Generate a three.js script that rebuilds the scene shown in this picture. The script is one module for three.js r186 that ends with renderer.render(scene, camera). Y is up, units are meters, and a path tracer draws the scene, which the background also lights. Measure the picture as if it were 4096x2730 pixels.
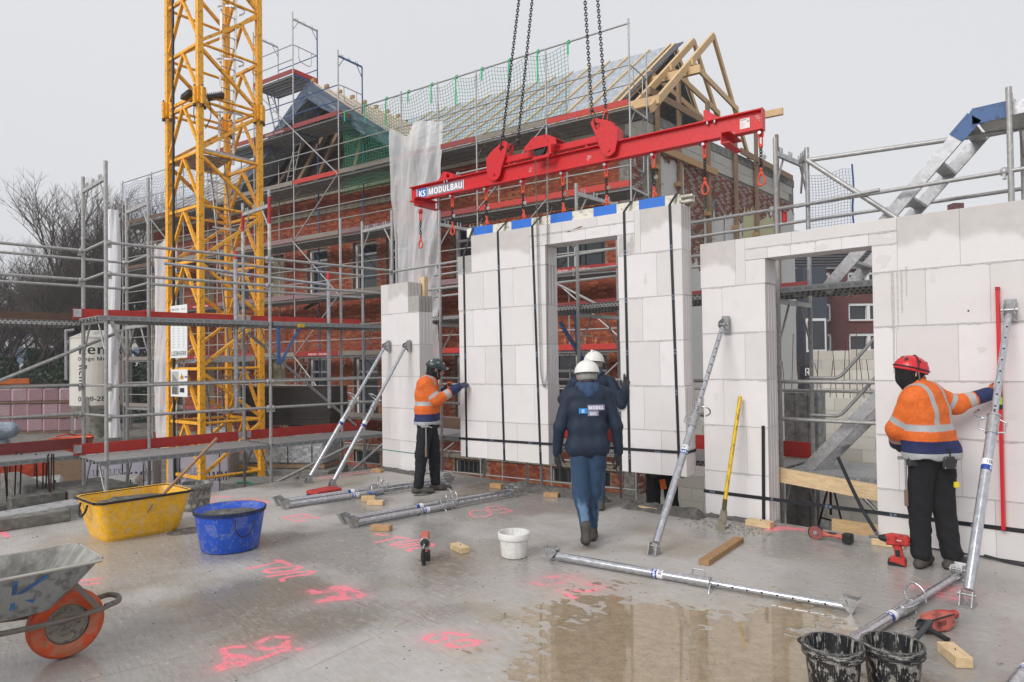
import * as THREE from 'three';
import { mergeGeometries } from 'three/addons/utils/BufferGeometryUtils.js';
import { ConvexGeometry } from 'three/addons/geometries/ConvexGeometry.js';
import { FontLoader } from 'three/addons/loaders/FontLoader.js';
import { TextGeometry } from 'three/addons/geometries/TextGeometry.js';

const scene = new THREE.Scene();
// ---- camera: eye height 1.72 m above the slab, 24 mm lens with a little rise
const camera = new THREE.PerspectiveCamera(52.79, 4096 / 2730, 0.05, 400);
camera.rotation.order = 'YXZ';
camera.position.set(0, 1.72, 0);
camera.rotation.set(THREE.MathUtils.degToRad(1.0), THREE.MathUtils.degToRad(43.3), -0.0135);
camera.setViewOffset(4096, 2730, 0, -35, 4096, 2730);
// ---- sky: even overcast
{
  const w = 64, h = 32, d = new Float32Array(w * h * 4);
  for (let j = 0; j < h; j++) for (let i = 0; i < w; i++) {
    const k = (j * w + i) * 4, v = Math.sin(i * 0.7 + j * 0.31) * 0.008 + Math.sin(i * 0.23 - j * 0.5) * 0.01;
    d[k] = 0.527 + v; d[k + 1] = 0.534 + v; d[k + 2] = 0.556 + v * 0.8; d[k + 3] = 1;
  }
  const t = new THREE.DataTexture(d, w, h, THREE.RGBAFormat, THREE.FloatType);
  t.mapping = THREE.EquirectangularReflectionMapping; t.magFilter = THREE.LinearFilter; t.minFilter = THREE.LinearFilter;
  t.wrapS = THREE.RepeatWrapping; t.needsUpdate = true;
  scene.background = t; scene.environment = t;
}
// ---- sun behind the cloud: high, wide and soft
const sun = new THREE.DirectionalLight(new THREE.Color(1, 0.975, 0.94), 1.5);
sun.position.set(-8, 19, 20); sun.target.position.set(-9, 0, -9);
sun.castShadow = true; sun.shadow.radius = 60; sun.shadow.mapSize.set(2048, 2048);
Object.assign(sun.shadow.camera, { left: -45, right: 45, top: 45, bottom: -45, near: 1, far: 120 });
scene.add(sun, sun.target);
const renderer = new THREE.WebGLRenderer({ antialias: true });
renderer.toneMapping = THREE.LinearToneMapping; renderer.toneMappingExposure = 1.45;
renderer.shadowMap.enabled = true;
renderer.setSize(1024, 682);
scene.fog = new THREE.FogExp2(new THREE.Color().setRGB(0.52, 0.53, 0.56), 0.0014); // thin winter haze
// ---------------------------------------------------------------- helpers
const V = (x, y, z) => new THREE.Vector3(x, y, z);
function RNG(s) { let a = s >>> 0; return () => { a = (a + 0x6D2B79F5) >>> 0; let t = Math.imul(a ^ (a >>> 15), 1 | a); t = (t + Math.imul(t ^ (t >>> 7), 61 | t)) ^ t; return ((t ^ (t >>> 14)) >>> 0) / 4294967296; }; }
const rnd = RNG(7);
const hash2 = (x, y, s = 0) => { let h = Math.imul(x, 374761393) + Math.imul(y, 668265263) + Math.imul(s, 1442695041); h = Math.imul(h ^ (h >>> 13), 1274126177); return ((h ^ (h >>> 16)) >>> 0) / 4294967296; };
const NTAB = (() => { const t = new Float32Array(65536), r = RNG(4242); for (let i = 0; i < 65536; i++) t[i] = r(); return t; })();
function vnoise(x, y, s = 0, per = 0) {
  let xi = Math.floor(x), yi = Math.floor(y); const fx = x - xi, fy = y - yi;
  const u = fx * fx * (3 - 2 * fx), v = fy * fy * (3 - 2 * fy);
  let x1 = xi + 1, y1 = yi + 1; if (per) { xi = ((xi % per) + per) % per; yi = ((yi % per) + per) % per; x1 = ((x1 % per) + per) % per; y1 = ((y1 % per) + per) % per; }
  const ox = s * 61, oy = s * 37, r0 = ((yi + oy) & 255) << 8, r1 = ((y1 + oy) & 255) << 8, c0 = (xi + ox) & 255, c1 = (x1 + ox) & 255;
  const a = NTAB[r0 | c0], b = NTAB[r0 | c1], c = NTAB[r1 | c0], d = NTAB[r1 | c1];
  return a + (b - a) * u + (c - a) * v + (a - b - c + d) * u * v;
}
function fbm(x, y, oct = 4, s = 0, per = 0) { let r = 0, a = 0.5, t = 0; for (let i = 0; i < oct; i++) { r += a * vnoise(x, y, s + i, per); t += a; a *= 0.5; x *= 2; y *= 2; per *= 2; } return r / t; }
const clamp = (x, a = 0, b = 1) => Math.min(b, Math.max(a, x));
const sstep = (a, b, x) => { const t = clamp((x - a) / (b - a)); return t * t * (3 - 2 * t); };
const mix = (a, b, t) => a + (b - a) * t;
const s2l = c => c <= 0.04045 ? c / 12.92 : Math.pow((c + 0.055) / 1.055, 2.4), l2s = c => c <= 0.0031308 ? c * 12.92 : 1.055 * Math.pow(c, 1 / 2.4) - 0.055;
// texture from a function (u,v in pixels) -> linear rgb (colour map) or grey
function tex(w, h, fn, { srgb = true, repeat = true } = {}) {
  const d = new Uint8Array(w * h * 4);
  for (let j = 0; j < h; j++) for (let i = 0; i < w; i++) {
    const c = fn(i, j), k = (j * w + i) * 4;
    if (typeof c === 'number') { const v = clamp(c) * 255; d[k] = d[k + 1] = d[k + 2] = v; }
    else { for (let q = 0; q < 3; q++) d[k + q] = clamp(srgb ? l2s(clamp(c[q])) : c[q]) * 255; }
    d[k + 3] = 255;
  }
  const t = new THREE.DataTexture(d, w, h, THREE.RGBAFormat); if (srgb) t.colorSpace = THREE.SRGBColorSpace;
  t.magFilter = THREE.LinearFilter; t.minFilter = THREE.LinearMipmapLinearFilter; t.generateMipmaps = true; if (repeat) t.wrapS = t.wrapT = THREE.RepeatWrapping; t.needsUpdate = true; return t;
}
function rep(t, x, y) { const c = t.clone(); c.repeat.set(x, y); c.needsUpdate = true; return c; }
function canvasTex(w, h, draw) { const c = document.createElement('canvas'); c.width = w; c.height = h; draw(c.getContext('2d'), w, h); const t = new THREE.CanvasTexture(c); t.colorSpace = THREE.SRGBColorSpace; t.magFilter = THREE.LinearFilter; return t; }
const col = (r, g, b) => new THREE.Color().setRGB(r, g, b);
function std(c, rough = 0.7, metal = 0, extra = {}) { return new THREE.MeshStandardMaterial({ color: Array.isArray(c) ? col(...c) : c, roughness: rough, metalness: metal, ...extra }); }
// shared grain textures (tile over 1 uv unit = metres * repeat)
const T = {};
T.fine = tex(512, 512, (i, j) => 0.72 + 0.28 * (0.6 * fbm(i / 8, j / 8, 4, 3, 64) + 0.4 * vnoise(i / 1.5, j / 1.5, 9)), { srgb: true });
T.bumpFine = tex(512, 512, (i, j) => fbm(i / 4, j / 4, 4, 5, 128), { srgb: false });
T.mottle = tex(512, 512, (i, j) => 0.55 + 0.45 * fbm(i / 32, j / 32, 6, 12, 16));
T.galv = tex(512, 512, (i, j) => { const a = fbm(i / 16, j / 16, 5, 21, 32), b = vnoise(i / 5, j / 5, 25, 0); const k = 0.62 + 0.38 * a + (b > 0.86 ? -0.2 : 0) + (a > 0.68 ? 0.15 : 0); return [k, k, k * 1.01]; });
T.galvR = tex(256, 256, (i, j) => { const v = 0.35 + 0.5 * fbm(i / 16, j / 16, 5, 31, 16); return [1, v, 1]; }, { srgb: false });
T.wood = tex(512, 512, (i, j) => { const n = fbm(i / 64, j / 6, 4, 41); const g = Math.sin((j / 9 + n * 9) * 2.2) * 0.5 + 0.5; const k = 0.62 + 0.3 * g * fbm(i / 90, j / 3, 3, 44) + 0.25 * fbm(i / 50, j / 14, 3, 47); const kn = Math.hypot((i % 256 - 130) / 14, (j - 200 - 120 * (i > 256 ? 1 : 0)) / 7); const q = kn < 1 ? 0.5 : kn < 1.7 ? 0.8 : 1; return [k * q, k * q * 0.97, k * q * 0.93]; });
T.dirt = tex(512, 512, (i, j) => { const a = fbm(i / 24, j / 24, 6, 52, 0), s = fbm(i / 5, j / 40, 3, 58); const k = 1 - 0.45 * sstep(0.52, 0.72, a) - 0.15 * sstep(0.6, 0.8, s); return [k, k * 0.985, k * 0.95]; });
T.splash = tex(512, 512, (i, j) => { const a = fbm(i / 20, j / 20, 6, 63), b = fbm(i / 6, j / 26, 4, 66), m = sstep(0.58, 0.63, a) * 0.75 + sstep(0.66, 0.7, b) * 0.7; return [mix(1, 1, m), mix(1, 1, m), 1].map(() => clamp(m)); }, { srgb: false });
// materials
const M = {
  galv: std([0.5, 0.5, 0.5], 0.5, 0.55, { map: T.galv, roughnessMap: T.galvR }),
  galvOld: std([0.5, 0.495, 0.48], 0.6, 0.25, { map: T.galv, roughnessMap: T.galvR }),
  galvDark: std([0.22, 0.22, 0.215], 0.6, 0.3, { map: T.galv }),
  steelNew: std([0.62, 0.63, 0.66], 0.38, 0.75, { map: T.galv, roughnessMap: T.galvR }),
  bluePaint: std([0.05, 0.12, 0.3], 0.5, 0, { map: T.dirt }),
  redBoard: std([0.6, 0.04, 0.028], 0.55, 0, { map: T.wood, bumpMap: T.wood, bumpScale: 0.002 }),
  redBoardOld: std([0.33, 0.06, 0.06], 0.65, 0, { map: T.wood, bumpMap: T.wood, bumpScale: 0.002 }),
  purpleBoard: std([0.3, 0.2, 0.22], 0.75, 0, { map: T.wood }),
  greyBoard: std([0.3, 0.275, 0.245], 0.8, 0, { map: T.wood, bumpMap: T.wood, bumpScale: 0.002 }),
  brownBoard: std([0.16, 0.1, 0.07], 0.75, 0, { map: T.wood, bumpMap: T.wood, bumpScale: 0.002 }),
  pine: std([0.82, 0.58, 0.32], 0.7, 0, { map: T.wood }),
  pineDark: std([0.55, 0.35, 0.18], 0.75, 0, { map: T.wood }),
  pineOld: std([0.34, 0.23, 0.15], 0.8, 0, { map: T.wood }),
  timberPale: std([0.8, 0.61, 0.37], 0.7, 0, { map: T.wood }),
  black: std([0.012, 0.012, 0.014], 0.45),
  blackRubber: std([0.018, 0.018, 0.018], 0.8, 0, { map: T.mottle }),
  yellowCrane: std([1.0, 0.48, 0.025], 0.42, 0, { map: T.dirt }),
  redSteel: std([0.86, 0.006, 0.014], 0.42, 0, { map: T.fine }),
  orangeHook: std([0.75, 0.08, 0.035], 0.45, 0, { map: T.dirt }),
  chainDark: std([0.03, 0.028, 0.026], 0.5, 0.5),
  chainGalv: std([0.2, 0.19, 0.16], 0.5, 0.7),
  white: std([0.78, 0.78, 0.76], 0.55),
  alu: std([0.55, 0.55, 0.56], 0.42, 0.6, { map: T.galv }),
  concrete: std([0.33, 0.32, 0.29], 0.85, 0, { map: T.mottle, bumpMap: T.bumpFine, bumpScale: 0.004 }),
  glassDark: new THREE.MeshPhysicalMaterial({ color: col(0.02, 0.025, 0.028), roughness: 0.06, metalness: 0, clearcoat: 0.6, clearcoatRoughness: 0.05 }),
  frameWhite: std([0.75, 0.75, 0.75], 0.45),
};
// ---------------------------------------------------------------- geometry helpers (all non-indexed, uv in metres)
function fin(g) { let q = g.index ? g.toNonIndexed() : g; for (const k of Object.keys(q.attributes)) if (!['position', 'normal', 'uv'].includes(k)) q.deleteAttribute(k); if (!q.attributes.normal) q.computeVertexNormals(); q.morphAttributes = {}; return q; }
function boxUV(g) { const q = fin(g); const p = q.attributes.position, n = q.attributes.normal; const uv = new Float32Array(p.count * 2); for (let i = 0; i < p.count; i++) { const ax = Math.abs(n.getX(i)), ay = Math.abs(n.getY(i)), az = Math.abs(n.getZ(i)); let u, v; if (ay >= ax && ay >= az) { u = p.getX(i); v = p.getZ(i); } else if (az >= ax) { u = p.getX(i); v = p.getY(i); } else { u = p.getZ(i); v = p.getY(i); } uv[i * 2] = u; uv[i * 2 + 1] = v; } q.setAttribute('uv', new THREE.BufferAttribute(uv, 2)); return q; }
function moved(g, x, y, z, ry = 0) { if (ry) g.rotateY(ry); g.translate(x, y, z); return g; }
function box(w, h, d, x = 0, y = 0, z = 0) { const g = boxUV(new THREE.BoxGeometry(w, h, d)); g.translate(x, y, z); return g; }
function boxMM(x0, x1, y0, y1, z0, z1) { const g = new THREE.BoxGeometry(Math.abs(x1 - x0), Math.abs(y1 - y0), Math.abs(z1 - z0)); g.translate((x0 + x1) / 2, (y0 + y1) / 2, (z0 + z1) / 2); return boxUV(g); }
function hull(pts) { return boxUV(new ConvexGeometry(pts)); }
function chamfer(x0, x1, y0, y1, z0, z1, c = 0.004) { const P = []; for (const [x, sx] of [[x0, 1], [x1, -1]]) for (const [y, sy] of [[y0, 1], [y1, -1]]) for (const [z, sz] of [[z0, 1], [z1, -1]]) { P.push(V(x + sx * c, y + sy * c, z), V(x + sx * c, y, z + sz * c), V(x, y + sy * c, z + sz * c)); } return hull(P); }
const _up = V(0, 1, 0);
function frameM(a, b) { const d = b.clone().sub(a), L = d.length(); d.normalize(); const q = new THREE.Quaternion().setFromUnitVectors(_up, d); return { m: new THREE.Matrix4().compose(a.clone().add(b).multiplyScalar(0.5), q, V(1, 1, 1)), L, d }; }
function tube(a, b, r, seg = 8, r2 = r) { const { m, L } = frameM(a, b); const g = fin(new THREE.CylinderGeometry(r2, r, L, seg, 1)); const uv = g.attributes.uv; for (let i = 0; i < uv.count; i++) uv.setXY(i, uv.getX(i) * Math.max(0.3, r * 6), uv.getY(i) * L); g.applyMatrix4(m); return g; }
// rectangular bar from a to b; w along 'side' direction, h along the other
function bar(a, b, w, h, sideHint = V(0, 1, 0)) { const d = b.clone().sub(a), L = d.length(); d.normalize(); let s = sideHint.clone().sub(d.clone().multiplyScalar(sideHint.dot(d))); if (s.length() < 1e-4) s = Math.abs(d.y) < 0.9 ? V(0, 1, 0) : V(1, 0, 0); s.sub(d.clone().multiplyScalar(s.dot(d))).normalize(); const t = new THREE.Vector3().crossVectors(d, s); const g = boxUV(new THREE.BoxGeometry(L, h, w)); g.applyMatrix4(new THREE.Matrix4().makeBasis(d, s, t).setPosition(a.clone().add(b).multiplyScalar(0.5))); return g; }
function curveTube(pts, r, seg = 24, rad = 7, closed = false, tension = 0.5) { const c = new THREE.CatmullRomCurve3(pts, closed, 'catmullrom', tension); return fin(new THREE.TubeGeometry(c, seg, r, rad, closed)); }
function polyTube(pts, r, rad = 7) { const g = []; for (let i = 0; i + 1 < pts.length; i++) { g.push(tube(pts[i], pts[i + 1], r, rad)); if (i) g.push(moved(fin(new THREE.SphereGeometry(r, rad, 4)), pts[i].x, pts[i].y, pts[i].z)); } return merge(g); }
function lathe(pr, seg = 24) { return fin(new THREE.LatheGeometry(pr.map(p => new THREE.Vector2(p[0], p[1])), seg)); }
function extrude(pts, depth, bevel = 0, holes = []) { const s = new THREE.Shape(pts.map(p => new THREE.Vector2(p[0], p[1]))); for (const h of holes) s.holes.push(new THREE.Path(h.map(p => new THREE.Vector2(p[0], p[1])))); const g = new THREE.ExtrudeGeometry(s, { depth, bevelEnabled: bevel > 0, bevelSize: bevel, bevelThickness: bevel, bevelSegments: 1, curveSegments: 8 }); return fin(g); }
function circlePts(cx, cy, r, n = 12, ry = r) { return Array.from({ length: n }, (_, i) => [cx + r * Math.cos(i / n * 6.28318), cy + ry * Math.sin(i / n * 6.28318)]); }
function merge(list) { const L = list.flat(); return L.length === 1 ? L[0] : mergeGeometries(L, false); }
function sphere(r, x, y, z, sx = 1, sy = 1, sz = 1, seg = 14) { const g = fin(new THREE.SphereGeometry(r, seg, Math.round(seg * 0.7))); g.scale(sx, sy, sz); g.translate(x, y, z); return g; }
function torus(R, r, x, y, z, rs = 8, ts = 24) { const g = fin(new THREE.TorusGeometry(R, r, rs, ts)); g.translate(x, y, z); return g; }
// ---------------------------------------------------------------- object helpers
const taken = {};
function numbered(n) { const k = taken[n] = (taken[n] ?? -1) + 1; return k ? `${n}_${String(k).padStart(3, '0')}` : n; }
function sh(o) { o.traverse(c => { if (c.isMesh) { c.castShadow = true; c.receiveShadow = true; } }); return o; }
function part(parent, name, geo, mat, label) { const m = new THREE.Mesh(Array.isArray(geo) ? merge(geo) : geo, mat); m.name = name; m.castShadow = m.receiveShadow = true; if (label) m.userData.label = label; parent.add(m); return m; }
function thing(name, label, category, pos = [0, 0, 0], ry = 0, group) { const o = new THREE.Group(); o.name = numbered(name); o.position.set(...pos); o.rotation.y = ry; o.userData = { label, category }; if (group) o.userData.group = group; scene.add(o); return o; }
function solo(name, geo, mat, label, category, group, pos, ry = 0) { const m = new THREE.Mesh(Array.isArray(geo) ? merge(geo) : geo, mat); m.name = numbered(name); m.castShadow = m.receiveShadow = true; m.userData = { label, category }; if (group) m.userData.group = group; if (pos) m.position.set(...pos); m.rotation.y = ry; scene.add(m); return m; }
function struct(name, geo, mat) { const m = new THREE.Mesh(Array.isArray(geo) ? merge(geo) : geo, mat); m.name = numbered(name); m.castShadow = m.receiveShadow = true; m.userData.kind = 'structure'; scene.add(m); return m; }
function dup(o, pos, ry, label) { const c = o.clone(); c.name = numbered(o.name.replace(/_\d\d\d$/, '')); c.userData = { ...o.userData }; if (label) c.userData.label = label; if (pos) c.position.set(...pos); if (ry !== undefined) c.rotation.y = ry; scene.add(c); return c; }
const DEG = Math.PI / 180;
const PINK = [
[0.018,0.020,[[-5.66,-2.72],[-5.64,-2.82],[-5.64,-2.99]]],
[0.018,0.020,[[-5.71,-2.99],[-5.67,-3.01],[-5.48,-3.00]]],
[0.018,0.020,[[-5.41,-3.02],[-5.47,-2.91],[-5.51,-2.80],[-5.46,-2.76],[-5.39,-2.79],[-5.32,-2.92],[-5.34,-3.02],[-5.41,-3.02]]],
[0.018,0.020,[[-5.32,-2.72],[-5.27,-2.85],[-5.26,-2.93]]],
[0.018,0.020,[[-5.24,-2.93],[-5.20,-3.02],[-5.16,-3.04],[-5.12,-2.97],[-5.16,-2.88],[-5.19,-2.80],[-5.17,-2.75],[-5.12,-2.74]]],
[0.028,0.090,[[-4.74,-2.76],[-4.67,-2.76],[-4.63,-2.84],[-4.67,-2.92],[-4.64,-2.97]]],
[0.028,0.090,[[-4.48,-2.68],[-4.44,-2.77],[-4.34,-2.92]]],
[0.028,0.090,[[-4.49,-2.78],[-4.45,-2.85],[-4.58,-2.93],[-4.63,-2.85]]],
[0.028,0.090,[[-4.66,-2.94],[-4.57,-2.97],[-4.36,-2.96]]],
[0.017,0.080,[[-4.05,-2.19],[-4.11,-2.15],[-4.13,-2.09],[-4.10,-2.02],[-4.04,-2.00],[-3.97,-2.02],[-3.94,-2.10],[-3.99,-2.16]]],
[0.017,0.080,[[-3.88,-1.91],[-3.88,-1.97],[-3.89,-2.07],[-3.83,-2.15]]],
[0.017,0.080,[[-3.98,-2.14],[-3.91,-2.12],[-3.86,-2.11]]],
[0.017,0.080,[[-4.12,-1.94],[-4.17,-1.89],[-4.18,-1.84],[-4.11,-1.82],[-4.05,-1.83]]],
[0.040,0.090,[[-4.03,-1.82],[-3.97,-1.86],[-3.92,-1.86],[-3.92,-1.80],[-3.95,-1.74],[-3.93,-1.72]]],
[0.040,0.090,[[-4.00,-1.81],[-3.95,-1.80],[-3.90,-1.82]]],
[0.014,0.090,[[-3.23,-2.97],[-3.24,-2.95],[-3.31,-2.93],[-3.35,-2.90]]],
[0.014,0.090,[[-3.39,-2.83],[-3.39,-2.78],[-3.37,-2.75],[-3.32,-2.75],[-3.28,-2.78],[-3.28,-2.83],[-3.30,-2.86],[-3.34,-2.87]]],
[0.014,0.090,[[-3.12,-2.94],[-3.17,-2.91],[-3.20,-2.87],[-3.21,-2.80],[-3.19,-2.78],[-3.14,-2.80],[-3.10,-2.85],[-3.08,-2.91],[-3.09,-2.95],[-3.12,-2.94]]],
[0.020,0.030,[[-5.80,-4.12],[-5.70,-4.13],[-5.67,-4.16]]],
[0.020,0.030,[[-5.53,-3.92],[-5.52,-4.05],[-5.51,-4.15],[-5.50,-4.20]]],
[0.020,0.030,[[-5.57,-4.19],[-5.50,-4.20],[-5.40,-4.21]]],
[0.020,0.030,[[-5.29,-4.25],[-5.33,-4.17],[-5.36,-4.09],[-5.36,-3.99],[-5.33,-3.96],[-5.28,-4.01],[-5.24,-4.10],[-5.21,-4.18]]],
[0.020,0.030,[[-5.20,-3.96],[-5.18,-4.04],[-5.15,-4.13]]],
[0.020,0.030,[[-5.12,-4.23],[-5.07,-4.24],[-5.02,-4.20],[-5.03,-4.16]]],
[0.020,0.030,[[-5.06,-4.06],[-5.09,-4.00],[-5.08,-3.95],[-5.03,-3.95]]],
[0.020,0.120,[[-3.59,-4.02],[-3.53,-4.02],[-3.43,-4.08]]],
[0.020,0.120,[[-3.59,-4.16],[-3.56,-4.23],[-3.50,-4.29],[-3.40,-4.27],[-3.32,-4.28]]],
[0.020,0.120,[[-3.26,-4.22],[-3.22,-4.29],[-3.13,-4.27],[-3.13,-4.15],[-3.23,-4.07],[-3.31,-4.01]]],
[0.020,0.120,[[-3.31,-4.01],[-3.21,-3.97],[-3.14,-3.95],[-3.08,-3.99]]],
[0.020,0.120,[[-3.43,-4.15],[-3.42,-4.17]]],
[0.020,0.120,[[-3.56,-4.25],[-3.46,-4.34]]],
[0.014,0.015,[[-7.15,-3.88],[-7.18,-3.86],[-7.23,-3.89],[-7.25,-3.96],[-7.22,-3.99],[-7.13,-3.99]]],
[0.014,0.015,[[-7.19,-3.99],[-7.23,-4.06],[-7.20,-4.12],[-7.10,-4.13],[-7.11,-4.10]]],
[0.014,0.015,[[-7.08,-3.88],[-6.99,-3.88],[-6.93,-3.86],[-6.92,-3.91],[-6.91,-3.98]]],
[0.014,0.015,[[-6.99,-3.95],[-7.02,-4.01],[-7.01,-4.09],[-6.93,-4.12],[-6.89,-4.11],[-6.88,-4.08]]],
[0.012,0.008,[[-5.55,-5.46],[-5.52,-5.46],[-5.57,-5.53],[-5.66,-5.59],[-5.75,-5.59],[-5.81,-5.56],[-5.84,-5.50],[-5.78,-5.39],[-5.73,-5.34],[-5.63,-5.30],[-5.56,-5.32],[-5.51,-5.38],[-5.52,-5.45]]],
[0.012,0.008,[[-5.73,-5.83],[-5.79,-5.86],[-5.83,-5.83],[-5.84,-5.75],[-5.81,-5.69],[-5.73,-5.65],[-5.67,-5.67],[-5.64,-5.73],[-5.65,-5.81]]],
[0.012,0.008,[[-5.65,-5.81],[-5.56,-5.79],[-5.48,-5.78],[-5.49,-5.71],[-5.51,-5.62]]],
[0.020,0.120,[[-1.37,-5.81],[-1.28,-5.86],[-1.20,-5.89]]],
[0.020,0.120,[[-1.19,-5.84],[-1.14,-5.99],[-1.08,-5.99]]],
[0.020,0.120,[[-1.28,-5.77],[-1.16,-5.78],[-1.07,-5.81]]],
[0.020,0.120,[[-1.19,-5.70],[-1.09,-5.70]]],
[0.050,0.080,[[-2.88,-6.82],[-2.82,-6.96],[-2.67,-7.01]]],
[0.020,0.050,[[-6.38,-1.60],[-6.37,-1.69],[-6.33,-1.76]]],
[0.020,0.050,[[-6.25,-1.66],[-6.20,-1.72]]],
[0.020,0.050,[[-6.25,-1.45],[-6.28,-1.53]]],
[0.020,0.050,[[-8.94,-1.58],[-8.84,-1.59],[-8.63,-1.58]]],
[0.020,0.050,[[-9.15,-3.74],[-9.14,-3.89],[-8.90,-4.02]]],
[0.020,0.050,[[-8.60,-3.93],[-8.62,-4.11],[-8.52,-4.19]]],
[0.020,0.050,[[-8.42,-4.14],[-8.17,-4.19]]],
[0.020,0.050,[[-8.94,-3.74],[-8.80,-3.76]]],
[0.030,0.020,[[-9.30,-5.57],[-9.23,-6.11],[-9.17,-6.46]]]];
// ---------------------------------------------------------------- ground, slab, puddle
struct('ground', (() => { const g = fin(new THREE.PlaneGeometry(400, 400, 1, 1)); g.rotateX(-Math.PI / 2); g.translate(-40, -1.85, -60); const uv = g.attributes.uv; for (let i = 0; i < uv.count; i++) uv.setXY(i, uv.getX(i) * 100, uv.getY(i) * 100); return g; })(),
  std([0.33, 0.3, 0.26], 0.9, 0, { map: T.mottle, bumpMap: T.bumpFine, bumpScale: 0.02 }));
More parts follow.
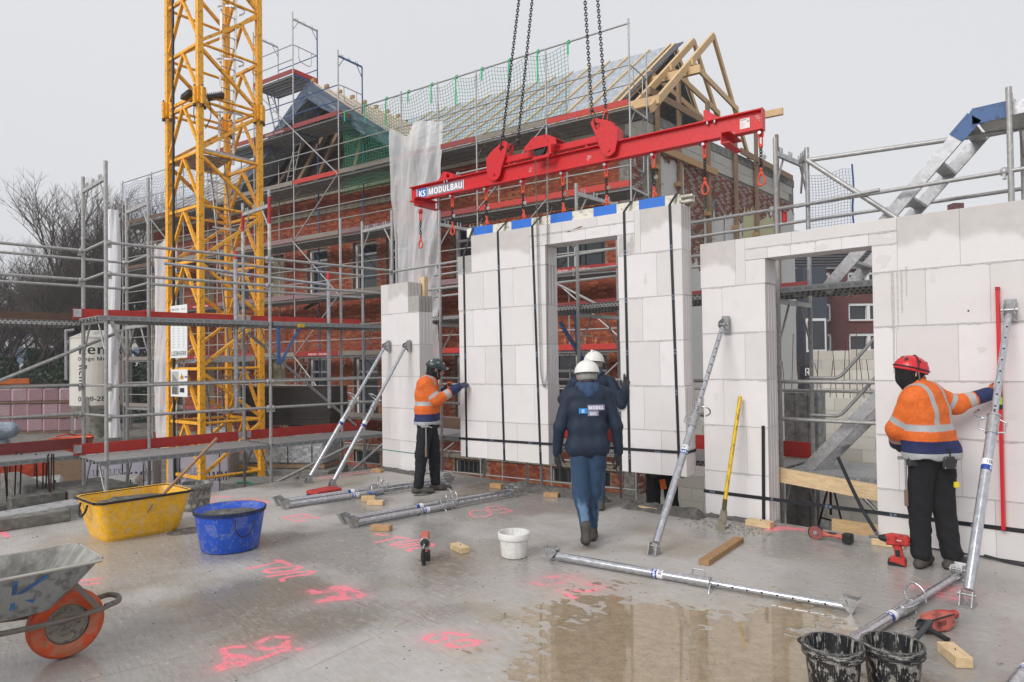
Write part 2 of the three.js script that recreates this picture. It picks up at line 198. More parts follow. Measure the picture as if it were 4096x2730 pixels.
// slab: texture area in metres
const SX0 = -9.7, SZ0 = -7.4, SW = 10.6;
const puddleField = (x, z) => { // > 0 inside the shallow puddle
  const a = 1 - Math.hypot((x + 2.25) / 1.0, (z + 3.55) / 1.02), b = 1 - Math.hypot((x + 1.75) / 0.85, (z + 3.9) / 0.85), c = 1 - Math.hypot((x + 1.9) / 0.8, (z + 2.9) / 0.9);
  return Math.max(a, b, c) * 1.25 + (fbm(x * 3.2, z * 3.2, 5, 101) - 0.5) * 1.7 + (fbm(x * 15, z * 24, 3, 107) - 0.5) * 1.35 - 0.14;
};
const slabMaps = (() => {
  const N = 1792, pink = new Float32Array(N * N), px = SW / N;
  for (const [wd, soft, pts] of PINK) {
    let x0 = 1e9, x1 = -1e9, z0 = 1e9, z1 = -1e9; for (const [x, z] of pts) { x0 = Math.min(x0, x); x1 = Math.max(x1, x); z0 = Math.min(z0, z); z1 = Math.max(z1, z); }
    const pad = wd + soft * 2 + 0.03, i0 = Math.max(0, ((x0 - pad - SX0) / px) | 0), i1 = Math.min(N - 1, ((x1 + pad - SX0) / px) | 0), j0 = Math.max(0, ((z0 - pad - SZ0) / px) | 0), j1 = Math.min(N - 1, ((z1 + pad - SZ0) / px) | 0);
    for (let j = j0; j <= j1; j++) for (let i = i0; i <= i1; i++) {
      const x = SX0 + i * px, z = SZ0 + j * px; let d = 1e9;
      for (let k = 0; k + 1 < pts.length; k++) { const [ax, az] = pts[k], [bx, bz] = pts[k + 1], vx = bx - ax, vz = bz - az, t = clamp(((x - ax) * vx + (z - az) * vz) / (vx * vx + vz * vz + 1e-9)); d = Math.min(d, Math.hypot(x - ax - vx * t, z - az - vz * t)); }
      const core = 1 - sstep(wd * 0.8, wd * 1.4 + 0.004, d), mist = Math.exp(-Math.max(0, d - wd) / (soft * 0.5)) * 0.33;
      const wear = fbm(x * 14, z * 30, 4, 117); const grain = hash2(i, j, 5);
      const worn = soft > 0.1 ? sstep(0.5, 0.4, wear) : soft > 0.07 ? 1 - 0.6 * sstep(0.62, 0.66, wear) : 1 - 0.5 * sstep(0.66, 0.7, wear);
      const v = Math.max(core * 0.95 * worn, mist * (0.45 + 0.8 * grain) * (soft > 0.03 ? 1 : 0.5));
      if (v > pink[j * N + i]) pink[j * N + i] = v;
    }
  }
  const lines = [[-3.72, -1.79, -4.6, -6.9], [-3.53, -1.96, -4.35, -6.6], [-6.6, -2.84, -3.4, -2.98], [-6.2, -2.72, -3.4, -2.89], [-8.55, 1.0, -8.62, -6.2], [-7.6, -4.05, -1.2, -4.25], [-4.47, -0.4, -4.09, -2.55]];
  const cmap = new Uint8Array(N * N * 4), rmap = new Uint8Array(N * N * 4), bmap = new Uint8Array(N * N * 4);
  for (let j = 0; j < N; j++) for (let i = 0; i < N; i++) {
    const x = SX0 + i * px, z = SZ0 + j * px, k = (j * N + i) * 4;
    const big = fbm(x * 0.55, z * 0.55, 4, 71), mid = fbm(x * 3, z * 3, 4, 75), fine = fbm(x * 26, z * 26, 3, 79);
    const broom = fbm(x * 9 + z * 2, z * 62 - x * 12, 3, 83), gr = hash2(i, j, 2);
    let c = 0.43 + 0.10 * (big - 0.5) + 0.10 * (mid - 0.5) + 0.06 * (fine - 0.5) + 0.06 * (broom - 0.5) + 0.05 * (gr - 0.5);
    let r = c * 1.03, g = c * 0.975, b = c * 0.925;
    const tan = sstep(0.56, 0.7, fbm(x * 0.9 + 7, z * 0.9, 4, 89)) * 0.5; r = mix(r, 0.27, tan); g = mix(g, 0.225, tan); b = mix(b, 0.16, tan);
    // wet film: darker and smooth
    const wet = sstep(0.42, 0.60, fbm(x * 0.7 + 3, z * 0.8 - 2, 4, 93) + 0.10 * (mid - 0.5));
    r *= 1 - 0.24 * wet; g *= 1 - 0.24 * wet; b *= 1 - 0.25 * wet;
    // scum and silt flecks round the puddle
    const pf = x > -4.2 && x < 0.4 && z > -5.6 && z < -1.2 ? puddleField(x, z) : -2; const rim = sstep(-0.75, -0.1, pf) * (1 - sstep(0.05, 0.3, pf)), fl = sstep(0.6, 0.66, fbm(x * 22, z * 40, 3, 97)) * (0.25 + rim) * sstep(0.42, 0.6, mid * 0.6 + fbm(x * 1.4, z * 1.4, 3, 99) * 0.5);
    r = mix(r, 0.5, fl * 0.8); g = mix(g, 0.47, fl * 0.8); b = mix(b, 0.41, fl * 0.8);
    { const w2 = sstep(-0.9, 0.1, pf) * 0.4; r = mix(r, 0.37, w2); g = mix(g, 0.3, w2); b = mix(b, 0.21, w2); }
    // small white crumbs
    if (hash2(i >> 1, j >> 1, 41) > 0.9993) { r = g = b = 0.6; } else if (hash2(i >> 1, j >> 1, 43) > 0.999) { r = g = b = 0.05; }
    for (const [ax, az, bx, bz] of lines) { const vx = bx - ax, vz = bz - az, t = ((x - ax) * vx + (z - az) * vz) / (vx * vx + vz * vz); if (t < 0 || t > 1) continue; const d = Math.abs((x - ax) * vz - (z - az) * vx) / Math.hypot(vx, vz); if (d < 0.009) { const q = (1 - d / 0.009) * 0.5 * sstep(0.35, 0.6, fbm(x * 7, z * 7, 3, 95)); r = mix(r, 0.2, q); g = mix(g, 0.08, q); b = mix(b, 0.085, q); } }
    const p = clamp(pink[j * N + i]) * (1 - 0.5 * fl); r = mix(r, 0.98, p); g = mix(g, 0.25, p); b = mix(b, 0.31, p);
    cmap[k] = l2s(clamp(r)) * 255; cmap[k + 1] = l2s(clamp(g)) * 255; cmap[k + 2] = l2s(clamp(b)) * 255; cmap[k + 3] = 255;
    const ro = mix(0.62, 0.2, wet) + 0.12 * (fine - 0.5) + 0.2 * fl + p * 0.1 + 0.1 * (broom - 0.5); rmap[k] = 255; rmap[k + 1] = clamp(ro, 0.08, 1) * 255; rmap[k + 2] = 0; rmap[k + 3] = 255;
    const bu = 0.45 * broom + 0.35 * fine + 0.2 * mid + 0.1 * gr; bmap[k] = bmap[k + 1] = bmap[k + 2] = clamp(bu) * 255; bmap[k + 3] = 255;
  }
  const mk = (d, s) => { const t = new THREE.DataTexture(d, N, N, THREE.RGBAFormat); if (s) t.colorSpace = THREE.SRGBColorSpace; t.magFilter = THREE.LinearFilter; t.minFilter = THREE.LinearMipmapLinearFilter; t.generateMipmaps = true; t.wrapS = t.wrapT = THREE.MirroredRepeatWrapping; t.needsUpdate = true; return t; };
  return { map: mk(cmap, true), roughnessMap: mk(rmap), bumpMap: mk(bmap) };
})();
{
  const pts = [[4, 5], [4, -7.15], [-9.42, -7.15], [-9.5, -5.0], [-9.38, -3.7], [-8.95, -2.35], [-8.95, 5]];
  const s = new THREE.Shape(pts.map(([x, z]) => new THREE.Vector2(x, -z)));
  const g = fin(new THREE.ExtrudeGeometry(s, { depth: 0.26, bevelEnabled: false })); g.rotateX(-Math.PI / 2); g.translate(0, -0.26, 0);
  const p = g.attributes.position, uv = g.attributes.uv; for (let i = 0; i < p.count; i++) uv.setXY(i, (p.getX(i) - SX0) / SW, (p.getZ(i) - SZ0) / SW);
  struct('concrete_slab', g, new THREE.MeshStandardMaterial({ color: 0xffffff, roughness: 1, metalness: 0, ...slabMaps, bumpScale: 0.0045 }));
  // wall of the storey below, under the slab edges
  struct('basement_wall', [boxMM(-9.3, -9.05, -1.9, -0.262, -6.9, 5), boxMM(-9.3, 4, -1.9, -0.262, -7.0, -6.75)], M.concrete);
  // puddle sheet, 4 mm proud, from a field by marching squares
  const pos = []; const cs = 0.014, X0 = -3.6, X1 = 0.2, Z0 = -5.2, Z1 = -1.6, nx = Math.round((X1 - X0) / cs), nz = Math.round((Z1 - Z0) / cs); const F = [];
  for (let j = 0; j <= nz; j++) { const r = new Float32Array(nx + 1); for (let i = 0; i <= nx; i++) r[i] = puddleField(X0 + i * cs, Z0 + j * cs) - 0.08; F.push(r); }
  for (let j = 0; j < nz; j++) for (let i = 0; i < nx; i++) {
    const c = [[i, j], [i, j + 1], [i + 1, j + 1], [i + 1, j]], v = c.map(([a, b]) => F[b][a]); if (v.every(q => q <= 0)) continue; const P = [];
    for (let k = 0; k < 4; k++) { const k2 = (k + 1) % 4; if (v[k] > 0) P.push([X0 + c[k][0] * cs, Z0 + c[k][1] * cs]); if ((v[k] > 0) !== (v[k2] > 0)) { const t = v[k] / (v[k] - v[k2]); P.push([X0 + mix(c[k][0], c[k2][0], t) * cs, Z0 + mix(c[k][1], c[k2][1], t) * cs]); } }
    for (let k = 1; k + 1 < P.length; k++) pos.push(P[0][0], 0.0018, P[0][1], P[k][0], 0.0018, P[k][1], P[k + 1][0], 0.0018, P[k + 1][1]);
  }
  const pg = new THREE.BufferGeometry(); pg.setAttribute('position', new THREE.Float32BufferAttribute(pos, 3)); pg.computeVertexNormals(); const pu = new Float32Array(pos.length / 3 * 2); for (let i = 0; i < pos.length / 3; i++) { pu[i * 2] = pos[i * 3] * 0.4; pu[i * 2 + 1] = pos[i * 3 + 2] * 0.4; } pg.setAttribute('uv', new THREE.BufferAttribute(pu, 2));
  struct('puddle', pg, std([0.47, 0.365, 0.245], 0.045, 0, { map: T.fine }));
}
// ---------------------------------------------------------------- sand-lime block walls
const blockTex = tex(512, 512, (i, j) => { const a = fbm(i / 60, j / 60, 4, 131, 0), f = fbm(i / 5, j / 5, 3, 135), p = hash2(i, j, 8); const k = 0.94 + 0.06 * a + 0.03 * (f - 0.5) - (p > 0.9985 ? 0.2 : 0); return [k, k * 0.992, k * 0.994]; });
const blockBump = tex(512, 512, (i, j) => 0.5 + 0.4 * (fbm(i / 4, j / 4, 3, 141) - 0.5) - (hash2(i >> 1, j >> 1, 9) > 0.997 ? 0.4 : 0), { srgb: false });
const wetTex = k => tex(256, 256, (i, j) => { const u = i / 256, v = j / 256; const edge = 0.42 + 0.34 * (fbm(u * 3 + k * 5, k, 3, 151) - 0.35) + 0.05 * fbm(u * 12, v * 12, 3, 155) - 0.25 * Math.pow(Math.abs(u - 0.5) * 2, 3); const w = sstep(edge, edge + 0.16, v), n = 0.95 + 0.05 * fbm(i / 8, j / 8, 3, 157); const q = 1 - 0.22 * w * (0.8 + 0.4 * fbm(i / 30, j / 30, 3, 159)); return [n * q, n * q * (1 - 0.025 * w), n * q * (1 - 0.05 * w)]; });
const BM = { plain: [], wet: [], grey: std([0.55, 0.535, 0.51], 0.9, 0, { map: T.fine, bumpMap: blockBump, bumpScale: 0.002 }), end: std([0.5, 0.48, 0.455], 0.92, 0, { map: T.mottle, bumpMap: blockBump, bumpScale: 0.003 }), mortar: std([0.6, 0.585, 0.57], 0.95, 0, { map: T.fine }), bead: std([0.7, 0.685, 0.675], 0.9, 0, { map: T.fine }) };
for (const c of [[0.76, 0.737, 0.735], [0.735, 0.712, 0.708], [0.775, 0.753, 0.753], [0.70, 0.678, 0.665]]) BM.plain.push(std(c, 0.86, 0, { map: blockTex, bumpMap: blockBump, bumpScale: 0.0012 }));
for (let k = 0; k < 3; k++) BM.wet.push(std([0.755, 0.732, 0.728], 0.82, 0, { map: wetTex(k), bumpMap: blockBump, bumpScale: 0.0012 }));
let bc = 0;
// one block x0..x1, y0..y1, front face at z = 0, thickness t; ends 'L'/'R' grooved where they show
function blockGeo(x0, x1, y0, y1, t, groove) {
  const c = 0.0028, e = 0.002; x0 += e * 0.4; x1 -= e * 0.4; y0 += e; y1 -= e;
  if (!groove) return chamfer(x0, x1, y0, y1, -t, 0, c);
  const n = []; // plan polygon (x,z) with vertical grooves in the right end
  for (let k = 0; k < 3; k++) { const zc = -t * (0.25 + 0.25 * k); n.push([x1, -(zc - 0.016)], [x1 - 0.012, -(zc - 0.012)], [x1 - 0.012, -(zc + 0.012)], [x1, -(zc + 0.016)]); }
  // shape in (x, depth) with depth = -z from 0 to t
  const poly = [[x0, c], [x0 + c, 0], [x1 - c, 0], [x1, c]]; for (let k = 0; k < 3; k++) { const dc = t * (0.25 + 0.25 * k); poly.push([x1, dc - 0.016], [x1 - 0.012, dc - 0.012], [x1 - 0.012, dc + 0.012], [x1, dc + 0.016]); } poly.push([x1, t - c], [x1 - c, t], [x0 + c, t], [x0, t - c]);
  const g = extrude(poly, y1 - y0); g.rotateX(Math.PI / 2); // (x, depth, e) -> (x, -e, depth)
  g.scale(1, 1, -1); const p = g.attributes.position, nn = g.attributes.normal; // mirrored: flip winding
  for (let i = 0; i < p.count; i += 3) for (const A of [p, nn]) { const a = [A.getX(i + 1), A.getY(i + 1), A.getZ(i + 1)], b = [A.getX(i + 2), A.getY(i + 2), A.getZ(i + 2)]; A.setXYZ(i + 1, ...b); A.setXYZ(i + 2, ...a); }
  g.translate(0, y1, 0); g.computeVertexNormals(); return boxUV(g);
}
function addBlock(parent, x0, x1, y0, y1, t, { mat, wet, groove, end } = {}) {
  const g = blockGeo(x0, x1, y0, y1, t, groove); let m = mat;
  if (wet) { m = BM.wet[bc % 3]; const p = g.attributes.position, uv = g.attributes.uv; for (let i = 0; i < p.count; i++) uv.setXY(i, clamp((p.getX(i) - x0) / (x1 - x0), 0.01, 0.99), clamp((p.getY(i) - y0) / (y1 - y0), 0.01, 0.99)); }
  else if (!m) { m = BM.plain[Math.floor(hash2(bc, 7, 3) * 4)]; const uv = g.attributes.uv, ou = hash2(bc, 1, 1), ov = hash2(bc, 2, 2); for (let i = 0; i < uv.count; i++) uv.setXY(i, uv.getX(i) + ou, uv.getY(i) + ov); }
  bc++; return part(parent, 'block', g, m);
}
// ragged squeezed-out mortar along a bed joint
function bead(parent, x0, x1, y, z = 0, amp = 0.012) {
  const n = Math.max(4, Math.round((x1 - x0) / 0.025)), top = [], bot = [], sd = Math.round(x0 * 91 + y * 37);
  for (let i = 0; i <= n; i++) { const x = mix(x0, x1, i / n), a = sstep(0.42, 0.62, fbm(x * 6 + sd, y * 3, 3, 161)); top.push([x, y + 0.0035 + 0.003 * a]); bot.push([x, y - 0.0035 - amp * a * vnoise(x * 40, sd, 163)]); }
  const g = extrude([...bot, ...top.reverse()], 0.003); g.translate(0, 0, z + 0.0005); return g;
}
// thin torn smears of thin-bed mortar on the block faces
function smear(parent, x, y, w, h, seed) { const P = [], n = 22; for (let i = 0; i < n; i++) { const a = i / n * 6.28318, k = 0.35 + 0.95 * vnoise(Math.cos(a) * 2.2 + seed * 3.1, Math.sin(a) * 2.2 + seed, 191); P.push([x + Math.cos(a) * w * k, y + Math.sin(a) * h * k]); } const q = extrude(P, 0.0012); q.translate(0, 0, 0.0006); part(parent, 'mortar_smear', q, BM.plain[seed % 2 ? 3 : 1]); }
const courses = (parent, rows, t, base = 0) => { for (const [y0, y1, list] of rows) for (const b of list) addBlock(parent, b[0], b[1], y0 + base, y1 + base, t, b[2] || {}); };
// ---- hoisted panel
const PANEL = { pos: [-6.94, 0.44, -6.35], ry: Math.atan2(0.119, 0.993) };
{
  const g = thing('hoisted_wall_panel', 'large white block wall panel with door opening hanging from the red spreader beam', 'wall panel', PANEL.pos, PANEL.ry), t = 0.27, R = { groove: true };
  courses(g, [
    [0, 0.495, [[-0.03, 0.44], [0.44, 0.93], [0.93, 1.41, R], [2.42, 2.91], [2.91, 3.2, { mat: BM.plain[3] }]]],
    [0.495, 0.99, [[-0.03, 0.23], [0.23, 1.21], [1.21, 1.41], [2.42, 2.71], [2.71, 3.2, R]]],
    [0.99, 1.495, [[-0.03, 0.42], [0.42, 0.92], [0.92, 1.405, R], [2.42, 2.91], [2.91, 3.19]]],
    [1.495, 1.99, [[-0.03, 0.22], [0.22, 0.71], [0.71, 1.2], [1.2, 1.40], [2.415, 2.71], [2.71, 3.19, R]]],
    [1.99, 2.49, [[-0.04, 0.405], [0.405, 0.895], [0.895, 1.40, R], [2.41, 2.89], [2.89, 3.19]]],
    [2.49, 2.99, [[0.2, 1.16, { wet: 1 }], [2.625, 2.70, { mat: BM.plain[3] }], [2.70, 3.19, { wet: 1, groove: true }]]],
    [2.49, 2.73, [[-0.045, 0.2, { mat: BM.grey }], [1.16, 1.40], [2.405, 2.625]]],
    [2.73, 2.87, [[1.16, 1.65], [1.65, 1.98], [1.98, 2.30], [2.30, 2.625]]],
    [2.87, 2.99, [[1.16, 1.65, { mat: BM.plain[3] }], [1.65, 2.14, { mat: BM.plain[3] }], [2.14, 2.625, { mat: BM.plain[1] }]]],
  ], t);
  part(g, 'mortar', [boxMM(-0.02, 1.39, 0.008, 2.48, -t + 0.008, -0.007), boxMM(2.43, 3.17, 0.008, 2.98, -t + 0.008, -0.007), boxMM(0.21, 2.6, 2.735, 2.98, -t + 0.008, -0.007), boxMM(0.21, 1.39, 2.4, 2.74, -t + 0.008, -0.007)], BM.mortar);
  part(g, 'mortar_seam', [0.495, 0.99, 1.495, 1.99, 2.49].flatMap(y => [bead(g, -0.03, 1.4, y), bead(g, 2.42, 3.19, y)]).concat([bead(g, 1.16, 2.62, 2.87, 0, 0.02), bead(g, 1.16, 1.4, 2.73), bead(g, 2.41, 2.62, 2.73)]), BM.bead);
  [[0.33, 2.1, 0.03, 0.05], [0.95, 1.52, 0.05, 0.02], [2.6, 1.02, 0.04, 0.025], [2.95, 1.3, 0.02, 0.05], [1.28, 2.6, 0.06, 0.04], [1.3, 2.8, 0.07, 0.03], [2.75, 2.2, 0.03, 0.06], [0.55, 0.3, 0.05, 0.03], [2.55, 0.3, 0.04, 0.04], [2.1, 2.8, 0.08, 0.03]].forEach((a, i) => smear(g, ...a, i + 1));
  // smeared filler beside the lintel and a rust run on the lintel
  part(g, 'filler_patch', [extrude([[2.42, 2.5], [2.5, 2.52], [2.6, 2.49], [2.615, 2.6], [2.6, 2.74], [2.55, 2.62], [2.5, 2.71], [2.43, 2.72]], 0.002)].map(q => { q.translate(0, 0, 0.001); return q; }), BM.bead);
  part(g, 'rust_stain', extrude([[1.7, 2.86], [1.76, 2.872], [1.85, 2.885], [1.92, 2.9], [1.95, 2.892], [1.86, 2.868], [1.78, 2.852], [1.74, 2.846]], 0.001).translate(0, 0, 0.0015), std([0.36, 0.2, 0.08], 0.9, 0, { map: T.mottle }));
  // straps: separate things round the panel
  const strapM = std([0.012, 0.013, 0.018], 0.4, 0, { bumpMap: T.bumpFine, bumpScale: 0.001 }), dotM = std([0.3, 0.42, 0.6], 0.5);
  const strapThing = (label, main, dots) => { const s = thing('lashing_strap', label, 'strap', PANEL.pos, PANEL.ry, 'black straps round the hoisted panel'); part(s, 'webbing', main, strapM); for (const q of dots) part(s, 'print_mark', q, dotM); return s; };
  const disc = (x, y, z = 0.0062) => { const q = fin(new THREE.CircleGeometry(0.009, 10)); q.translate(x, y, z); return q; };
  const ring = (x, y, z = 0.0062) => { const q = fin(new THREE.RingGeometry(0.0065, 0.01, 12)); q.translate(x, y, z); return q; };
  const Vs = [[0.16, 0.07, 0.082, 2.735, 'leftmost upright black strap over the small grey block of the hoisted panel'], [0.73, 0.66, 0.72, 2.99, 'upright black strap through the middle of the solid half of the hoisted panel'], [1.28, 1.21, 1.29, 2.99, 'upright black strap on the hoisted panel behind the hanging hand chain'], [2.55, 2.5, 2.52, 2.99, 'upright black strap on the hoisted panel beside the gloved hand'], [3.1, 3.06, 3.12, 2.99, 'upright black strap next to the grooved end of the hoisted panel']];
  for (const [xt, xa, xb, yt, lab] of Vs) {
    const W = 0.032, T_ = 0.003; const hi = V(xt - 0.0, 3.125, -0.098), k = V(xa, yt + 0.002, 0.004), lo = V(xb, -0.004, 0.004);
    const gs = [bar(hi, k, T_, W, V(1, 0, 0)), bar(k, lo, T_, W, V(1, 0, 0)), bar(hi, V(xt, 3.125, -0.21), W, T_, V(0, 1, 0)), bar(lo, V(xb, -0.004, -t - 0.004), W, T_, V(0, 1, 0))];
    const ds = []; for (const y of [0.16, 0.9, 1.35, 1.95, 2.5]) { const x = mix(xb, xa, y / yt); ds.push(ring(x, y), ring(x, y + 0.035)); } strapThing(lab, gs, ds);
  }
  const yh = 0.255; strapThing('level black strap round the foot of the hoisted panel', [bar(V(-0.045, yh - 0.01, 0.0075), V(3.2, yh + 0.012, 0.0075), 0.003, 0.032, V(0, 1, 0)), bar(V(3.206, yh + 0.012, 0.008), V(3.206, yh + 0.012, -t), 0.003, 0.032, V(0, 1, 0)), bar(V(-0.048, yh - 0.01, 0.008), V(-0.048, yh - 0.01, -t), 0.003, 0.032, V(0, 1, 0))], [-0.01, 0.5, 0.535, 1.12, 1.155, 2.85, 2.885].map(x => ring(x, yh, 0.0092)));
  // white and blue rail on the panel's top
  const rl = thing('lifting_rail', 'white steel rail with scratched blue bands along the top of the hoisted panel', 'rail', [PANEL.pos[0], PANEL.pos[1], PANEL.pos[2]], PANEL.ry);
  const rw = std([0.72, 0.7, 0.62], 0.5, 0, { map: T.dirt }), rb = std([0.02, 0.16, 0.62], 0.45, 0, { map: tex(256, 128, (i, j) => { const s = fbm(i / 5, j / 18, 3, 171); const w = s > 0.7 ? 1 : 0; const k = 0.85 + 0.3 * fbm(i / 20, j / 20, 3, 173); return w ? [3, 2.2, 1.2].map(v => Math.min(1, v)) : [k, k, k]; }) });
  part(rl, 'rail_body', chamfer(0.04, 3.13, 2.992, 3.12, -0.2, -0.1, 0.006), rw);
  for (const [a, b] of [[0.17, 0.5], [0.81, 1.13], [1.42, 1.74], [2.04, 2.35], [2.64, 2.96]]) part(rl, 'blue_band', boxMM(a, b, 3.0, 3.123, -0.098, -0.097), rb);
  part(rl, 'end_bracket', [boxMM(3.13, 3.28, 3.02, 3.045, -0.17, -0.1), boxMM(3.13, 3.28, 3.075, 3.1, -0.17, -0.1), boxMM(3.13, 3.15, 3.02, 3.1, -0.17, -0.1), boxMM(3.13, 3.28, 3.045, 3.075, -0.17, -0.155)], rw);
  part(rl, 'label_plate', boxMM(0.06, 0.14, 3.01, 3.11, -0.0985, -0.0965), M.white);
}
// ---- pillar at the slab corner
{
  const g = thing('block_pillar', 'short white block wall pier with a grey half block on its corner', 'wall', [-9.27, 0.01, -6.72]), t = 0.27, R = { groove: true };
  courses(g, [
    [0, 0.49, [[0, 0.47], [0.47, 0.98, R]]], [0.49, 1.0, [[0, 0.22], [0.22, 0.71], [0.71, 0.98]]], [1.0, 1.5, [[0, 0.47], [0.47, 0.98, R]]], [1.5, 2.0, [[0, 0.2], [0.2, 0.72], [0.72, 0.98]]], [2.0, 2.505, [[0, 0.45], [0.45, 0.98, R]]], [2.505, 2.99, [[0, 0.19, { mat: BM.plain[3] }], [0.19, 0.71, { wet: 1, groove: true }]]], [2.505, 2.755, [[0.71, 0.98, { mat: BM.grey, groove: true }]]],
  ], t);
  part(g, 'mortar', [boxMM(0.01, 0.96, 0.005, 2.5, -t + 0.008, -0.007), boxMM(0.01, 0.69, 2.4, 2.98, -t + 0.008, -0.007)], BM.mortar);
  part(g, 'mortar_seam', [0.49, 1.0, 1.5, 2.0, 2.505].map(y => bead(g, 0, 0.98, y)), BM.bead);
  part(g, 'green_line', boxMM(0, 0.98, 0.30, 0.315, 0.0005, 0.0012), std([0.03, 0.22, 0.16], 0.8));
  solo('timber_post', chamfer(0, 0.11, 0, 0.55, 0, 0.08, 0.003), M.timberPale, 'short pale timber post standing behind the grey half block of the pier', 'timber', null, [-8.62, 2.55, -7.09]);
}
// ---- wall at the right: stub, lintel over the opening, long wall
{
  const g = thing('block_wall', 'long white block wall with a lintel over an open doorway at the slab edge', 'wall', [0, 0.015, -7.0]), t = 0.27, R = { groove: true }, W = { wet: 1 };
  courses(g, [
    [0, 0.485, [[-3.69, -3.45], [-3.45, -2.97, R], [-1.945, -1.52], [-1.52, -1.035], [-1.035, -0.55], [-0.55, 0.43], [0.43, 1.4]]],
    [0.485, 0.985, [[-3.69, -3.2], [-3.2, -2.97, R], [-1.945, -1.755], [-1.755, -1.27], [-1.27, -0.79], [-0.79, 0.2], [0.2, 1.4]]],
    [0.985, 1.485, [[-3.69, -3.45], [-3.45, -2.97, R], [-1.945, -1.52], [-1.52, -1.03], [-1.03, -0.55], [-0.55, 0.43], [0.43, 1.4]]],
    [1.485, 1.985, [[-3.69, -3.2], [-3.2, -2.97, R], [-1.945, -1.755], [-1.755, -1.27], [-1.27, -0.79], [-0.79, 0.2], [0.2, 1.4]]],
    [1.985, 2.49, [[-3.69, -3.45], [-3.45, -2.97, R], [-1.945, -1.51], [-1.51, -1.03], [-1.03, -0.55], [-0.55, 0.43], [0.43, 1.4]]],
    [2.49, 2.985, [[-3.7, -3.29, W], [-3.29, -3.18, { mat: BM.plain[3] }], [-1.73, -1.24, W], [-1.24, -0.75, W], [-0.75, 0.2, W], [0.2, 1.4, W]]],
    [2.49, 2.745, [[-3.18, -2.965], [-1.945, -1.73]]],
    [2.745, 2.865, [[-3.18, -2.94], [-2.94, -2.7], [-2.7, -2.455], [-2.455, -2.21], [-2.21, -1.97], [-1.97, -1.73, { mat: BM.plain[3] }]]],
    [2.865, 2.985, [[-3.18, -2.69, { mat: BM.plain[3] }], [-2.69, -1.73, { mat: BM.plain[3] }]]],
  ], t);
  part(g, 'mortar', [boxMM(-3.68, -2.985, 0.005, 2.74, -t + 0.008, -0.007), boxMM(-1.935, 1.38, 0.005, 2.74, -t + 0.008, -0.007), boxMM(-3.68, 1.38, 2.75, 2.975, -t + 0.008, -0.007)], BM.mortar);
  part(g, 'mortar_seam', [0.485, 0.985, 1.485, 1.985, 2.49].flatMap(y => [bead(g, -3.69, -2.97, y, 0, 0.02), bead(g, -1.94, 1.38, y, 0, 0.014)]).concat([bead(g, -3.18, -1.73, 2.865, 0, 0.02), bead(g, -1.94, -1.73, 2.745)]), BM.bead);
  [[-3.1, 2.62, 0.06, 0.1], [-3.05, 2.8, 0.07, 0.04], [-3.3, 2.3, 0.03, 0.05], [-1.85, 2.62, 0.07, 0.07], [-1.8, 2.82, 0.06, 0.03], [-2.4, 2.8, 0.09, 0.03], [-1.3, 2.2, 0.03, 0.05], [-1.1, 1.75, 0.04, 0.03], [-1.6, 1.1, 0.03, 0.06], [-0.9, 1.2, 0.05, 0.03], [-3.55, 1.3, 0.03, 0.06], [-3.3, 0.75, 0.04, 0.03], [-1.2, 0.35, 0.05, 0.02], [-1.45, 2.4, 0.02, 0.05]].forEach((a, i) => smear(g, ...a, i + 20));
  part(g, 'damp_streak', [[-1.775, 1.55, 2.5, 0.03], [-1.735, 1.95, 2.5, 0.016], [-1.70, 2.1, 2.5, 0.02], [-1.66, 2.25, 2.52, 0.018]].map(([x, y0, y1, w]) => { const P = []; for (let k = 0; k <= 8; k++) { const y = mix(y0, y1, k / 8); P.push([x - w * (0.25 + 0.25 * k / 8) * (0.7 + 0.6 * vnoise(y * 20, x * 9, 5)), y]); } for (let k = 8; k >= 0; k--) { const y = mix(y0, y1, k / 8); P.push([x + w * (0.25 + 0.25 * k / 8) * (0.7 + 0.6 * vnoise(y * 20, x * 9 + 3, 5)), y]); } const q = extrude(P, 0.0008); q.translate(0, 0, 0.0004); return q; }), std([0.72, 0.69, 0.66], 0.7, 0, { map: T.fine }));
  part(g, 'bolt_hole', (() => { const q = fin(new THREE.CylinderGeometry(0.008, 0.008, 0.004, 10)); q.rotateX(Math.PI / 2); q.translate(-1.19, 2.09, 0.0); return q; })(), M.black);
  // strap round the wall foot, and two loose upright ends
  const strapM = std([0.012, 0.013, 0.018], 0.4);
  const s = thing('lashing_strap', 'level black strap stretched along the foot of the block wall and across its doorway', 'strap', [0, 0, -7.0]);
  part(s, 'webbing', [bar(V(-3.7, 0.265, 0.006), V(1.4, 0.278, 0.006), 0.003, 0.036, V(0, 1, 0)), bar(V(-3.704, 0.265, 0.007), V(-3.704, 0.265, -0.28), 0.003, 0.036, V(0, 1, 0))], strapM);
  for (const q of [-3.62, -3.585, -2.94, -2.4, -2.365, -1.83, -1.795, -1.2, -1.165].map(x => { const q = fin(new THREE.RingGeometry(0.007, 0.011, 12)); q.translate(x, 0.267, 0.0079); return q; })) part(s, 'print_mark', q, std([0.3, 0.42, 0.6], 0.5));
  solo('lashing_strap', [bar(V(-3.015, 1.02, 0.011), V(-3.03, 0.02, 0.011), 0.003, 0.034, V(1, 0, 0))], strapM, 'short upright black strap on the wall stub beside the yellow bar', 'strap', null, [0, 0, -7.0]);
  solo('lashing_strap', (() => { const P = [V(-2.28, 0.76, 0.02), V(-2.17, 0.5, 0.02), V(-2.06, 0.27, 0.03), V(-1.95, 0.1, 0.05), V(-1.9, 0.01, 0.09)]; return P.slice(0, -1).map((p, i) => bar(p, P[i + 1], 0.003, 0.034, V(1, 0, 0))); })(), strapM, 'loose black strap end leaning across the doorway of the block wall', 'strap', null, [0, 0, -7.0]);
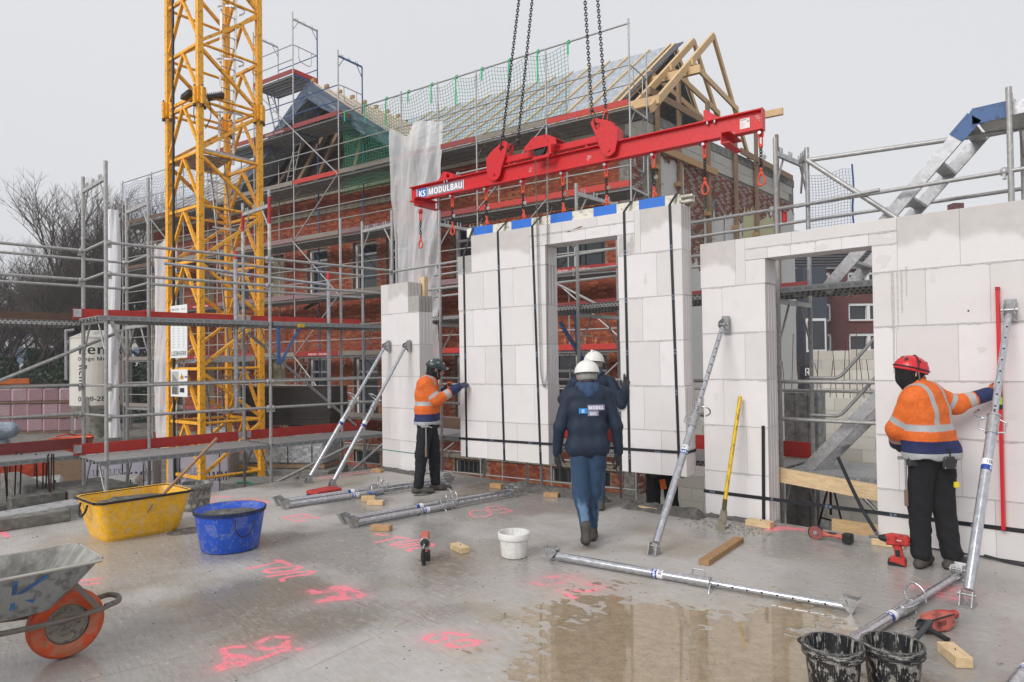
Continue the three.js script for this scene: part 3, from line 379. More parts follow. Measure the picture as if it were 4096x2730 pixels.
  solo('lashing_strap', (() => { const P = [V(-1.12, 0.03, 0.03), V(-0.95, 0.012, 0.06), V(-0.7, 0.01, 0.12), V(-0.2, 0.01, 0.2)]; return P.slice(0, -1).map((p, i) => bar(p, P[i + 1], 0.034, 0.003, V(0, 1, 0.4))); })(), strapM, 'loose black strap lying on the slab along the foot of the block wall', 'strap', null, [0, 0, -7.0]);
  // mortar bed ridge where the panel will stand
  const ridge = (x0, x1, z, w, h, seed) => { const n = 90, m = 10, pos = []; const P = (i, j) => { const x = mix(x0, x1, i / n), q = j / m * 2 - 1, e = Math.min(1, Math.min(i, n - i) / 5); const hh = Math.max(0, 1 - q * q) * h * e * (0.5 + 1.0 * fbm(x * 9, q * 2 + seed, 4, 181)); return [x, 0.001 + hh, z + q * w * (0.7 + 0.6 * vnoise(x * 6, seed, 183))]; }; for (let i = 0; i < n; i++) for (let j = 0; j < m; j++) { const a = P(i, j), b = P(i + 1, j), c = P(i + 1, j + 1), d = P(i, j + 1); pos.push(...a, ...d, ...b, ...b, ...d, ...c); } const g2 = new THREE.BufferGeometry(); g2.setAttribute('position', new THREE.Float32BufferAttribute(pos, 3)); g2.computeVertexNormals(); return boxUV(g2); };
  const wm = std([0.2, 0.19, 0.175], 0.75, 0, { map: T.mottle, bumpMap: T.bumpFine, bumpScale: 0.01 });
  const bedLabel = ['lumpy grey mortar bed on the slab edge beside the two lying props', 'lumpy grey mortar bed on the slab edge running up to the wall stub', 'thin grey mortar bed along the foot of the block pier', 'grey mortar lumps at the foot of the wall stub'];
  [[-6.5, -4.9, -6.86, 0.13, 0.09], [-4.6, -3.62, -6.82, 0.12, 0.085], [-9.3, -8.2, -6.68, 0.06, 0.05], [-3.66, -2.9, -6.97, 0.045, 0.035]].forEach((a, i) => solo('mortar_bed', ridge(...a, i * 3 + 1), wm, bedLabel[i], 'mortar'));
}
// ---------------------------------------------------------------- spreader beam, chains, hooks
function linkGeo(p, w, r) { // one chain link, long axis y, total pitch p
  const c = new THREE.CatmullRomCurve3([V(-w, -p * 0.42, 0), V(0, -p * 0.72, 0), V(w, -p * 0.42, 0), V(w, p * 0.42, 0), V(0, p * 0.72, 0), V(-w, p * 0.42, 0)], true); return fin(new THREE.TubeGeometry(c, 12, r, 5, true));
}
function chain(pts, pitch, w, r) { // polyline of points
  const base = [linkGeo(pitch, w, r), linkGeo(pitch, w, r).rotateY(Math.PI / 2)], out = []; const curve = new THREE.CatmullRomCurve3(pts, false, 'catmullrom', 0.3), L = curve.getLength(), n = Math.max(2, Math.round(L / pitch));
  for (let i = 0; i < n; i++) { const a = curve.getPointAt(i / n), b = curve.getPointAt((i + 1) / n), d = b.clone().sub(a).normalize(); const g = base[i % 2].clone(); g.rotateY(0.5); g.applyQuaternion(new THREE.Quaternion().setFromUnitVectors(_up, d)); const m = a.add(b).multiplyScalar(0.5); g.translate(m.x, m.y, m.z); out.push(g); }
  return merge(out);
}
{
  const BY = 4.085, pos = [PANEL.pos[0], BY, PANEL.pos[2]], zb = -0.12, zf = -0.065;
  const g = thing('spreader_beam', 'bright red steel spreader beam with white lettered sign hanging from four chains', 'beam', pos, PANEL.ry);
  const prof = [[-0.055, 0], [0.055, 0], [0.055, 0.013], [0.007, 0.016], [0.007, 0.2], [0.055, 0.203], [0.055, 0.216], [-0.055, 0.216], [-0.055, 0.203], [-0.007, 0.2], [-0.007, 0.016], [-0.055, 0.013]];
  const ib = extrude(prof, 5.07); ib.rotateY(Math.PI / 2); ib.translate(-1.02, 0, zb); part(g, 'i_beam', ib, M.redSteel);
  part(g, 'end_plate', [boxMM(4.045, 4.055, -0.004, 0.222, zb - 0.05, zb + 0.05)], M.redSteel);
  const plate = (poly, hole, z, th) => { const q = extrude(poly.map(([x, y]) => [x, y - BY]), th, 0.002, [hole.map(([x, y]) => [x, y - BY])]); q.translate(0, 0, z); return q; };
  const p1 = [[0.692, 4.602], [0.725, 4.618], [0.762, 4.614], [0.79, 4.59], [0.799, 4.561], [0.765, 4.436], [0.693, 4.267], [0.673, 4.19], [0.633, 4.145], [0.59, 4.126], [0.55, 4.132], [0.479, 4.182], [0.448, 4.29], [0.448, 4.445], [0.517, 4.509]], h1 = [[0.659, 4.533], [0.698, 4.571], [0.748, 4.551], [0.741, 4.501], [0.703, 4.468]];
  const p2 = [[2.101, 4.62], [2.289, 4.546], [2.402, 4.43], [2.4, 4.286], [2.385, 4.231], [2.37, 4.172], [2.323, 4.137], [2.29, 4.126], [2.255, 4.131], [2.211, 4.165], [2.184, 4.229], [2.161, 4.275], [2.139, 4.356], [2.052, 4.564], [2.067, 4.6]], h2 = [[2.095, 4.559], [2.185, 4.544], [2.18, 4.507], [2.141, 4.473], [2.117, 4.487]];
  part(g, 'lifting_plate', plate(p1, h1, zf, 0.02), M.redSteel); part(g, 'lifting_plate', plate(p1, h1, zb - 0.075, 0.02), M.redSteel);
  part(g, 'lifting_plate', plate(p2, h2, zf, 0.02), M.redSteel); part(g, 'lifting_plate', plate(p2, h2, zb - 0.075, 0.02), M.redSteel);
  part(g, 'pin_boss', [[0.57, 4.21], [2.29, 4.2]].map(([x, y]) => { const q = fin(new THREE.CylinderGeometry(0.02, 0.02, 0.17, 16)); q.rotateX(Math.PI / 2); q.translate(x, y - BY, zb + 0.005); return q; }), M.redSteel);
  part(g, 'spacer_plate', [bar(V(2.3, 4.535 - BY, zf), V(2.3, 4.535 - BY, zb - 0.075), 0.012, 0.03), boxMM(2.388, 2.402, 4.29 - BY, 4.43 - BY, zb - 0.075, zf), boxMM(0.448, 0.46, 4.32 - BY, 4.44 - BY, zb - 0.075, zf)], M.redSteel);
  part(g, 'top_bar', [chamfer(0.72, 1.25, 0.255, 0.335, zb - 0.035, zb + 0.035, 0.004), chamfer(1.5, 2.12, 0.255, 0.335, zb - 0.035, zb + 0.035, 0.004), boxMM(0.78, 0.8, 0.216, 0.255, zb - 0.03, zb + 0.03), boxMM(1.95, 1.97, 0.216, 0.255, zb - 0.03, zb + 0.03)], M.redSteel);
  // hood over the hand chain wheel
  const hood = [[1.10, 4.397], [1.10, 4.436], [1.247, 4.551], [1.45, 4.548], [1.585, 4.47], [1.59, 4.401]].map(([x, y]) => [x, y - BY]);
  part(g, 'hoist_hood', [extrude(hood, 0.008, 0.001, [circlePts(1.26, 4.52 - BY, 0.009, 8), circlePts(1.42, 4.525 - BY, 0.009, 8), circlePts(1.47, 4.46 - BY, 0.009, 8), circlePts(1.2, 4.44 - BY, 0.009, 8)]).translate(0, 0, 0.0), extrude(hood, 0.008, 0.001).translate(0, 0, zb - 0.12), bar(V(1.10, 0.351, 0.004), V(1.247, 0.468, 0.004), 0.006, 0.006), extrude([[1.10, 0.351], [1.247, 0.466], [1.45, 0.463], [1.585, 0.385], [1.585, 0.393], [1.452, 0.471], [1.245, 0.474], [1.095, 0.357]], 0.13).translate(0, 0, zb - 0.115)], M.redSteel);
  const wh = fin(new THREE.CylinderGeometry(0.095, 0.095, 0.035, 24)); wh.rotateX(Math.PI / 2); wh.translate(1.33, 0.315, -0.03); part(g, 'chain_wheel', [wh, torus(0.09, 0.014, 1.33, 0.315, -0.012)], M.black);
  part(g, 'chain_guide', [chamfer(1.255, 1.505, 0.165, 0.205, -0.02, 0.04, 0.003), boxMM(1.49, 1.53, 0.2, 0.32, -0.03, 0.03)], M.redSteel);
  // gusset feet on top
  part(g, 'gusset', [extrude([[-0.46, 0.216], [-0.354, 0.335], [-0.18, 0.275], [-0.17, 0.216]], 0.012, 0, [circlePts(-0.27, 0.262, 0.035, 12)]).translate(0, 0, zb + 0.03), extrude([[-0.46, 0.216], [-0.354, 0.335], [-0.18, 0.275], [-0.17, 0.216]], 0.012).translate(0, 0, zb - 0.04), boxMM(-0.47, -0.16, 0.2165, 0.226, zb - 0.05, zb + 0.05), bar(V(-0.46, 0.22, zb), V(-0.354, 0.335, zb), 0.08, 0.006, V(-1, 1, 0))], M.redSteel);
  part(g, 'gusset', [extrude([[3.43, 0.216], [3.43, 0.33], [3.46, 0.335], [3.6, 0.216]], 0.012).translate(0, 0, zb + 0.03), extrude([[3.43, 0.216], [3.43, 0.33], [3.46, 0.335], [3.6, 0.216]], 0.012).translate(0, 0, zb - 0.04), boxMM(3.43, 3.44, 0.216, 0.33, zb - 0.04, zb + 0.04), boxMM(3.42, 3.61, 0.2165, 0.226, zb - 0.05, zb + 0.05)], M.redSteel);
  part(g, 'threaded_rod', [tube(V(-0.13, 0.262, zb), V(0.45, 0.262, zb), 0.012, 10), tube(V(-0.13, 0.262, zb), V(-0.105, 0.262, zb), 0.03, 12)], M.galvOld);
  // cross feet under both ends
  for (const s of [-0.72, 3.72]) part(g, 'cross_foot', [boxMM(s - 0.045, s + 0.045, -0.012, -0.002, zb - 0.22, zb + 0.22), boxMM(s - 0.045, s + 0.045, -0.125, -0.113, zb - 0.22, zb + 0.22), boxMM(s + (s < 0 ? -0.045 : -0.045), s + (s < 0 ? -0.035 : -0.035), -0.113, -0.012, zb - 0.22, zb + 0.22)], M.redSteel);
  part(g, 'bolt', [[-0.34, 0.2], [-0.29, 0.2], [3.47, 0.2], [3.55, 0.2], [3.7, 0.02], [3.76, 0.02]].map(([x, y]) => { const q = fin(new THREE.CylinderGeometry(0.013, 0.013, 0.03, 6)); q.translate(x, y - 0.013, zb + 0.038); return q; }), M.steelNew);
  // lettered sign on the web
  const sign = canvasTex(1024, 150, (c, w, h) => { c.fillStyle = '#8a8796'; c.fillRect(0, 0, w, h); c.fillStyle = '#2b74bf'; c.fillRect(10, 0, 222, h); c.fillStyle = '#fff'; c.fillRect(0, 0, 9, h); c.fillRect(234, 0, 7, h); c.fillRect(w - 10, 0, 10, h); c.font = 'bold 138px sans-serif'; c.textBaseline = 'middle'; c.textAlign = 'center'; c.fillText('KS', 122, h / 2 + 10, 170); c.fillText('MODULBAU', 630, h / 2 + 6, 740); });
  { const q = fin(new THREE.PlaneGeometry(0.9, 0.133)); q.translate(-0.462, 0.106, zb + 0.0085); part(g, 'lettered_sign', q, std(0xffffff, 0.45, 0, { map: sign })); }
  const np = canvasTex(256, 256, (c, w, h) => { c.fillStyle = '#e9e5e2'; c.fillRect(0, 0, w, h); c.fillStyle = '#111'; c.font = 'bold 44px sans-serif'; c.fillText('Kimatem', 6, 46, 170); c.font = 'bold 60px sans-serif'; c.fillText('CE', 178, 110); c.fillRect(185, 8, 50, 6); for (let i = 0; i < 9; i++) { c.fillStyle = i % 3 ? '#999' : '#555'; c.fillRect(10, 70 + i * 20, 60 + (i * 53) % 90, 5); } });
  { const q = fin(new THREE.PlaneGeometry(0.103, 0.106)); q.translate(3.862, 0.105, zb + 0.0085); part(g, 'name_plate', q, std(0xffffff, 0.5, 0, { map: np })); }
  // paint scuffs
  part(g, 'scuff', [[1.12, 0.1, 0.05, 0.06], [1.98, 0.09, 0.05, 0.06], [3.99, 0.13, 0.05, 0.06]].map(([x, y, w, h]) => { const q = []; for (let k = 0; k < 14; k++) { const a = fin(new THREE.PlaneGeometry(w * (0.2 + 0.5 * rnd()), h * 0.1 * (0.5 + rnd()))); a.translate(x + (rnd() - 0.5) * w, y + (rnd() - 0.5) * h, zb + 0.0082 + k * 0.00003); q.push(a); } return q; }).flat(), std([0.62, 0.35, 0.33], 0.7));
  // four suspension chains
  const up = [[0.72, 4.66, 0.964, 6.66, zf + 0.01, 'outer'], [0.872, 4.6, 1.07, 6.6, zb - 0.065, 'x'], [2.066, 4.69, 1.9, 6.69, zf + 0.01, 'x'], [2.187, 4.68, 2.0, 6.68, zb - 0.065, 'x']];
  const ul = ['dark lifting chain shackled to the front plate over the lettered end of the red beam', 'dark lifting chain shackled to the rear plate over the lettered end of the red beam', 'dark lifting chain shackled to the front plate over the plain end of the red beam', 'dark lifting chain with red clevis on the plain end of the red beam'];
  up.forEach(([s0, y0, s1, y1, z], i) => {
    const t = thing('lifting_chain', ul[i], 'chain', pos, PANEL.ry, 'chains carrying the spreader beam'); const k = 2.2, e = V(s0 + (s1 - s0) * k, y0 - BY + (y1 - y0) * k, z - 0.25);
    const hole = i < 2 ? V(0.715 + (i ? 0.06 : 0), 4.575 - BY, z) : V(2.12 + (i > 2 ? 0.04 : 0), 4.585 - BY, z), st = V(s0, y0 - BY + 0.02, z);
    part(t, 'links', chain([st, e], 0.036, 0.0135, 0.0062), M.chainDark);
    const sm = i === 3 ? M.orangeHook : std([0.09, 0.07, 0.06], 0.5, 0.5); part(t, 'shackle', [curveTube([hole.clone().add(V(0, -0.035, 0.0)), hole.clone().add(V(-0.012, 0, 0.03)), st.clone().add(V(-0.01, 0, 0.022)), st.clone().add(V(0, 0.03, 0)), st.clone().add(V(0.01, 0, -0.022)), hole.clone().add(V(0.012, 0, -0.03))], 0.009, 24, 6, true), sphere(0.02, st.x, st.y + 0.02, st.z, 1, 1.4, 1)], sm);
  });
  // eight clevis chains with hooks below the beam
  const hs = [-0.85, -0.23, 0.38, 0.99, 1.6, 2.21, 2.82, 3.42, 4.02];
  const hookLab = ['free orange hook under the lettered end of the red beam', 'free orange hook second from the lettered end of the red beam', 'clipped orange hook third from the lettered end of the red beam', 'clipped orange hook fourth from the lettered end of the red beam', 'clipped orange hook at the middle of the red beam', 'clipped orange hook fourth from the plain end of the red beam', 'clipped orange hook third from the plain end of the red beam', 'free orange hook second from the plain end of the red beam', 'free orange hook under the plain end of the red beam'];
  hs.forEach((s, i) => {
    const free = i < 2 || i > 6, drop = i === 0 ? 0.12 : 0; const t = thing('hook_chain', hookLab[i], 'hook', pos, PANEL.ry, 'hooks hanging below the spreader beam'); const z = zb;
    part(t, 'lug', [extrude([[s - 0.03, -0.07], [s + 0.03, -0.07], [s + 0.035, 0], [s - 0.035, 0]], 0.016).translate(0, 0, z - 0.008)].map(q => q.translate(0, -0.001 - drop, 0)), M.redSteel);
    part(t, 'bolt', [tube(V(s, -0.035 - drop, z - 0.04), V(s, -0.035 - drop, z + 0.045), 0.012, 8), tube(V(s, -0.035 - drop, z + 0.03), V(s, -0.035 - drop, z + 0.05), 0.019, 6)], M.steelNew);
    part(t, 'clevis', [curveTube([V(s - 0.016, -0.15 - drop, z), V(s - 0.016, -0.06 - drop, z), V(s, -0.025 - drop, z), V(s + 0.016, -0.06 - drop, z), V(s + 0.016, -0.15 - drop, z)], 0.008, 16, 6), sphere(0.024, s, -0.165 - drop, z, 1, 1, 0.8)], M.orangeHook);
    const y1 = -0.17 - drop, y2 = -0.40 - drop;
    part(t, 'links', chain([V(s, y1, z), V(s, y2, z)], 0.032, 0.0125, 0.006), M.chainDark);
    const P = free ? [[0.004, -0.005], [-0.016, -0.06], [-0.034, -0.11], [-0.03, -0.155], [0, -0.172], [0.032, -0.15], [0.034, -0.11], [0.012, -0.06], [0.004, -0.03]] : [[0, 0], [0.014, -0.03], [-0.012, -0.06], [0.004, -0.095], [-0.02, -0.115]];
    const hk = [curveTube(P.map(([a, b]) => V(s + a, y2 + b, z)), 0.0105, 30, 7), sphere(0.017, s, y2 - 0.005, z, 1, 1.2, 1), sphere(0.015, s + 0.006, y2 - 0.055, z, 1, 1.5, 1)]; if (!free) hk.push(curveTube([V(s, y2 - 0.03, z), V(s + 0.02, y2 - 0.07, z), V(s + 0.03, y2 - 0.105, z)], 0.011, 10, 6));
    part(t, 'hook', hk, M.orangeHook);
    if (i !== 7) part(t, 'tag', [(() => { const q = fin(new THREE.CylinderGeometry(0.026, 0.026, 0.002, 8)); q.rotateX(Math.PI / 2); q.translate(s + 0.035, -0.29 - drop - (i % 2) * 0.02, z + 0.012); return q; })(), curveTube([V(s, -0.22 - drop, z + 0.01), V(s + 0.03, -0.23 - drop, z + 0.012), V(s + 0.035, -0.27 - drop, z + 0.012)], 0.0015, 8, 4)], i < 4 ? M.galv : M.chainGalv);
  });
  // endless hand chain hanging in front of the panel
  const hc = thing('hand_chain', 'thin looped hand chain hanging from the hoist wheel down to chest height', 'chain', pos, PANEL.ry);
  const y0 = 4.3 - BY, yb = 1.4 - BY; part(hc, 'links', chain([V(1.29, y0, 0.025), V(1.30, y0 - 0.6, 0.03), V(1.315, y0 - 1.6, 0.035), V(1.335, yb + 0.25, 0.04), V(1.36, yb + 0.06, 0.04), V(1.385, yb, 0.04), V(1.41, yb + 0.06, 0.04), V(1.435, yb + 0.25, 0.04), V(1.45, y0 - 1.6, 0.035), V(1.465, y0 - 0.6, 0.03), V(1.475, y0, 0.025)], 0.0245, 0.0085, 0.0032), M.chainGalv);
}
// ---------------------------------------------------------------- tower crane mast
{
  const psi = 5 * DEG, F = V(-16.956, 0, -6.971), a = 1.6, eL = V(-Math.cos(psi), 0, Math.sin(psi)), eR = V(-Math.sin(psi), 0, -Math.cos(psi));
  const g = thing('tower_crane', 'orange-yellow lattice tower crane mast with inner ladder and load table', 'crane', [F.x, -1.85, F.z]);
  const P = (l, r, y) => V(eL.x * l + eR.x * r, y + 1.85, eL.z * l + eR.z * r); // l,r in metres from the front leg
  const C = [[0, 0], [a, 0], [a, a], [0, a]];
  const y0 = -1.85, y1 = 16, nodes = []; for (let k = -1; k < 12; k++) nodes.push(0.32 + k * 1.331);
  const Y = M.yellowCrane, joints = [nodes[7]];
  for (const [l, r] of C) part(g, 'leg', bar(P(l, r, y0), P(l, r, y1), 0.135, 0.135, V(eL.x, 0, eL.z)), Y);
  for (const [l, r] of C) for (const yj of joints) { const s = eL.clone(), q = eR.clone(); part(g, 'splice_sleeve', [bar(P(l, r, yj - 0.16), P(l, r, yj + 0.17), 0.2, 0.2, s)], Y); for (const [dl, dr] of [[-0.13, 0], [0, -0.13], [0.13, 0], [0, 0.13]]) { part(g, 'splice_bolt', [tube(P(l + dl, r + dr, yj - 0.2), P(l + dl, r + dr, yj + 0.22), 0.045, 8)], Y); part(g, 'bolt_cap', [tube(P(l + dl, r + dr, yj - 0.27), P(l + dl, r + dr, yj - 0.19), 0.04, 8), tube(P(l + dl, r + dr, yj + 0.2), P(l + dl, r + dr, yj + 0.27), 0.035, 8, 0.02)], M.black); } }
  const faces = [[0, 1], [1, 2], [2, 3], [3, 0]];
  nodes.forEach((y, k) => {
    faces.forEach(([i, j], f) => {
      const A = C[i], B = C[j], m = [(A[0] + B[0]) / 2, (A[1] + B[1]) / 2]; const double = joints.includes(y);
      for (const dy of double ? [-0.09, 0.07] : [0]) part(g, 'horizontal_brace', (f % 2 ? tube(P(...A, y + dy), P(...B, y + dy), 0.037, 8) : bar(P(...A, y + dy), P(...B, y + dy), 0.07, 0.07)), Y);
      if (k + 1 < nodes.length) { const yn = nodes[k + 1]; if (f === 0 || f === 2) { // A-shaped bracing
        part(g, 'diagonal_brace', bar(P(...A, y + 0.1), P(...m, yn - 0.03), 0.075, 0.06), Y); part(g, 'diagonal_brace', bar(P(...B, y + 0.1), P(...m, yn - 0.03), 0.075, 0.06), Y);
      } else { const flip = (k + (f === 1 ? 1 : 0)) % 2; part(g, 'diagonal_brace', bar(P(...(flip ? A : B), y + 0.05), P(...(flip ? B : A), yn - 0.08), 0.085, 0.07), Y); } }
    });
  });
  // lifting eyes
  for (const y of [nodes[2] - 0.15, nodes[8] - 0.25]) { const q = torus(0.055, 0.022, 0, 0, 0, 6, 14); q.rotateY(Math.atan2(eR.x, eR.z) + 1.57); const p = P(0, a - 0.12, y); q.translate(p.x, p.y, p.z); part(g, 'lifting_eye', q, Y); }
  // rest platforms
  for (const y of [nodes[6] + 0.05, nodes[2] + 0.25]) part(g, 'rest_platform', [bar(P(0.08, 0.1, y), P(0.08, a - 0.1, y), 0.02, 0.13), bar(P(0.1, 0.1, y - 0.06), P(a - 0.1, 0.1, y - 0.06), 0.02, 0.1), (() => { const q = boxUV(new THREE.BoxGeometry(a * 0.86, 0.03, a * 0.55)); q.rotateY(-psi + Math.PI); const p = P(a * 0.5, a * 0.32, y - 0.08); q.translate(p.x, p.y, p.z); return q; })()], M.galv);
  // ladder with safety hoops, leaning between platforms
  const lad = (l0, r0, ya, l1, r1, yb) => { const d = 0.2; for (const s of [-1, 1]) part(g, 'ladder_rail', bar(P(l0, r0 + s * d, ya), P(l1, r1 + s * d, yb), 0.06, 0.025), M.galv); const n = Math.round((yb - ya) / 0.28), rg = []; for (let i = 1; i < n; i++) { const t = i / n; part(g, 'rung', tube(P(mix(l0, l1, t), mix(r0, r1, t) - d, mix(ya, yb, t)), P(mix(l0, l1, t), mix(r0, r1, t) + d, mix(ya, yb, t)), 0.014, 6), M.galv); }
    for (let i = 0; i < 4; i++) { const t = (i + 0.9) / 4.6, L = mix(l0, l1, t), R = mix(r0, r1, t), yy = mix(ya, yb, t); if (yy < ya + 1.2) continue; const pts = []; for (let k = 0; k <= 12; k++) { const an = Math.PI * (k / 12); pts.push(P(L - 0.6 * Math.sin(an), R - 0.3 * Math.cos(an), yy - 0.12 * Math.sin(an))); } const cr = []; for (let k = 0; k < 12; k++) cr.push(bar(pts[k], pts[k + 1], 0.008, 0.045)); part(g, 'safety_hoop', cr, M.galv); } };
  lad(0.75, 1.05, -1.8, 1.15, 0.85, nodes[2] + 0.4); lad(0.55, 1.25, nodes[2] + 0.2, 1.0, 0.95, nodes[6] + 0.4); lad(0.5, 0.95, nodes[6], 0.75, 1.25, 13.5); lad(0.7, 0.9, 13, 1.0, 1.2, 16);
  // power cable down the left leg
  part(g, 'power_cable', curveTube([P(a - 0.32, -0.03, 16), P(a - 0.33, -0.04, 9), P(a - 0.34, -0.05, 5), P(a - 0.3, -0.04, 2), P(a - 0.32, -0.04, -1.6)], 0.035, 30, 7), M.black);
  // flood lights at the splice
  for (const [dl, dr] of [[0.55, -0.05], [-0.05, 0.52]]) { const f = part(g, 'floodlight', (() => { const q = merge([box(0.4, 0.07, 0.28), ...Array.from({ length: 8 }, (_, i) => box(0.02, 0.05, 0.26, -0.17 + i * 0.048, 0.055, 0))]); q.rotateZ(dl > 0 ? 0.15 : 0.3); q.rotateY(dl > 0 ? 0.1 : 1.2); const p = P(dl * 0.75, dr * 0.75, nodes[7] + 0.1); q.translate(p.x, p.y, p.z); return q; })(), M.black); }
  for (const [dl, dr] of [[0.2, -0.02], [-0.03, 0.22]]) part(g, 'cable', curveTube([P(dl, dr, nodes[7] + 0.05), P(dl * 1.2, dr * 1.2, nodes[7] - 0.4), P(dl * 0.6, dr * 0.6, nodes[7] - 0.75)], 0.012, 10, 4), M.black);
  // load tables on the left face
  const chart = canvasTex(384, 640, (c, w, h) => { c.fillStyle = '#eceef0'; c.fillRect(0, 0, w, h); c.fillStyle = '#222'; c.font = 'bold 36px sans-serif'; c.fillText('150 EC-B 8', 20, 62, 210); c.font = '30px sans-serif'; c.fillText('Litronic', 250, 62, 120); c.font = '20px sans-serif'; const rows = [['55,0', '17,3', '2,15'], ['52,5', '17,1', '2,60'], ['50,0', '18,9', '2,60'], ['47,5', '19,0', '2,80'], ['45,0', '20,6', '3,30'], ['42,5', '20,7', '3,55'], ['40,0', '21,3', '3,95'], ['37,5', '21,3', '4,25'], ['35,0', '21,5', '4,65'], ['32,5', '21,4', '5,05'], ['30,0', '21,5', '5,55'], ['28,8', '21,4', '6,25'], ['24,4', '21,5', '7,00']]; c.fillStyle = '#555';  c.fillStyle = '#333'; rows.forEach((r, i) => { c.fillText(r[0] + ' m', 40, 130 + i * 32); c.fillText(r[1] + ' m', 160, 130 + i * 32); c.fillText(r[2] + ' t', 280, 130 + i * 32); }); c.fillStyle = '#111'; c.font = 'bold 76px sans-serif'; c.textAlign = 'center'; c.fillText('LIEBHERR', w / 2, h - 26, 350); });
  const warn = canvasTex(256, 420, (c, w, h) => { c.fillStyle = '#f0f0f0'; c.fillRect(0, 0, w, h); c.fillStyle = '#bbb'; c.fillRect(14, 30, 110, 160); c.fillStyle = '#888'; c.beginPath(); c.moveTo(24, 180); c.lineTo(24, 60); c.lineTo(115, 180); c.fill(); c.fillStyle = '#e8c400'; c.beginPath(); c.moveTo(165, 60); c.lineTo(195, 150); c.lineTo(135, 150); c.fill(); c.strokeStyle = '#111'; c.lineWidth = 6; c.stroke(); c.fillStyle = '#111'; c.fillRect(158, 105, 16, 26); c.strokeStyle = '#c22'; c.lineWidth = 7; c.beginPath(); c.arc(206, 115, 15, 0, 7); c.stroke(); c.fillStyle = '#1c62b8'; c.beginPath(); c.arc(238, 115, 16, 0, 7); c.fill(); c.fillStyle = '#999'; c.fillRect(14, 240, 110, 150); c.fillStyle = '#222'; c.fillRect(140, 285, 70, 70); c.fillStyle = '#666'; c.fillRect(20, 270, 80, 110); });
  const signAt = (y0, y1, tx) => { const h = y1 - y0, w = 0.85; const q = fin(new THREE.PlaneGeometry(w, h)); const b = boxUV(new THREE.BoxGeometry(w, h, 0.01)); b.translate(0, 0, -0.007); for (const o of [q, b]) { o.rotateY(psi); const p = P(a * 0.57, -0.1, (y0 + y1) / 2); o.translate(p.x, p.y, p.z); } part(g, 'sign_board', b, M.white); part(g, 'sign_print', q, std(0xffffff, 0.5, 0, { map: tx })); };
  signAt(1.93, 3.25, chart); signAt(0.96, 1.64, warn);
  part(g, 'foundation_anchor', C.map(([l, r]) => { const q = boxUV(new THREE.BoxGeometry(0.4, 0.12, 0.4)); const p = P(l, r, -1.79); q.translate(p.x, p.y, p.z); return q; }), Y);
}
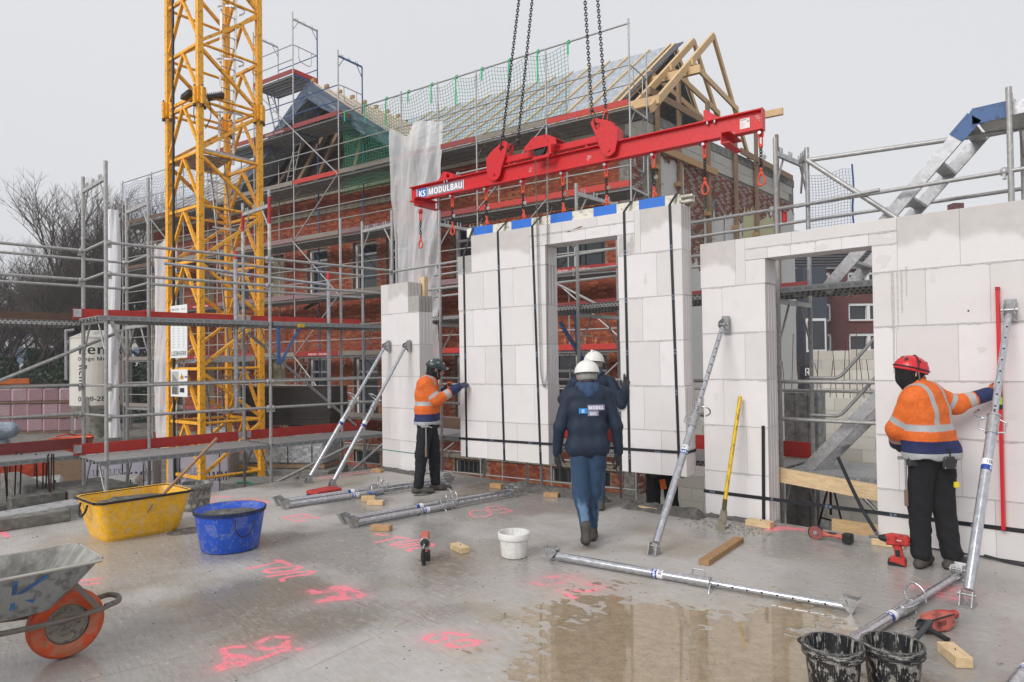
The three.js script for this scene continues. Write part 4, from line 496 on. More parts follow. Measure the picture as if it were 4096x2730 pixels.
// ---------------------------------------------------------------- red brick building (frame rotated by FA about y)
const FA = 9.3 * DEG, fx = V(Math.cos(FA), 0, -Math.sin(FA)), fz = V(Math.sin(FA), 0, Math.cos(FA));
const FP = (x, y, z) => [fx.x * x + fz.x * z, y, fx.z * x + fz.z * z];
const WZ = -16.95; // facade plane
const UW = [[-30.0, -28.95], [-27.6, -26.55], [-25.2, -24.15], [-23.0, -21.95], [-20.6, -19.5], [-18.17, -17.0], [-16.55, -15.4], [-13.62, -12.5], [-10.1, -8.33]];
{
  const ox = -19, g = thing('brick_building', 'old red brick building under renovation behind the scaffold, with an unfinished roof', 'building', FP(ox, -1.85, WZ), FA);
  const b = 1.85; // y offset
  const X = x => x - ox;
  const mortar = std([0.42, 0.26, 0.19], 0.95, 0, { map: T.mottle });
  // openings: upper (y 4.35..5.98), ground (y 0..1.92), basement
  const op = []; UW.forEach(([x0, x1], i) => { op.push([x0, x1, 4.35, 5.98, 'u', i], [x0, x1, 0.0, 1.95, 'g', i], [x0 - 0.05, x1 + 0.05, -1.72, -1.3, 'b', i]); });
  // wall as strips around the openings
  const strips = []; const xs = [-31.4, -7.5];
  const rowsY = [[-1.85, -1.72], [-1.72, -1.3], [-1.3, 0], [0, 1.95], [1.95, 4.35], [4.35, 5.98], [5.98, 8.05]];
  for (const [ya, yb] of rowsY) { const cut = op.filter(o => o[2] < yb - 0.01 && o[3] > ya + 0.01).sort((p, q) => p[0] - q[0]); let x = xs[0]; for (const o of cut) { strips.push(boxMM(X(x), X(o[0]), ya + b, yb + b, -0.36, -0.008)); x = o[1]; } strips.push(boxMM(X(x), X(xs[1]), ya + b, yb + b, -0.36, -0.008)); }
  const wall = part(g, 'facade_wall', strips, mortar);
  // bricks laid in courses over the facade
  const bh = 0.0765, bl = 0.25; const all = []; const br = RNG(77);
  const inOpen = (xa, xb, ya, yb) => op.some(o => xb > o[0] + 0.01 && xa < o[1] - 0.01 && yb > o[2] + 0.01 && ya < o[3] - 0.01);
  for (let r = 0; r * bh < 9.8; r++) { const y = -1.84 + r * bh; if (y + bh > 8.0) break; if (Math.abs(y - 7.28) < 0.12 || Math.abs(y + 1.2) < 0.08) continue; const head = r % 2; for (let x = -31.3 + (head ? 0.06 : 0); x < -7.6; x += head ? bl / 2 : bl) { const w = (head ? bl / 2 : bl) - 0.012; if (x + w > -7.5 || inOpen(x, x + w, y, y + bh)) continue; if (y > 1.9 && y < 2.5 && UW.some(([a, c]) => { const m = (a + c) / 2, hw = (c - a) / 2 + 0.15; return Math.abs(x + w / 2 - m) < hw && y < 1.9 + 0.55 * (1 - Math.pow((x + w / 2 - m) / hw, 2) * 0.8); })) continue; all.push([x + w / 2, y + bh / 2, w, head]); } }
  const bgeo = [boxUV(new THREE.BoxGeometry(bl - 0.012, bh - 0.011, 0.016)), boxUV(new THREE.BoxGeometry(bl / 2 - 0.012, bh - 0.011, 0.016))];
  const tones = [[0.62, 0.15, 0.06], [0.52, 0.105, 0.045], [0.7, 0.2, 0.08], [0.42, 0.08, 0.04], [0.78, 0.3, 0.13], [0.27, 0.06, 0.04]]; const wts = [0.32, 0.58, 0.76, 0.9, 0.96, 1.01];
  const bmats = tones.map(c => std(c, 0.88, 0, { map: T.mottle })); const pick = (x, y) => { const d = fbm(x * 0.35, y * 0.5, 3, 201); let q = br() * 0.75 + d * 0.4 - 0.06; return wts.findIndex(w => q < w); };
  // the ones seen largest (through the panel's doorway) are parts of their own
  const near = all.filter(([x, y]) => x > -9.95 && y > 1.9 && y < 4.3 || x > -12.4 && x < -10.4 && y < -0.4 && y > -1.9).slice(0, 300), ns = new Set(near), rest = all.filter(q => !ns.has(q));
  for (const q of near) { const m = part(wall, 'brick', bgeo[q[3]], bmats[Math.max(0, pick(q[0], q[1]))]); m.position.set(X(q[0]), q[1] + b, -0.004 + (br() - 0.5) * 0.004); }
  for (const hd of [0, 1]) { const L = rest.filter(q => q[3] === hd), im = new THREE.InstancedMesh(bgeo[hd], std([1, 1, 1], 0.88, 0, { map: T.mottle }), L.length); const m4 = new THREE.Matrix4(); L.forEach((q, i) => { m4.setPosition(X(q[0]), q[1] + b, -0.004 + (br() - 0.5) * 0.004); im.setMatrixAt(i, m4); const t = tones[Math.max(0, pick(q[0], q[1]))], k = 0.85 + 0.3 * br(); im.setColorAt(i, col(t[0] * k, t[1] * k, t[2] * k)); }); im.name = 'brick_courses'; im.userData.kind = 'stuff'; im.castShadow = im.receiveShadow = true; wall.add(im); }
  // segmental arches, sills, windows
  const stone = std([0.3, 0.27, 0.22], 0.85, 0, { map: T.dirt }), archM = [bmats[3], bmats[1], bmats[0], bmats[4]];
  op.forEach(([x0, x1, y0, y1, kind, i]) => {
    const w = x1 - x0, m = (x0 + x1) / 2;
    if (kind === 'b') { const win = part(g, 'basement_window', [boxMM(X(x0), X(x1), y0 + b, y1 + b, -0.2, -0.19)], M.glassDark); part(win, 'frame', [boxMM(X(x0), X(x1), y1 + b - 0.05, y1 + b, -0.19, -0.1), boxMM(X(x0), X(x0) + 0.05, y0 + b, y1 + b, -0.19, -0.1), boxMM(X(x1) - 0.05, X(x1), y0 + b, y1 + b, -0.19, -0.1)], std([0.4, 0.4, 0.38], 0.8)); if (x0 > -16) for (let k = 1; k < 7; k++) part(win, 'bar', tube(V(X(mix(x0, x1, k / 7)), y0 + b, -0.06), V(X(mix(x0, x1, k / 7)), y1 + b, -0.06), 0.011, 5), M.galvDark); return; }
    const R = kind === 'g' ? 1 : 0; const n = Math.round((w + 0.35) / 0.085);
    if (R || kind === 'u') for (let k = 0; k < n; k++) { const t = (k + 0.5) / n * 2 - 1, rise = kind === 'u' ? 0.0 : 0.2 * (1 - t * t), ang = kind === 'u' ? -t * 0.12 : -t * 0.42; if (kind === 'u' && x0 < -19) continue; const q = boxUV(new THREE.BoxGeometry(0.07, 0.27, 0.018)); q.rotateZ(ang); q.translate(X(m + t * (w / 2 + 0.1)), y1 + b + 0.14 + rise - (R ? 0.02 : 0), 0.001); if (i > 6) part(wall, 'arch_brick', q, archM[k % 4]); else (g.userData._arch ??= []).push(q); }
    // reveal sides are the wall strips; sill
    part(g, 'sill', chamfer(X(x0) - 0.12, X(x1) + 0.12, y0 + b - (R ? 0.1 : 0.26), y0 + b - (R ? 0.0 : 0.13), -0.12, 0.09, 0.006), stone);
    if (kind === 'u') part(g, 'apron', boxMM(X(x0), X(x1), y0 + b - 0.13, y0 + b, -0.3, -0.1), mortar);
    const shut = i === 3 || i === 1; const win = part(g, shut ? 'shuttered_window' : 'window', boxMM(X(x0), X(x1), y0 + b, y1 + b, -0.26, -0.25), shut ? std([0.3, 0.24, 0.15], 0.7) : M.glassDark);
    if (shut) { for (let k = 0; k < 26; k++) part(win, 'slat', boxMM(X(x0) + 0.02, X(x1) - 0.02, y0 + b + k * w * 0.057, y0 + b + k * w * 0.057 + 0.045, -0.25, -0.235), std([0.34, 0.28, 0.18], 0.65)); return; }
    const f = 0.075, fy = R ? 1.15 : 0.0; part(win, 'frame', [boxMM(X(x0), X(x0) + f * 1.3, y0 + b, y1 + b, -0.25, -0.14), boxMM(X(x1) - f * 0.6, X(x1), y0 + b, y1 + b, -0.25, -0.14), boxMM(X(x0) + f, X(x1) - f * 0.6, y1 + b - f, y1 + b, -0.25, -0.14)], M.frameWhite);
    part(win, 'transom_bar', boxMM(X(x0) + f * 1.3, X(x1) - f * 0.6, y0 + b + (y1 - y0) * 0.72, y0 + b + (y1 - y0) * 0.72 + 0.07, -0.249, -0.145), M.frameWhite);
    if (w > 1.4) part(win, 'mullion', boxMM(X(x0) + w * 0.42, X(x0) + w * 0.42 + 0.1, y0 + b, y1 + b, -0.249, -0.14), M.frameWhite);
  });
  if (g.userData._arch) { const m = part(wall, 'arch_bricks', g.userData._arch, archM[1]); m.userData.kind = 'stuff'; delete g.userData._arch; }
  // stone bands and cornice, corner quoins
  part(g, 'string_course', chamfer(X(-31.42), X(-7.5), 7.2 + b, 7.36 + b, -0.05, 0.06, 0.008), stone); part(g, 'plinth_band', chamfer(X(-31.42), X(-7.5), -1.27 + b, -1.13 + b, -0.05, 0.07, 0.008), stone);
  part(g, 'cornice', [boxMM(X(-31.42), X(-7.5), 8.0 + b, 8.16 + b, -0.36, 0.12), boxMM(X(-31.42), X(-7.5), 7.86 + b, 8.0 + b, -0.05, 0.06)], stone);
  for (let k = 0; k < 17; k++) part(g, 'quoin', chamfer(X(-31.45), X(-31.45 + (k % 2 ? 0.5 : 0.3)), -1.1 + k * 0.49 + b, -1.1 + k * 0.49 + 0.47 + b, -0.3, 0.03, 0.01), stone);
  // left end wall and inner dark core so that nothing shines through
  part(g, 'side_wall', [boxMM(X(-31.4), X(-31.04), 0, 8.05 + b, -10, -0.36)], std([0.3, 0.07, 0.035], 0.9, 0, { map: T.mottle }));
  part(g, 'floor_slab', [boxMM(X(-31), X(-7.9), 3.2 + b, 3.5 + b, -9.5, -0.37), boxMM(X(-31), X(-8.2), 7.6 + b, 7.8 + b, -9.5, -0.37), boxMM(X(-31), X(-7.9), -0.6 + b, -0.4 + b, -9.5, -0.37)], M.concrete); part(g, 'inner_wall', boxMM(X(-31), X(-8.4), 0, 7.6 + b, -4.3, -4.1), std([0.12, 0.1, 0.09], 0.95));
  // ---- main roof: underlay with counter battens, ridge z = -21.7, eave z = -16.45
  const under = std([0.66, 0.73, 0.82], 0.5, 0, { map: T.mottle }), foil = std([0.07, 0.085, 0.12], 0.45, 0, { map: T.mottle }), eave = V(0, 8.22, -16.45), rid = V(0, 12.1, -21.7), bk = V(0, 8.22, -26.9);
  const L = (x, p, dy = 0) => V(X(x), p.y + b + dy, p.z - WZ); const quad = (a, c, d, e) => { const q = new THREE.BufferGeometry(); const t = 0.03; const n = new THREE.Vector3().crossVectors(c.clone().sub(a), e.clone().sub(a)).normalize().multiplyScalar(t); const P = [a, c, d, e].concat([a, c, d, e].map(v => v.clone().sub(n))); return hull(P); };
  const roof = part(g, 'roof_underlay', [quad(L(-15.5, eave), L(-8.12, eave), L(-8.12, rid), L(-19.8, rid)), quad(L(-31.6, bk), L(-8.12, bk), L(-8.12, rid), L(-31.6, rid)), quad(L(-31.6, eave), L(-24.6, eave), L(-19.8, rid), L(-31.6, rid))], under);
  const up = rid.clone().sub(eave); for (let k = 0; k < 15; k++) { const x = -8.2 - k * 0.74; const t1 = 1, t0 = x < -15.3 ? clamp((-15.3 - x) / 4.3 * 1.0) : 0; part(roof, 'counter_batten', bar(L(x, eave.clone().addScaledVector(up, t0 + 0.01), 0.03), L(x, eave.clone().addScaledVector(up, t1 + 0.02), 0.03), 0.075, 0.05, V(0, 1, 0)), M.timberPale); }
  for (let k = 0; k < 9; k++) { const x = -24.9 - k * 0.74; part(roof, 'counter_batten', bar(L(x, eave, 0.03), L(x, rid, 0.03), 0.05, 0.04, V(0, 1, 0)), M.timberPale); }
  // exposed rafter pairs at the right end, purlins, collar ties
  for (const x of [-8.0, -7.37, -6.73]) { part(g, 'rafter', bar(L(x, eave, -0.1), L(x, rid, -0.06), 0.09, 0.2, V(0, 1, 0)), M.pine); part(g, 'rafter', bar(L(x, bk, -0.1), L(x, rid, -0.06), 0.09, 0.2, V(0, 1, 0)), M.pine); part(g, 'collar_tie', bar(L(x + 0.07, V(0, 10.35, -19.4)), L(x + 0.07, V(0, 10.35, -24.1)), 0.06, 0.18, V(0, 1, 0)), M.pine); }
  for (const [y, z, xa, xb, m] of [[10.02, -19.25, -12, -6.35, M.pine], [10.02, -24.2, -12, -5.2, M.pine], [8.42, -16.75, -9, -6.6, M.pine]]) part(g, 'purlin', bar(L(xa, V(0, y, z)), L(xb, V(0, y, z)), 0.14, 0.22, V(0, 1, 0)), m);
  part(g, 'roof_sheet_edge', [quad(L(-8.14, eave.clone().lerp(rid, 0.15)), L(-7.85, eave.clone().lerp(rid, 0.2)), L(-7.7, rid, 0.02), L(-8.14, rid, 0.02))], foil); part(g, 'attic_sheathing', [extrude([[0.6, 8.2 + b], [9.2, 8.2 + b], [4.9, 11.7 + b]], 0.05).rotateY(Math.PI / 2).translate(X(-8.9), 0, 0)], std([0.1, 0.085, 0.07], 0.95));
  // ---- cross gable with open front
  const ap = V(-19.4, 11.75, 0), gl = [-24.5, 8.25], gr = [-14.35, 8.25], zf = -16.15, zb2 = -21.4; const G = (x, y, z) => V(X(x), y + b, z - WZ);
  const gab = part(g, 'gable_roof', [quad(G(gr[0], gr[1], zf), G(gr[0], gr[1], -16.9), G(ap.x, ap.y, zb2), G(ap.x, ap.y, zf)), quad(G(gl[0], gl[1], -16.9), G(gl[0], gl[1], zf), G(ap.x, ap.y, zf), G(ap.x, ap.y, zb2))], under);
  for (let k = 0; k < 8; k++) { const z = zf - 0.12 - k * 0.62, t = clamp((k * 0.62 - 0.4) / 5, 0, 0.85); part(gab, 'counter_batten', bar(G(mix(gr[0], ap.x, t), mix(gr[1], ap.y, t) + 0.04, z), G(ap.x + 0.02, ap.y + 0.05, z), 0.05, 0.04, V(0, 1, 0)), M.timberPale); part(gab, 'ridge_stub', boxMM(X(ap.x) - 0.05, X(ap.x) + 0.12, ap.y + b + 0.03, ap.y + b + 0.14, z - WZ - 0.05, z - WZ + 0.05), M.pineDark); }
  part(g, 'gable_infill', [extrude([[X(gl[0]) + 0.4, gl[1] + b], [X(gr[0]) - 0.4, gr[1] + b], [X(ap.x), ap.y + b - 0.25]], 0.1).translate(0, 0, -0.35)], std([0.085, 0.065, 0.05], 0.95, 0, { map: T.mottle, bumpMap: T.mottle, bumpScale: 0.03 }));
  for (const [xa, ya, xb, yb] of [[-21.5, 8.3, -19.0, 10.8], [-22.8, 8.3, -20.6, 10.2], [-18.2, 8.3, -17.6, 10.0], [-20.3, 8.3, -18.5, 10.6]]) part(g, 'brace_timber', bar(G(xa, ya, -17.0), G(xb, yb, -17.0), 0.08, 0.14, V(0, 1, 0)), M.pineOld);
  // foil flapping over the gable verges
  const flap = (x0, y0, x1, y1, drop, seed) => { const n = 26, m = 6, pos = []; const P = (i, j) => { const t = i / n, s = j / m; const x = mix(x0, x1, t), y = mix(y0, y1, t) - s * drop * (0.6 + 0.8 * fbm(t * 5 + seed, 1, 3, 211)), z = zf + 0.04 + 0.16 * (fbm(t * 9 + seed, s * 3, 3, 213) - 0.4) * (0.3 + s); return [X(x), y + b, z - WZ]; }; for (let i = 0; i < n; i++) for (let j = 0; j < m; j++) { const a = P(i, j), c = P(i + 1, j), d = P(i + 1, j + 1), e = P(i, j + 1); pos.push(...a, ...e, ...c, ...c, ...e, ...d); } const q = new THREE.BufferGeometry(); q.setAttribute('position', new THREE.Float32BufferAttribute(pos, 3)); q.computeVertexNormals(); return boxUV(q); };
  const foil2 = std([0.085, 0.115, 0.17], 0.4, 0, { side: THREE.DoubleSide }); part(g, 'foil_flap', flap(-19.45, 11.8, -14.9, 8.75, 0.55, 1), foil2); part(g, 'foil_flap', flap(-19.4, 11.8, -24.0, 8.6, 0.6, 5), foil2);
}
// ---- stripped end wall of the building, along world z at x = -10.14
{
  const g = thing('stripped_end_wall', 'bare end wall of the brick building with torn white plaster and grey ring beam', 'wall', [-10.14, -1.85, -15.52]); const b = 1.85, Lz = 11.2;
  const wallM = std([0.4, 0.37, 0.33], 0.95, 0, { map: T.mottle, bumpMap: T.bumpFine, bumpScale: 0.01 }), ring = std([0.36, 0.36, 0.35], 0.9, 0, { map: T.mottle });
  part(g, 'masonry_core', boxMM(-0.33, -0.012, 0, 8.3 + b, -Lz, 0.12), wallM);
  part(g, 'ring_beam', chamfer(-0.36, 0.03, 8.28 + b, 8.56 + b, -Lz, 0.1, 0.01), ring);
  // brickwork patches: real bricks where the plaster is gone (seen along the end and above)
  const r = RNG(91), bg = boxUV(new THREE.BoxGeometry(0.016, 0.064, 0.225)), bgs = boxUV(new THREE.BoxGeometry(0.05, 0.064, 0.105)); const tones = [[0.33, 0.09, 0.05], [0.26, 0.065, 0.045], [0.42, 0.17, 0.1], [0.5, 0.42, 0.36], [0.3, 0.14, 0.1]].map(c => std(c, 0.9, 0, { map: T.mottle }));
  const grey = std([0.66, 0.64, 0.58], 0.9, 0, { map: T.fine }); let cnt = 0; const far = [];
  for (let row = 0; row * 0.078 < 9.7; row++) { const y = row * 0.078 + 0.03; for (let k = 0; k * 0.24 < Lz; k++) { const z = -0.02 - k * 0.24 - (row % 2) * 0.12; const yy = y - b; const n = fbm(z * 0.5, yy * 0.6, 4, 221); const open = (yy > 6.0 && yy < 7.55 && n > 0.36) || n > 0.6 || (z > -3.9 && z < -2.7 && fbm(z * 3, yy * 2, 3, 223) > 0.28) || (z > -0.5); if (!open || yy > 7.6 || z < -Lz + 0.2) continue; const m = new THREE.Mesh(bg, yy > 5.9 && n > 0.5 ? tones[1 + (r() * 4 | 0)] : tones[(r() * 5) | 0]); m.position.set(-0.004 + r() * 0.012, y, z); m.name = 'brick'; m.castShadow = m.receiveShadow = true; if (cnt < 300 && z > -4.2 && yy > 1 || cnt < 120) { g.add(m); cnt++; } else far.push(bg.clone().translate(m.position.x, m.position.y, m.position.z)); } }
  const ft = [std([0.5, 0.2, 0.15], 0.9, 0, { map: T.mottle }), std([0.66, 0.54, 0.48], 0.9, 0, { map: T.mottle }), std([0.42, 0.15, 0.11], 0.9, 0, { map: T.mottle })]; for (let q = 0; q < 3; q++) { const L = far.filter((_, i) => ((i * 7) % 5 > 2 ? 1 : (i * 3) % 2 * 2) === q); if (L.length) { const m = part(g, 'brickwork', L, ft[q]); m.userData.kind = 'stuff'; } }
  // calcium block courses below the ring beam
  for (let row = 0; row < 2; row++) for (let k = 0; k < 19; k++) part(g, 'block', boxMM(-0.2, 0.012 + 0.004 * ((k * 7) % 3), 7.68 + b + row * 0.3, 7.97 + b + row * 0.3, -0.25 - k * 0.58 - row * 0.29, -0.25 - k * 0.58 - row * 0.29 + 0.57), grey);
  // torn plaster sheets: irregular outlines in (z,y)
  const pw = std([0.8, 0.79, 0.77], 0.85, 0, { map: T.fine }), py = std([0.72, 0.7, 0.42], 0.85, 0, { map: T.fine });
  const sheet = (z0, z1, y0, y1, seed, mat) => { const P = [], n = 14; const j = (a, q) => (fbm(a * 3 + seed, q, 3, 231) - 0.5) * 0.5; for (let i = 0; i <= n; i++) P.push([mix(z0, z1, i / n), y0 + j(i / n * 4, 1)]); for (let i = 1; i <= n; i++) P.push([z1 + j(i / n * 4, 5) * 0.5, mix(y0, y1, i / n)]); for (let i = 1; i <= n; i++) P.push([mix(z1, z0, i / n), y1 + j(i / n * 4, 9) * 1.4]); for (let i = 1; i < n; i++) P.push([z0 + j(i / n * 4, 13) * 0.4, mix(y1, y0, i / n)]); const q = extrude(P, 0.02); q.rotateY(-Math.PI / 2); q.translate(0.032, b, 0); q.scale(1, 1, 1); return part(g, 'plaster_sheet', q, mat); };
  sheet(-1.0, -2.75, 1.2, 7.4, 1, pw); sheet(-3.9, -5.2, 1.0, 6.2, 4, pw); sheet(-5.25, -6.6, 0.8, 6.3, 7, pw); sheet(-6.65, -7.6, 3.6, 6.7, 11, py); sheet(-6.7, -9.3, 0.5, 3.5, 13, pw); sheet(-7.7, -9.2, 3.5, 6.8, 17, py); sheet(-9.4, -11.1, 0.3, 7.3, 19, pw); sheet(-2.9, -3.85, 0.6, 4.6, 23, pw);
  // shoring timbers bolted upright on the wall
  for (const [z, y0, y1] of [[-1.15, 5.9, 9.0], [-2.35, 5.0, 9.9], [-4.1, 4.2, 9.7], [-6.0, 4.0, 9.6], [-7.6, 3.9, 9.7], [-9.4, 4.0, 9.9]]) { part(g, 'shoring_timber', chamfer(0.06, 0.16, y0 + b, y1 + b, z - 0.06, z + 0.06, 0.004), M.pineOld); part(g, 'wooden_block', chamfer(0.03, 0.2, mix(y0, y1, 0.35) + b, mix(y0, y1, 0.35) + 0.12 + b, z + 0.06, z + 0.22, 0.004), M.pineDark); part(g, 'wing_bolt', [tube(V(0.16, mix(y0, y1, 0.22) + b, z), V(0.3, mix(y0, y1, 0.22) + b, z), 0.012, 6), box(0.02, 0.05, 0.14, 0.24, mix(y0, y1, 0.22) + b, z)], M.galvOld); }
  part(g, 'waling_board', [bar(V(0.19, 7.6 + b, -1.1), V(0.19, 7.55 + b, -4.5), 0.05, 0.2)], M.pineDark); part(g, 'waling_board', [bar(V(0.2, 9.05 + b, -0.6), V(0.2, 8.95 + b, -4.3), 0.05, 0.2)], M.pineOld); part(g, 'waling_board', [bar(V(0.2, 8.6 + b, -6.2), V(0.2, 8.5 + b, -10.6), 0.05, 0.2)], M.pineOld);
}
// ---------------------------------------------------------------- scaffolds
const ruxTex = canvasTex(512, 64, (c, w, h) => { c.fillStyle = '#b9bcbe'; c.fillRect(0, 0, w, h); for (let i = 0; i < 300; i++) { c.fillStyle = i % 2 ? '#a9acaf' : '#c9cbcc'; c.fillRect((i * 97) % w, (i * 31) % h, 14, 5); } c.fillStyle = '#84888c'; c.font = 'bold 44px sans-serif'; c.textBaseline = 'middle'; for (let i = 0; i < 4; i++) c.fillText('RUX', 12 + i * 128, h / 2 + 2, 96); });
ruxTex.wrapS = THREE.RepeatWrapping;
const ruxM = std([0.6, 0.6, 0.6], 0.5, 0.3, { map: ruxTex });
const perfTex = tex(256, 256, (i, j) => { const a = Math.sin(i / 256 * Math.PI * 32) * Math.sin(j / 256 * Math.PI * 32); const n = 0.8 + 0.3 * fbm(i / 16, j / 16, 3, 241); return a > 0.35 ? [0.3 * n, 0.3 * n, 0.3 * n] : [n, n, n]; });
const deckM = std([0.5, 0.5, 0.495], 0.55, 0.35, { map: perfTex, bumpMap: perfTex, bumpScale: 0.004 });
class Scaf {
  constructor(name, label, pos, ry = 0) { this.g = thing(name, label, 'scaffold', pos, ry); this.o = V(0, 0, 0); }
  at(o) { this.o = o; return this; }
  p(v) { return v.clone().sub(this.o); }
  standard(x, z, y0, y1, m = M.galvOld, r = 0.024) { part(this.g, 'standard', tube(this.p(V(x, y0, z)), this.p(V(x, y1, z)), r, 8), m); }
  rail(a, b, m = M.galvOld, r = 0.021, n = 'guard_rail') { part(this.g, n, tube(this.p(a), this.p(b), r, 7), m); }
  wedge(a, m = M.galvOld) { part(this.g, 'coupler', [sphere(0.04, a.x - this.o.x, a.y - this.o.y, a.z - this.o.z, 1, 1.1, 1, 8), box(0.025, 0.1, 0.06, a.x - this.o.x, a.y - this.o.y - 0.02, a.z - this.o.z)], m); }
  // deck from a to b (inner edge line), planks to the side direction s; n planks
  deck(a, b, s, n = 3, w = 0.32, m = deckM, edge = null) { const d = b.clone().sub(a).normalize(); for (let k = 0; k < n; k++) { const q = s.clone().multiplyScalar((k + 0.5) * (w + 0.012)); const A = this.p(a.clone().add(q)), B = this.p(b.clone().add(q)); const lip = s.clone().multiplyScalar(w / 2 - 0.006); part(this.g, 'deck_plank', [bar(A.clone().add(V(0, -0.006, 0)), B.clone().add(V(0, -0.006, 0)), w, 0.012, V(0, 1, 0)), bar(A.clone().add(lip).add(V(0, -0.035, 0)), B.clone().add(lip).add(V(0, -0.035, 0)), 0.012, 0.062, V(0, 1, 0)), bar(A.clone().sub(lip).add(V(0, -0.035, 0)), B.clone().sub(lip).add(V(0, -0.035, 0)), 0.012, 0.062, V(0, 1, 0)), bar(A.clone().add(V(0, -0.03, 0)), B.clone().add(V(0, -0.03, 0)), 0.05, 0.03, V(0, 1, 0))], m); }
    if (edge) { const A = this.p(a).addScaledVector(s, -0.0045).add(V(0, -0.032, 0)), B = this.p(b).addScaledVector(s, -0.0045).add(V(0, -0.032, 0)); const g = bar(A, B, 0.005, 0.066, V(0, 1, 0)); const L = A.distanceTo(B), P = g.attributes.position, uv = g.attributes.uv; for (let i = 0; i < P.count; i++) { const v = V(P.getX(i), P.getY(i), P.getZ(i)); uv.setXY(i, v.clone().sub(A).dot(d) / 0.52 * (edge < 0 ? -1 : 1), (v.y - A.y) / 0.066 + 0.5); } part(this.g, 'deck_edge', g, ruxM); } }
  toe(a, b, m, h = 0.15, t = 0.03) { part(this.g, 'toe_board', bar(this.p(a).add(V(0, h / 2, 0)), this.p(b).add(V(0, h / 2, 0)), t, h, V(0, 1, 0)), m); }
  // transverse head of a frame from a to b with knees and stud pins
  head(a, b, m = M.galvOld, pins = true, knee = 0.38) { const A = this.p(a), B = this.p(b), d = B.clone().sub(A).normalize(); const gs = [bar(A, B, 0.04, 0.055, V(0, 1, 0)), tube(A.clone().add(V(0, -knee, 0)), A.clone().addScaledVector(d, knee * 0.7), 0.013, 6), tube(B.clone().add(V(0, -knee, 0)), B.clone().addScaledVector(d, -knee * 0.7), 0.013, 6)]; part(this.g, 'frame_head', gs, m); if (pins) { const L = A.distanceTo(B); for (const t of [0.13, 0.2, 0.42, 0.49, 0.72, 0.8]) part(this.g, 'stud_pin', tube(A.clone().addScaledVector(d, L * t), A.clone().addScaledVector(d, L * t).add(V(0, 0.095, 0)), 0.011, 6), m); } }
}
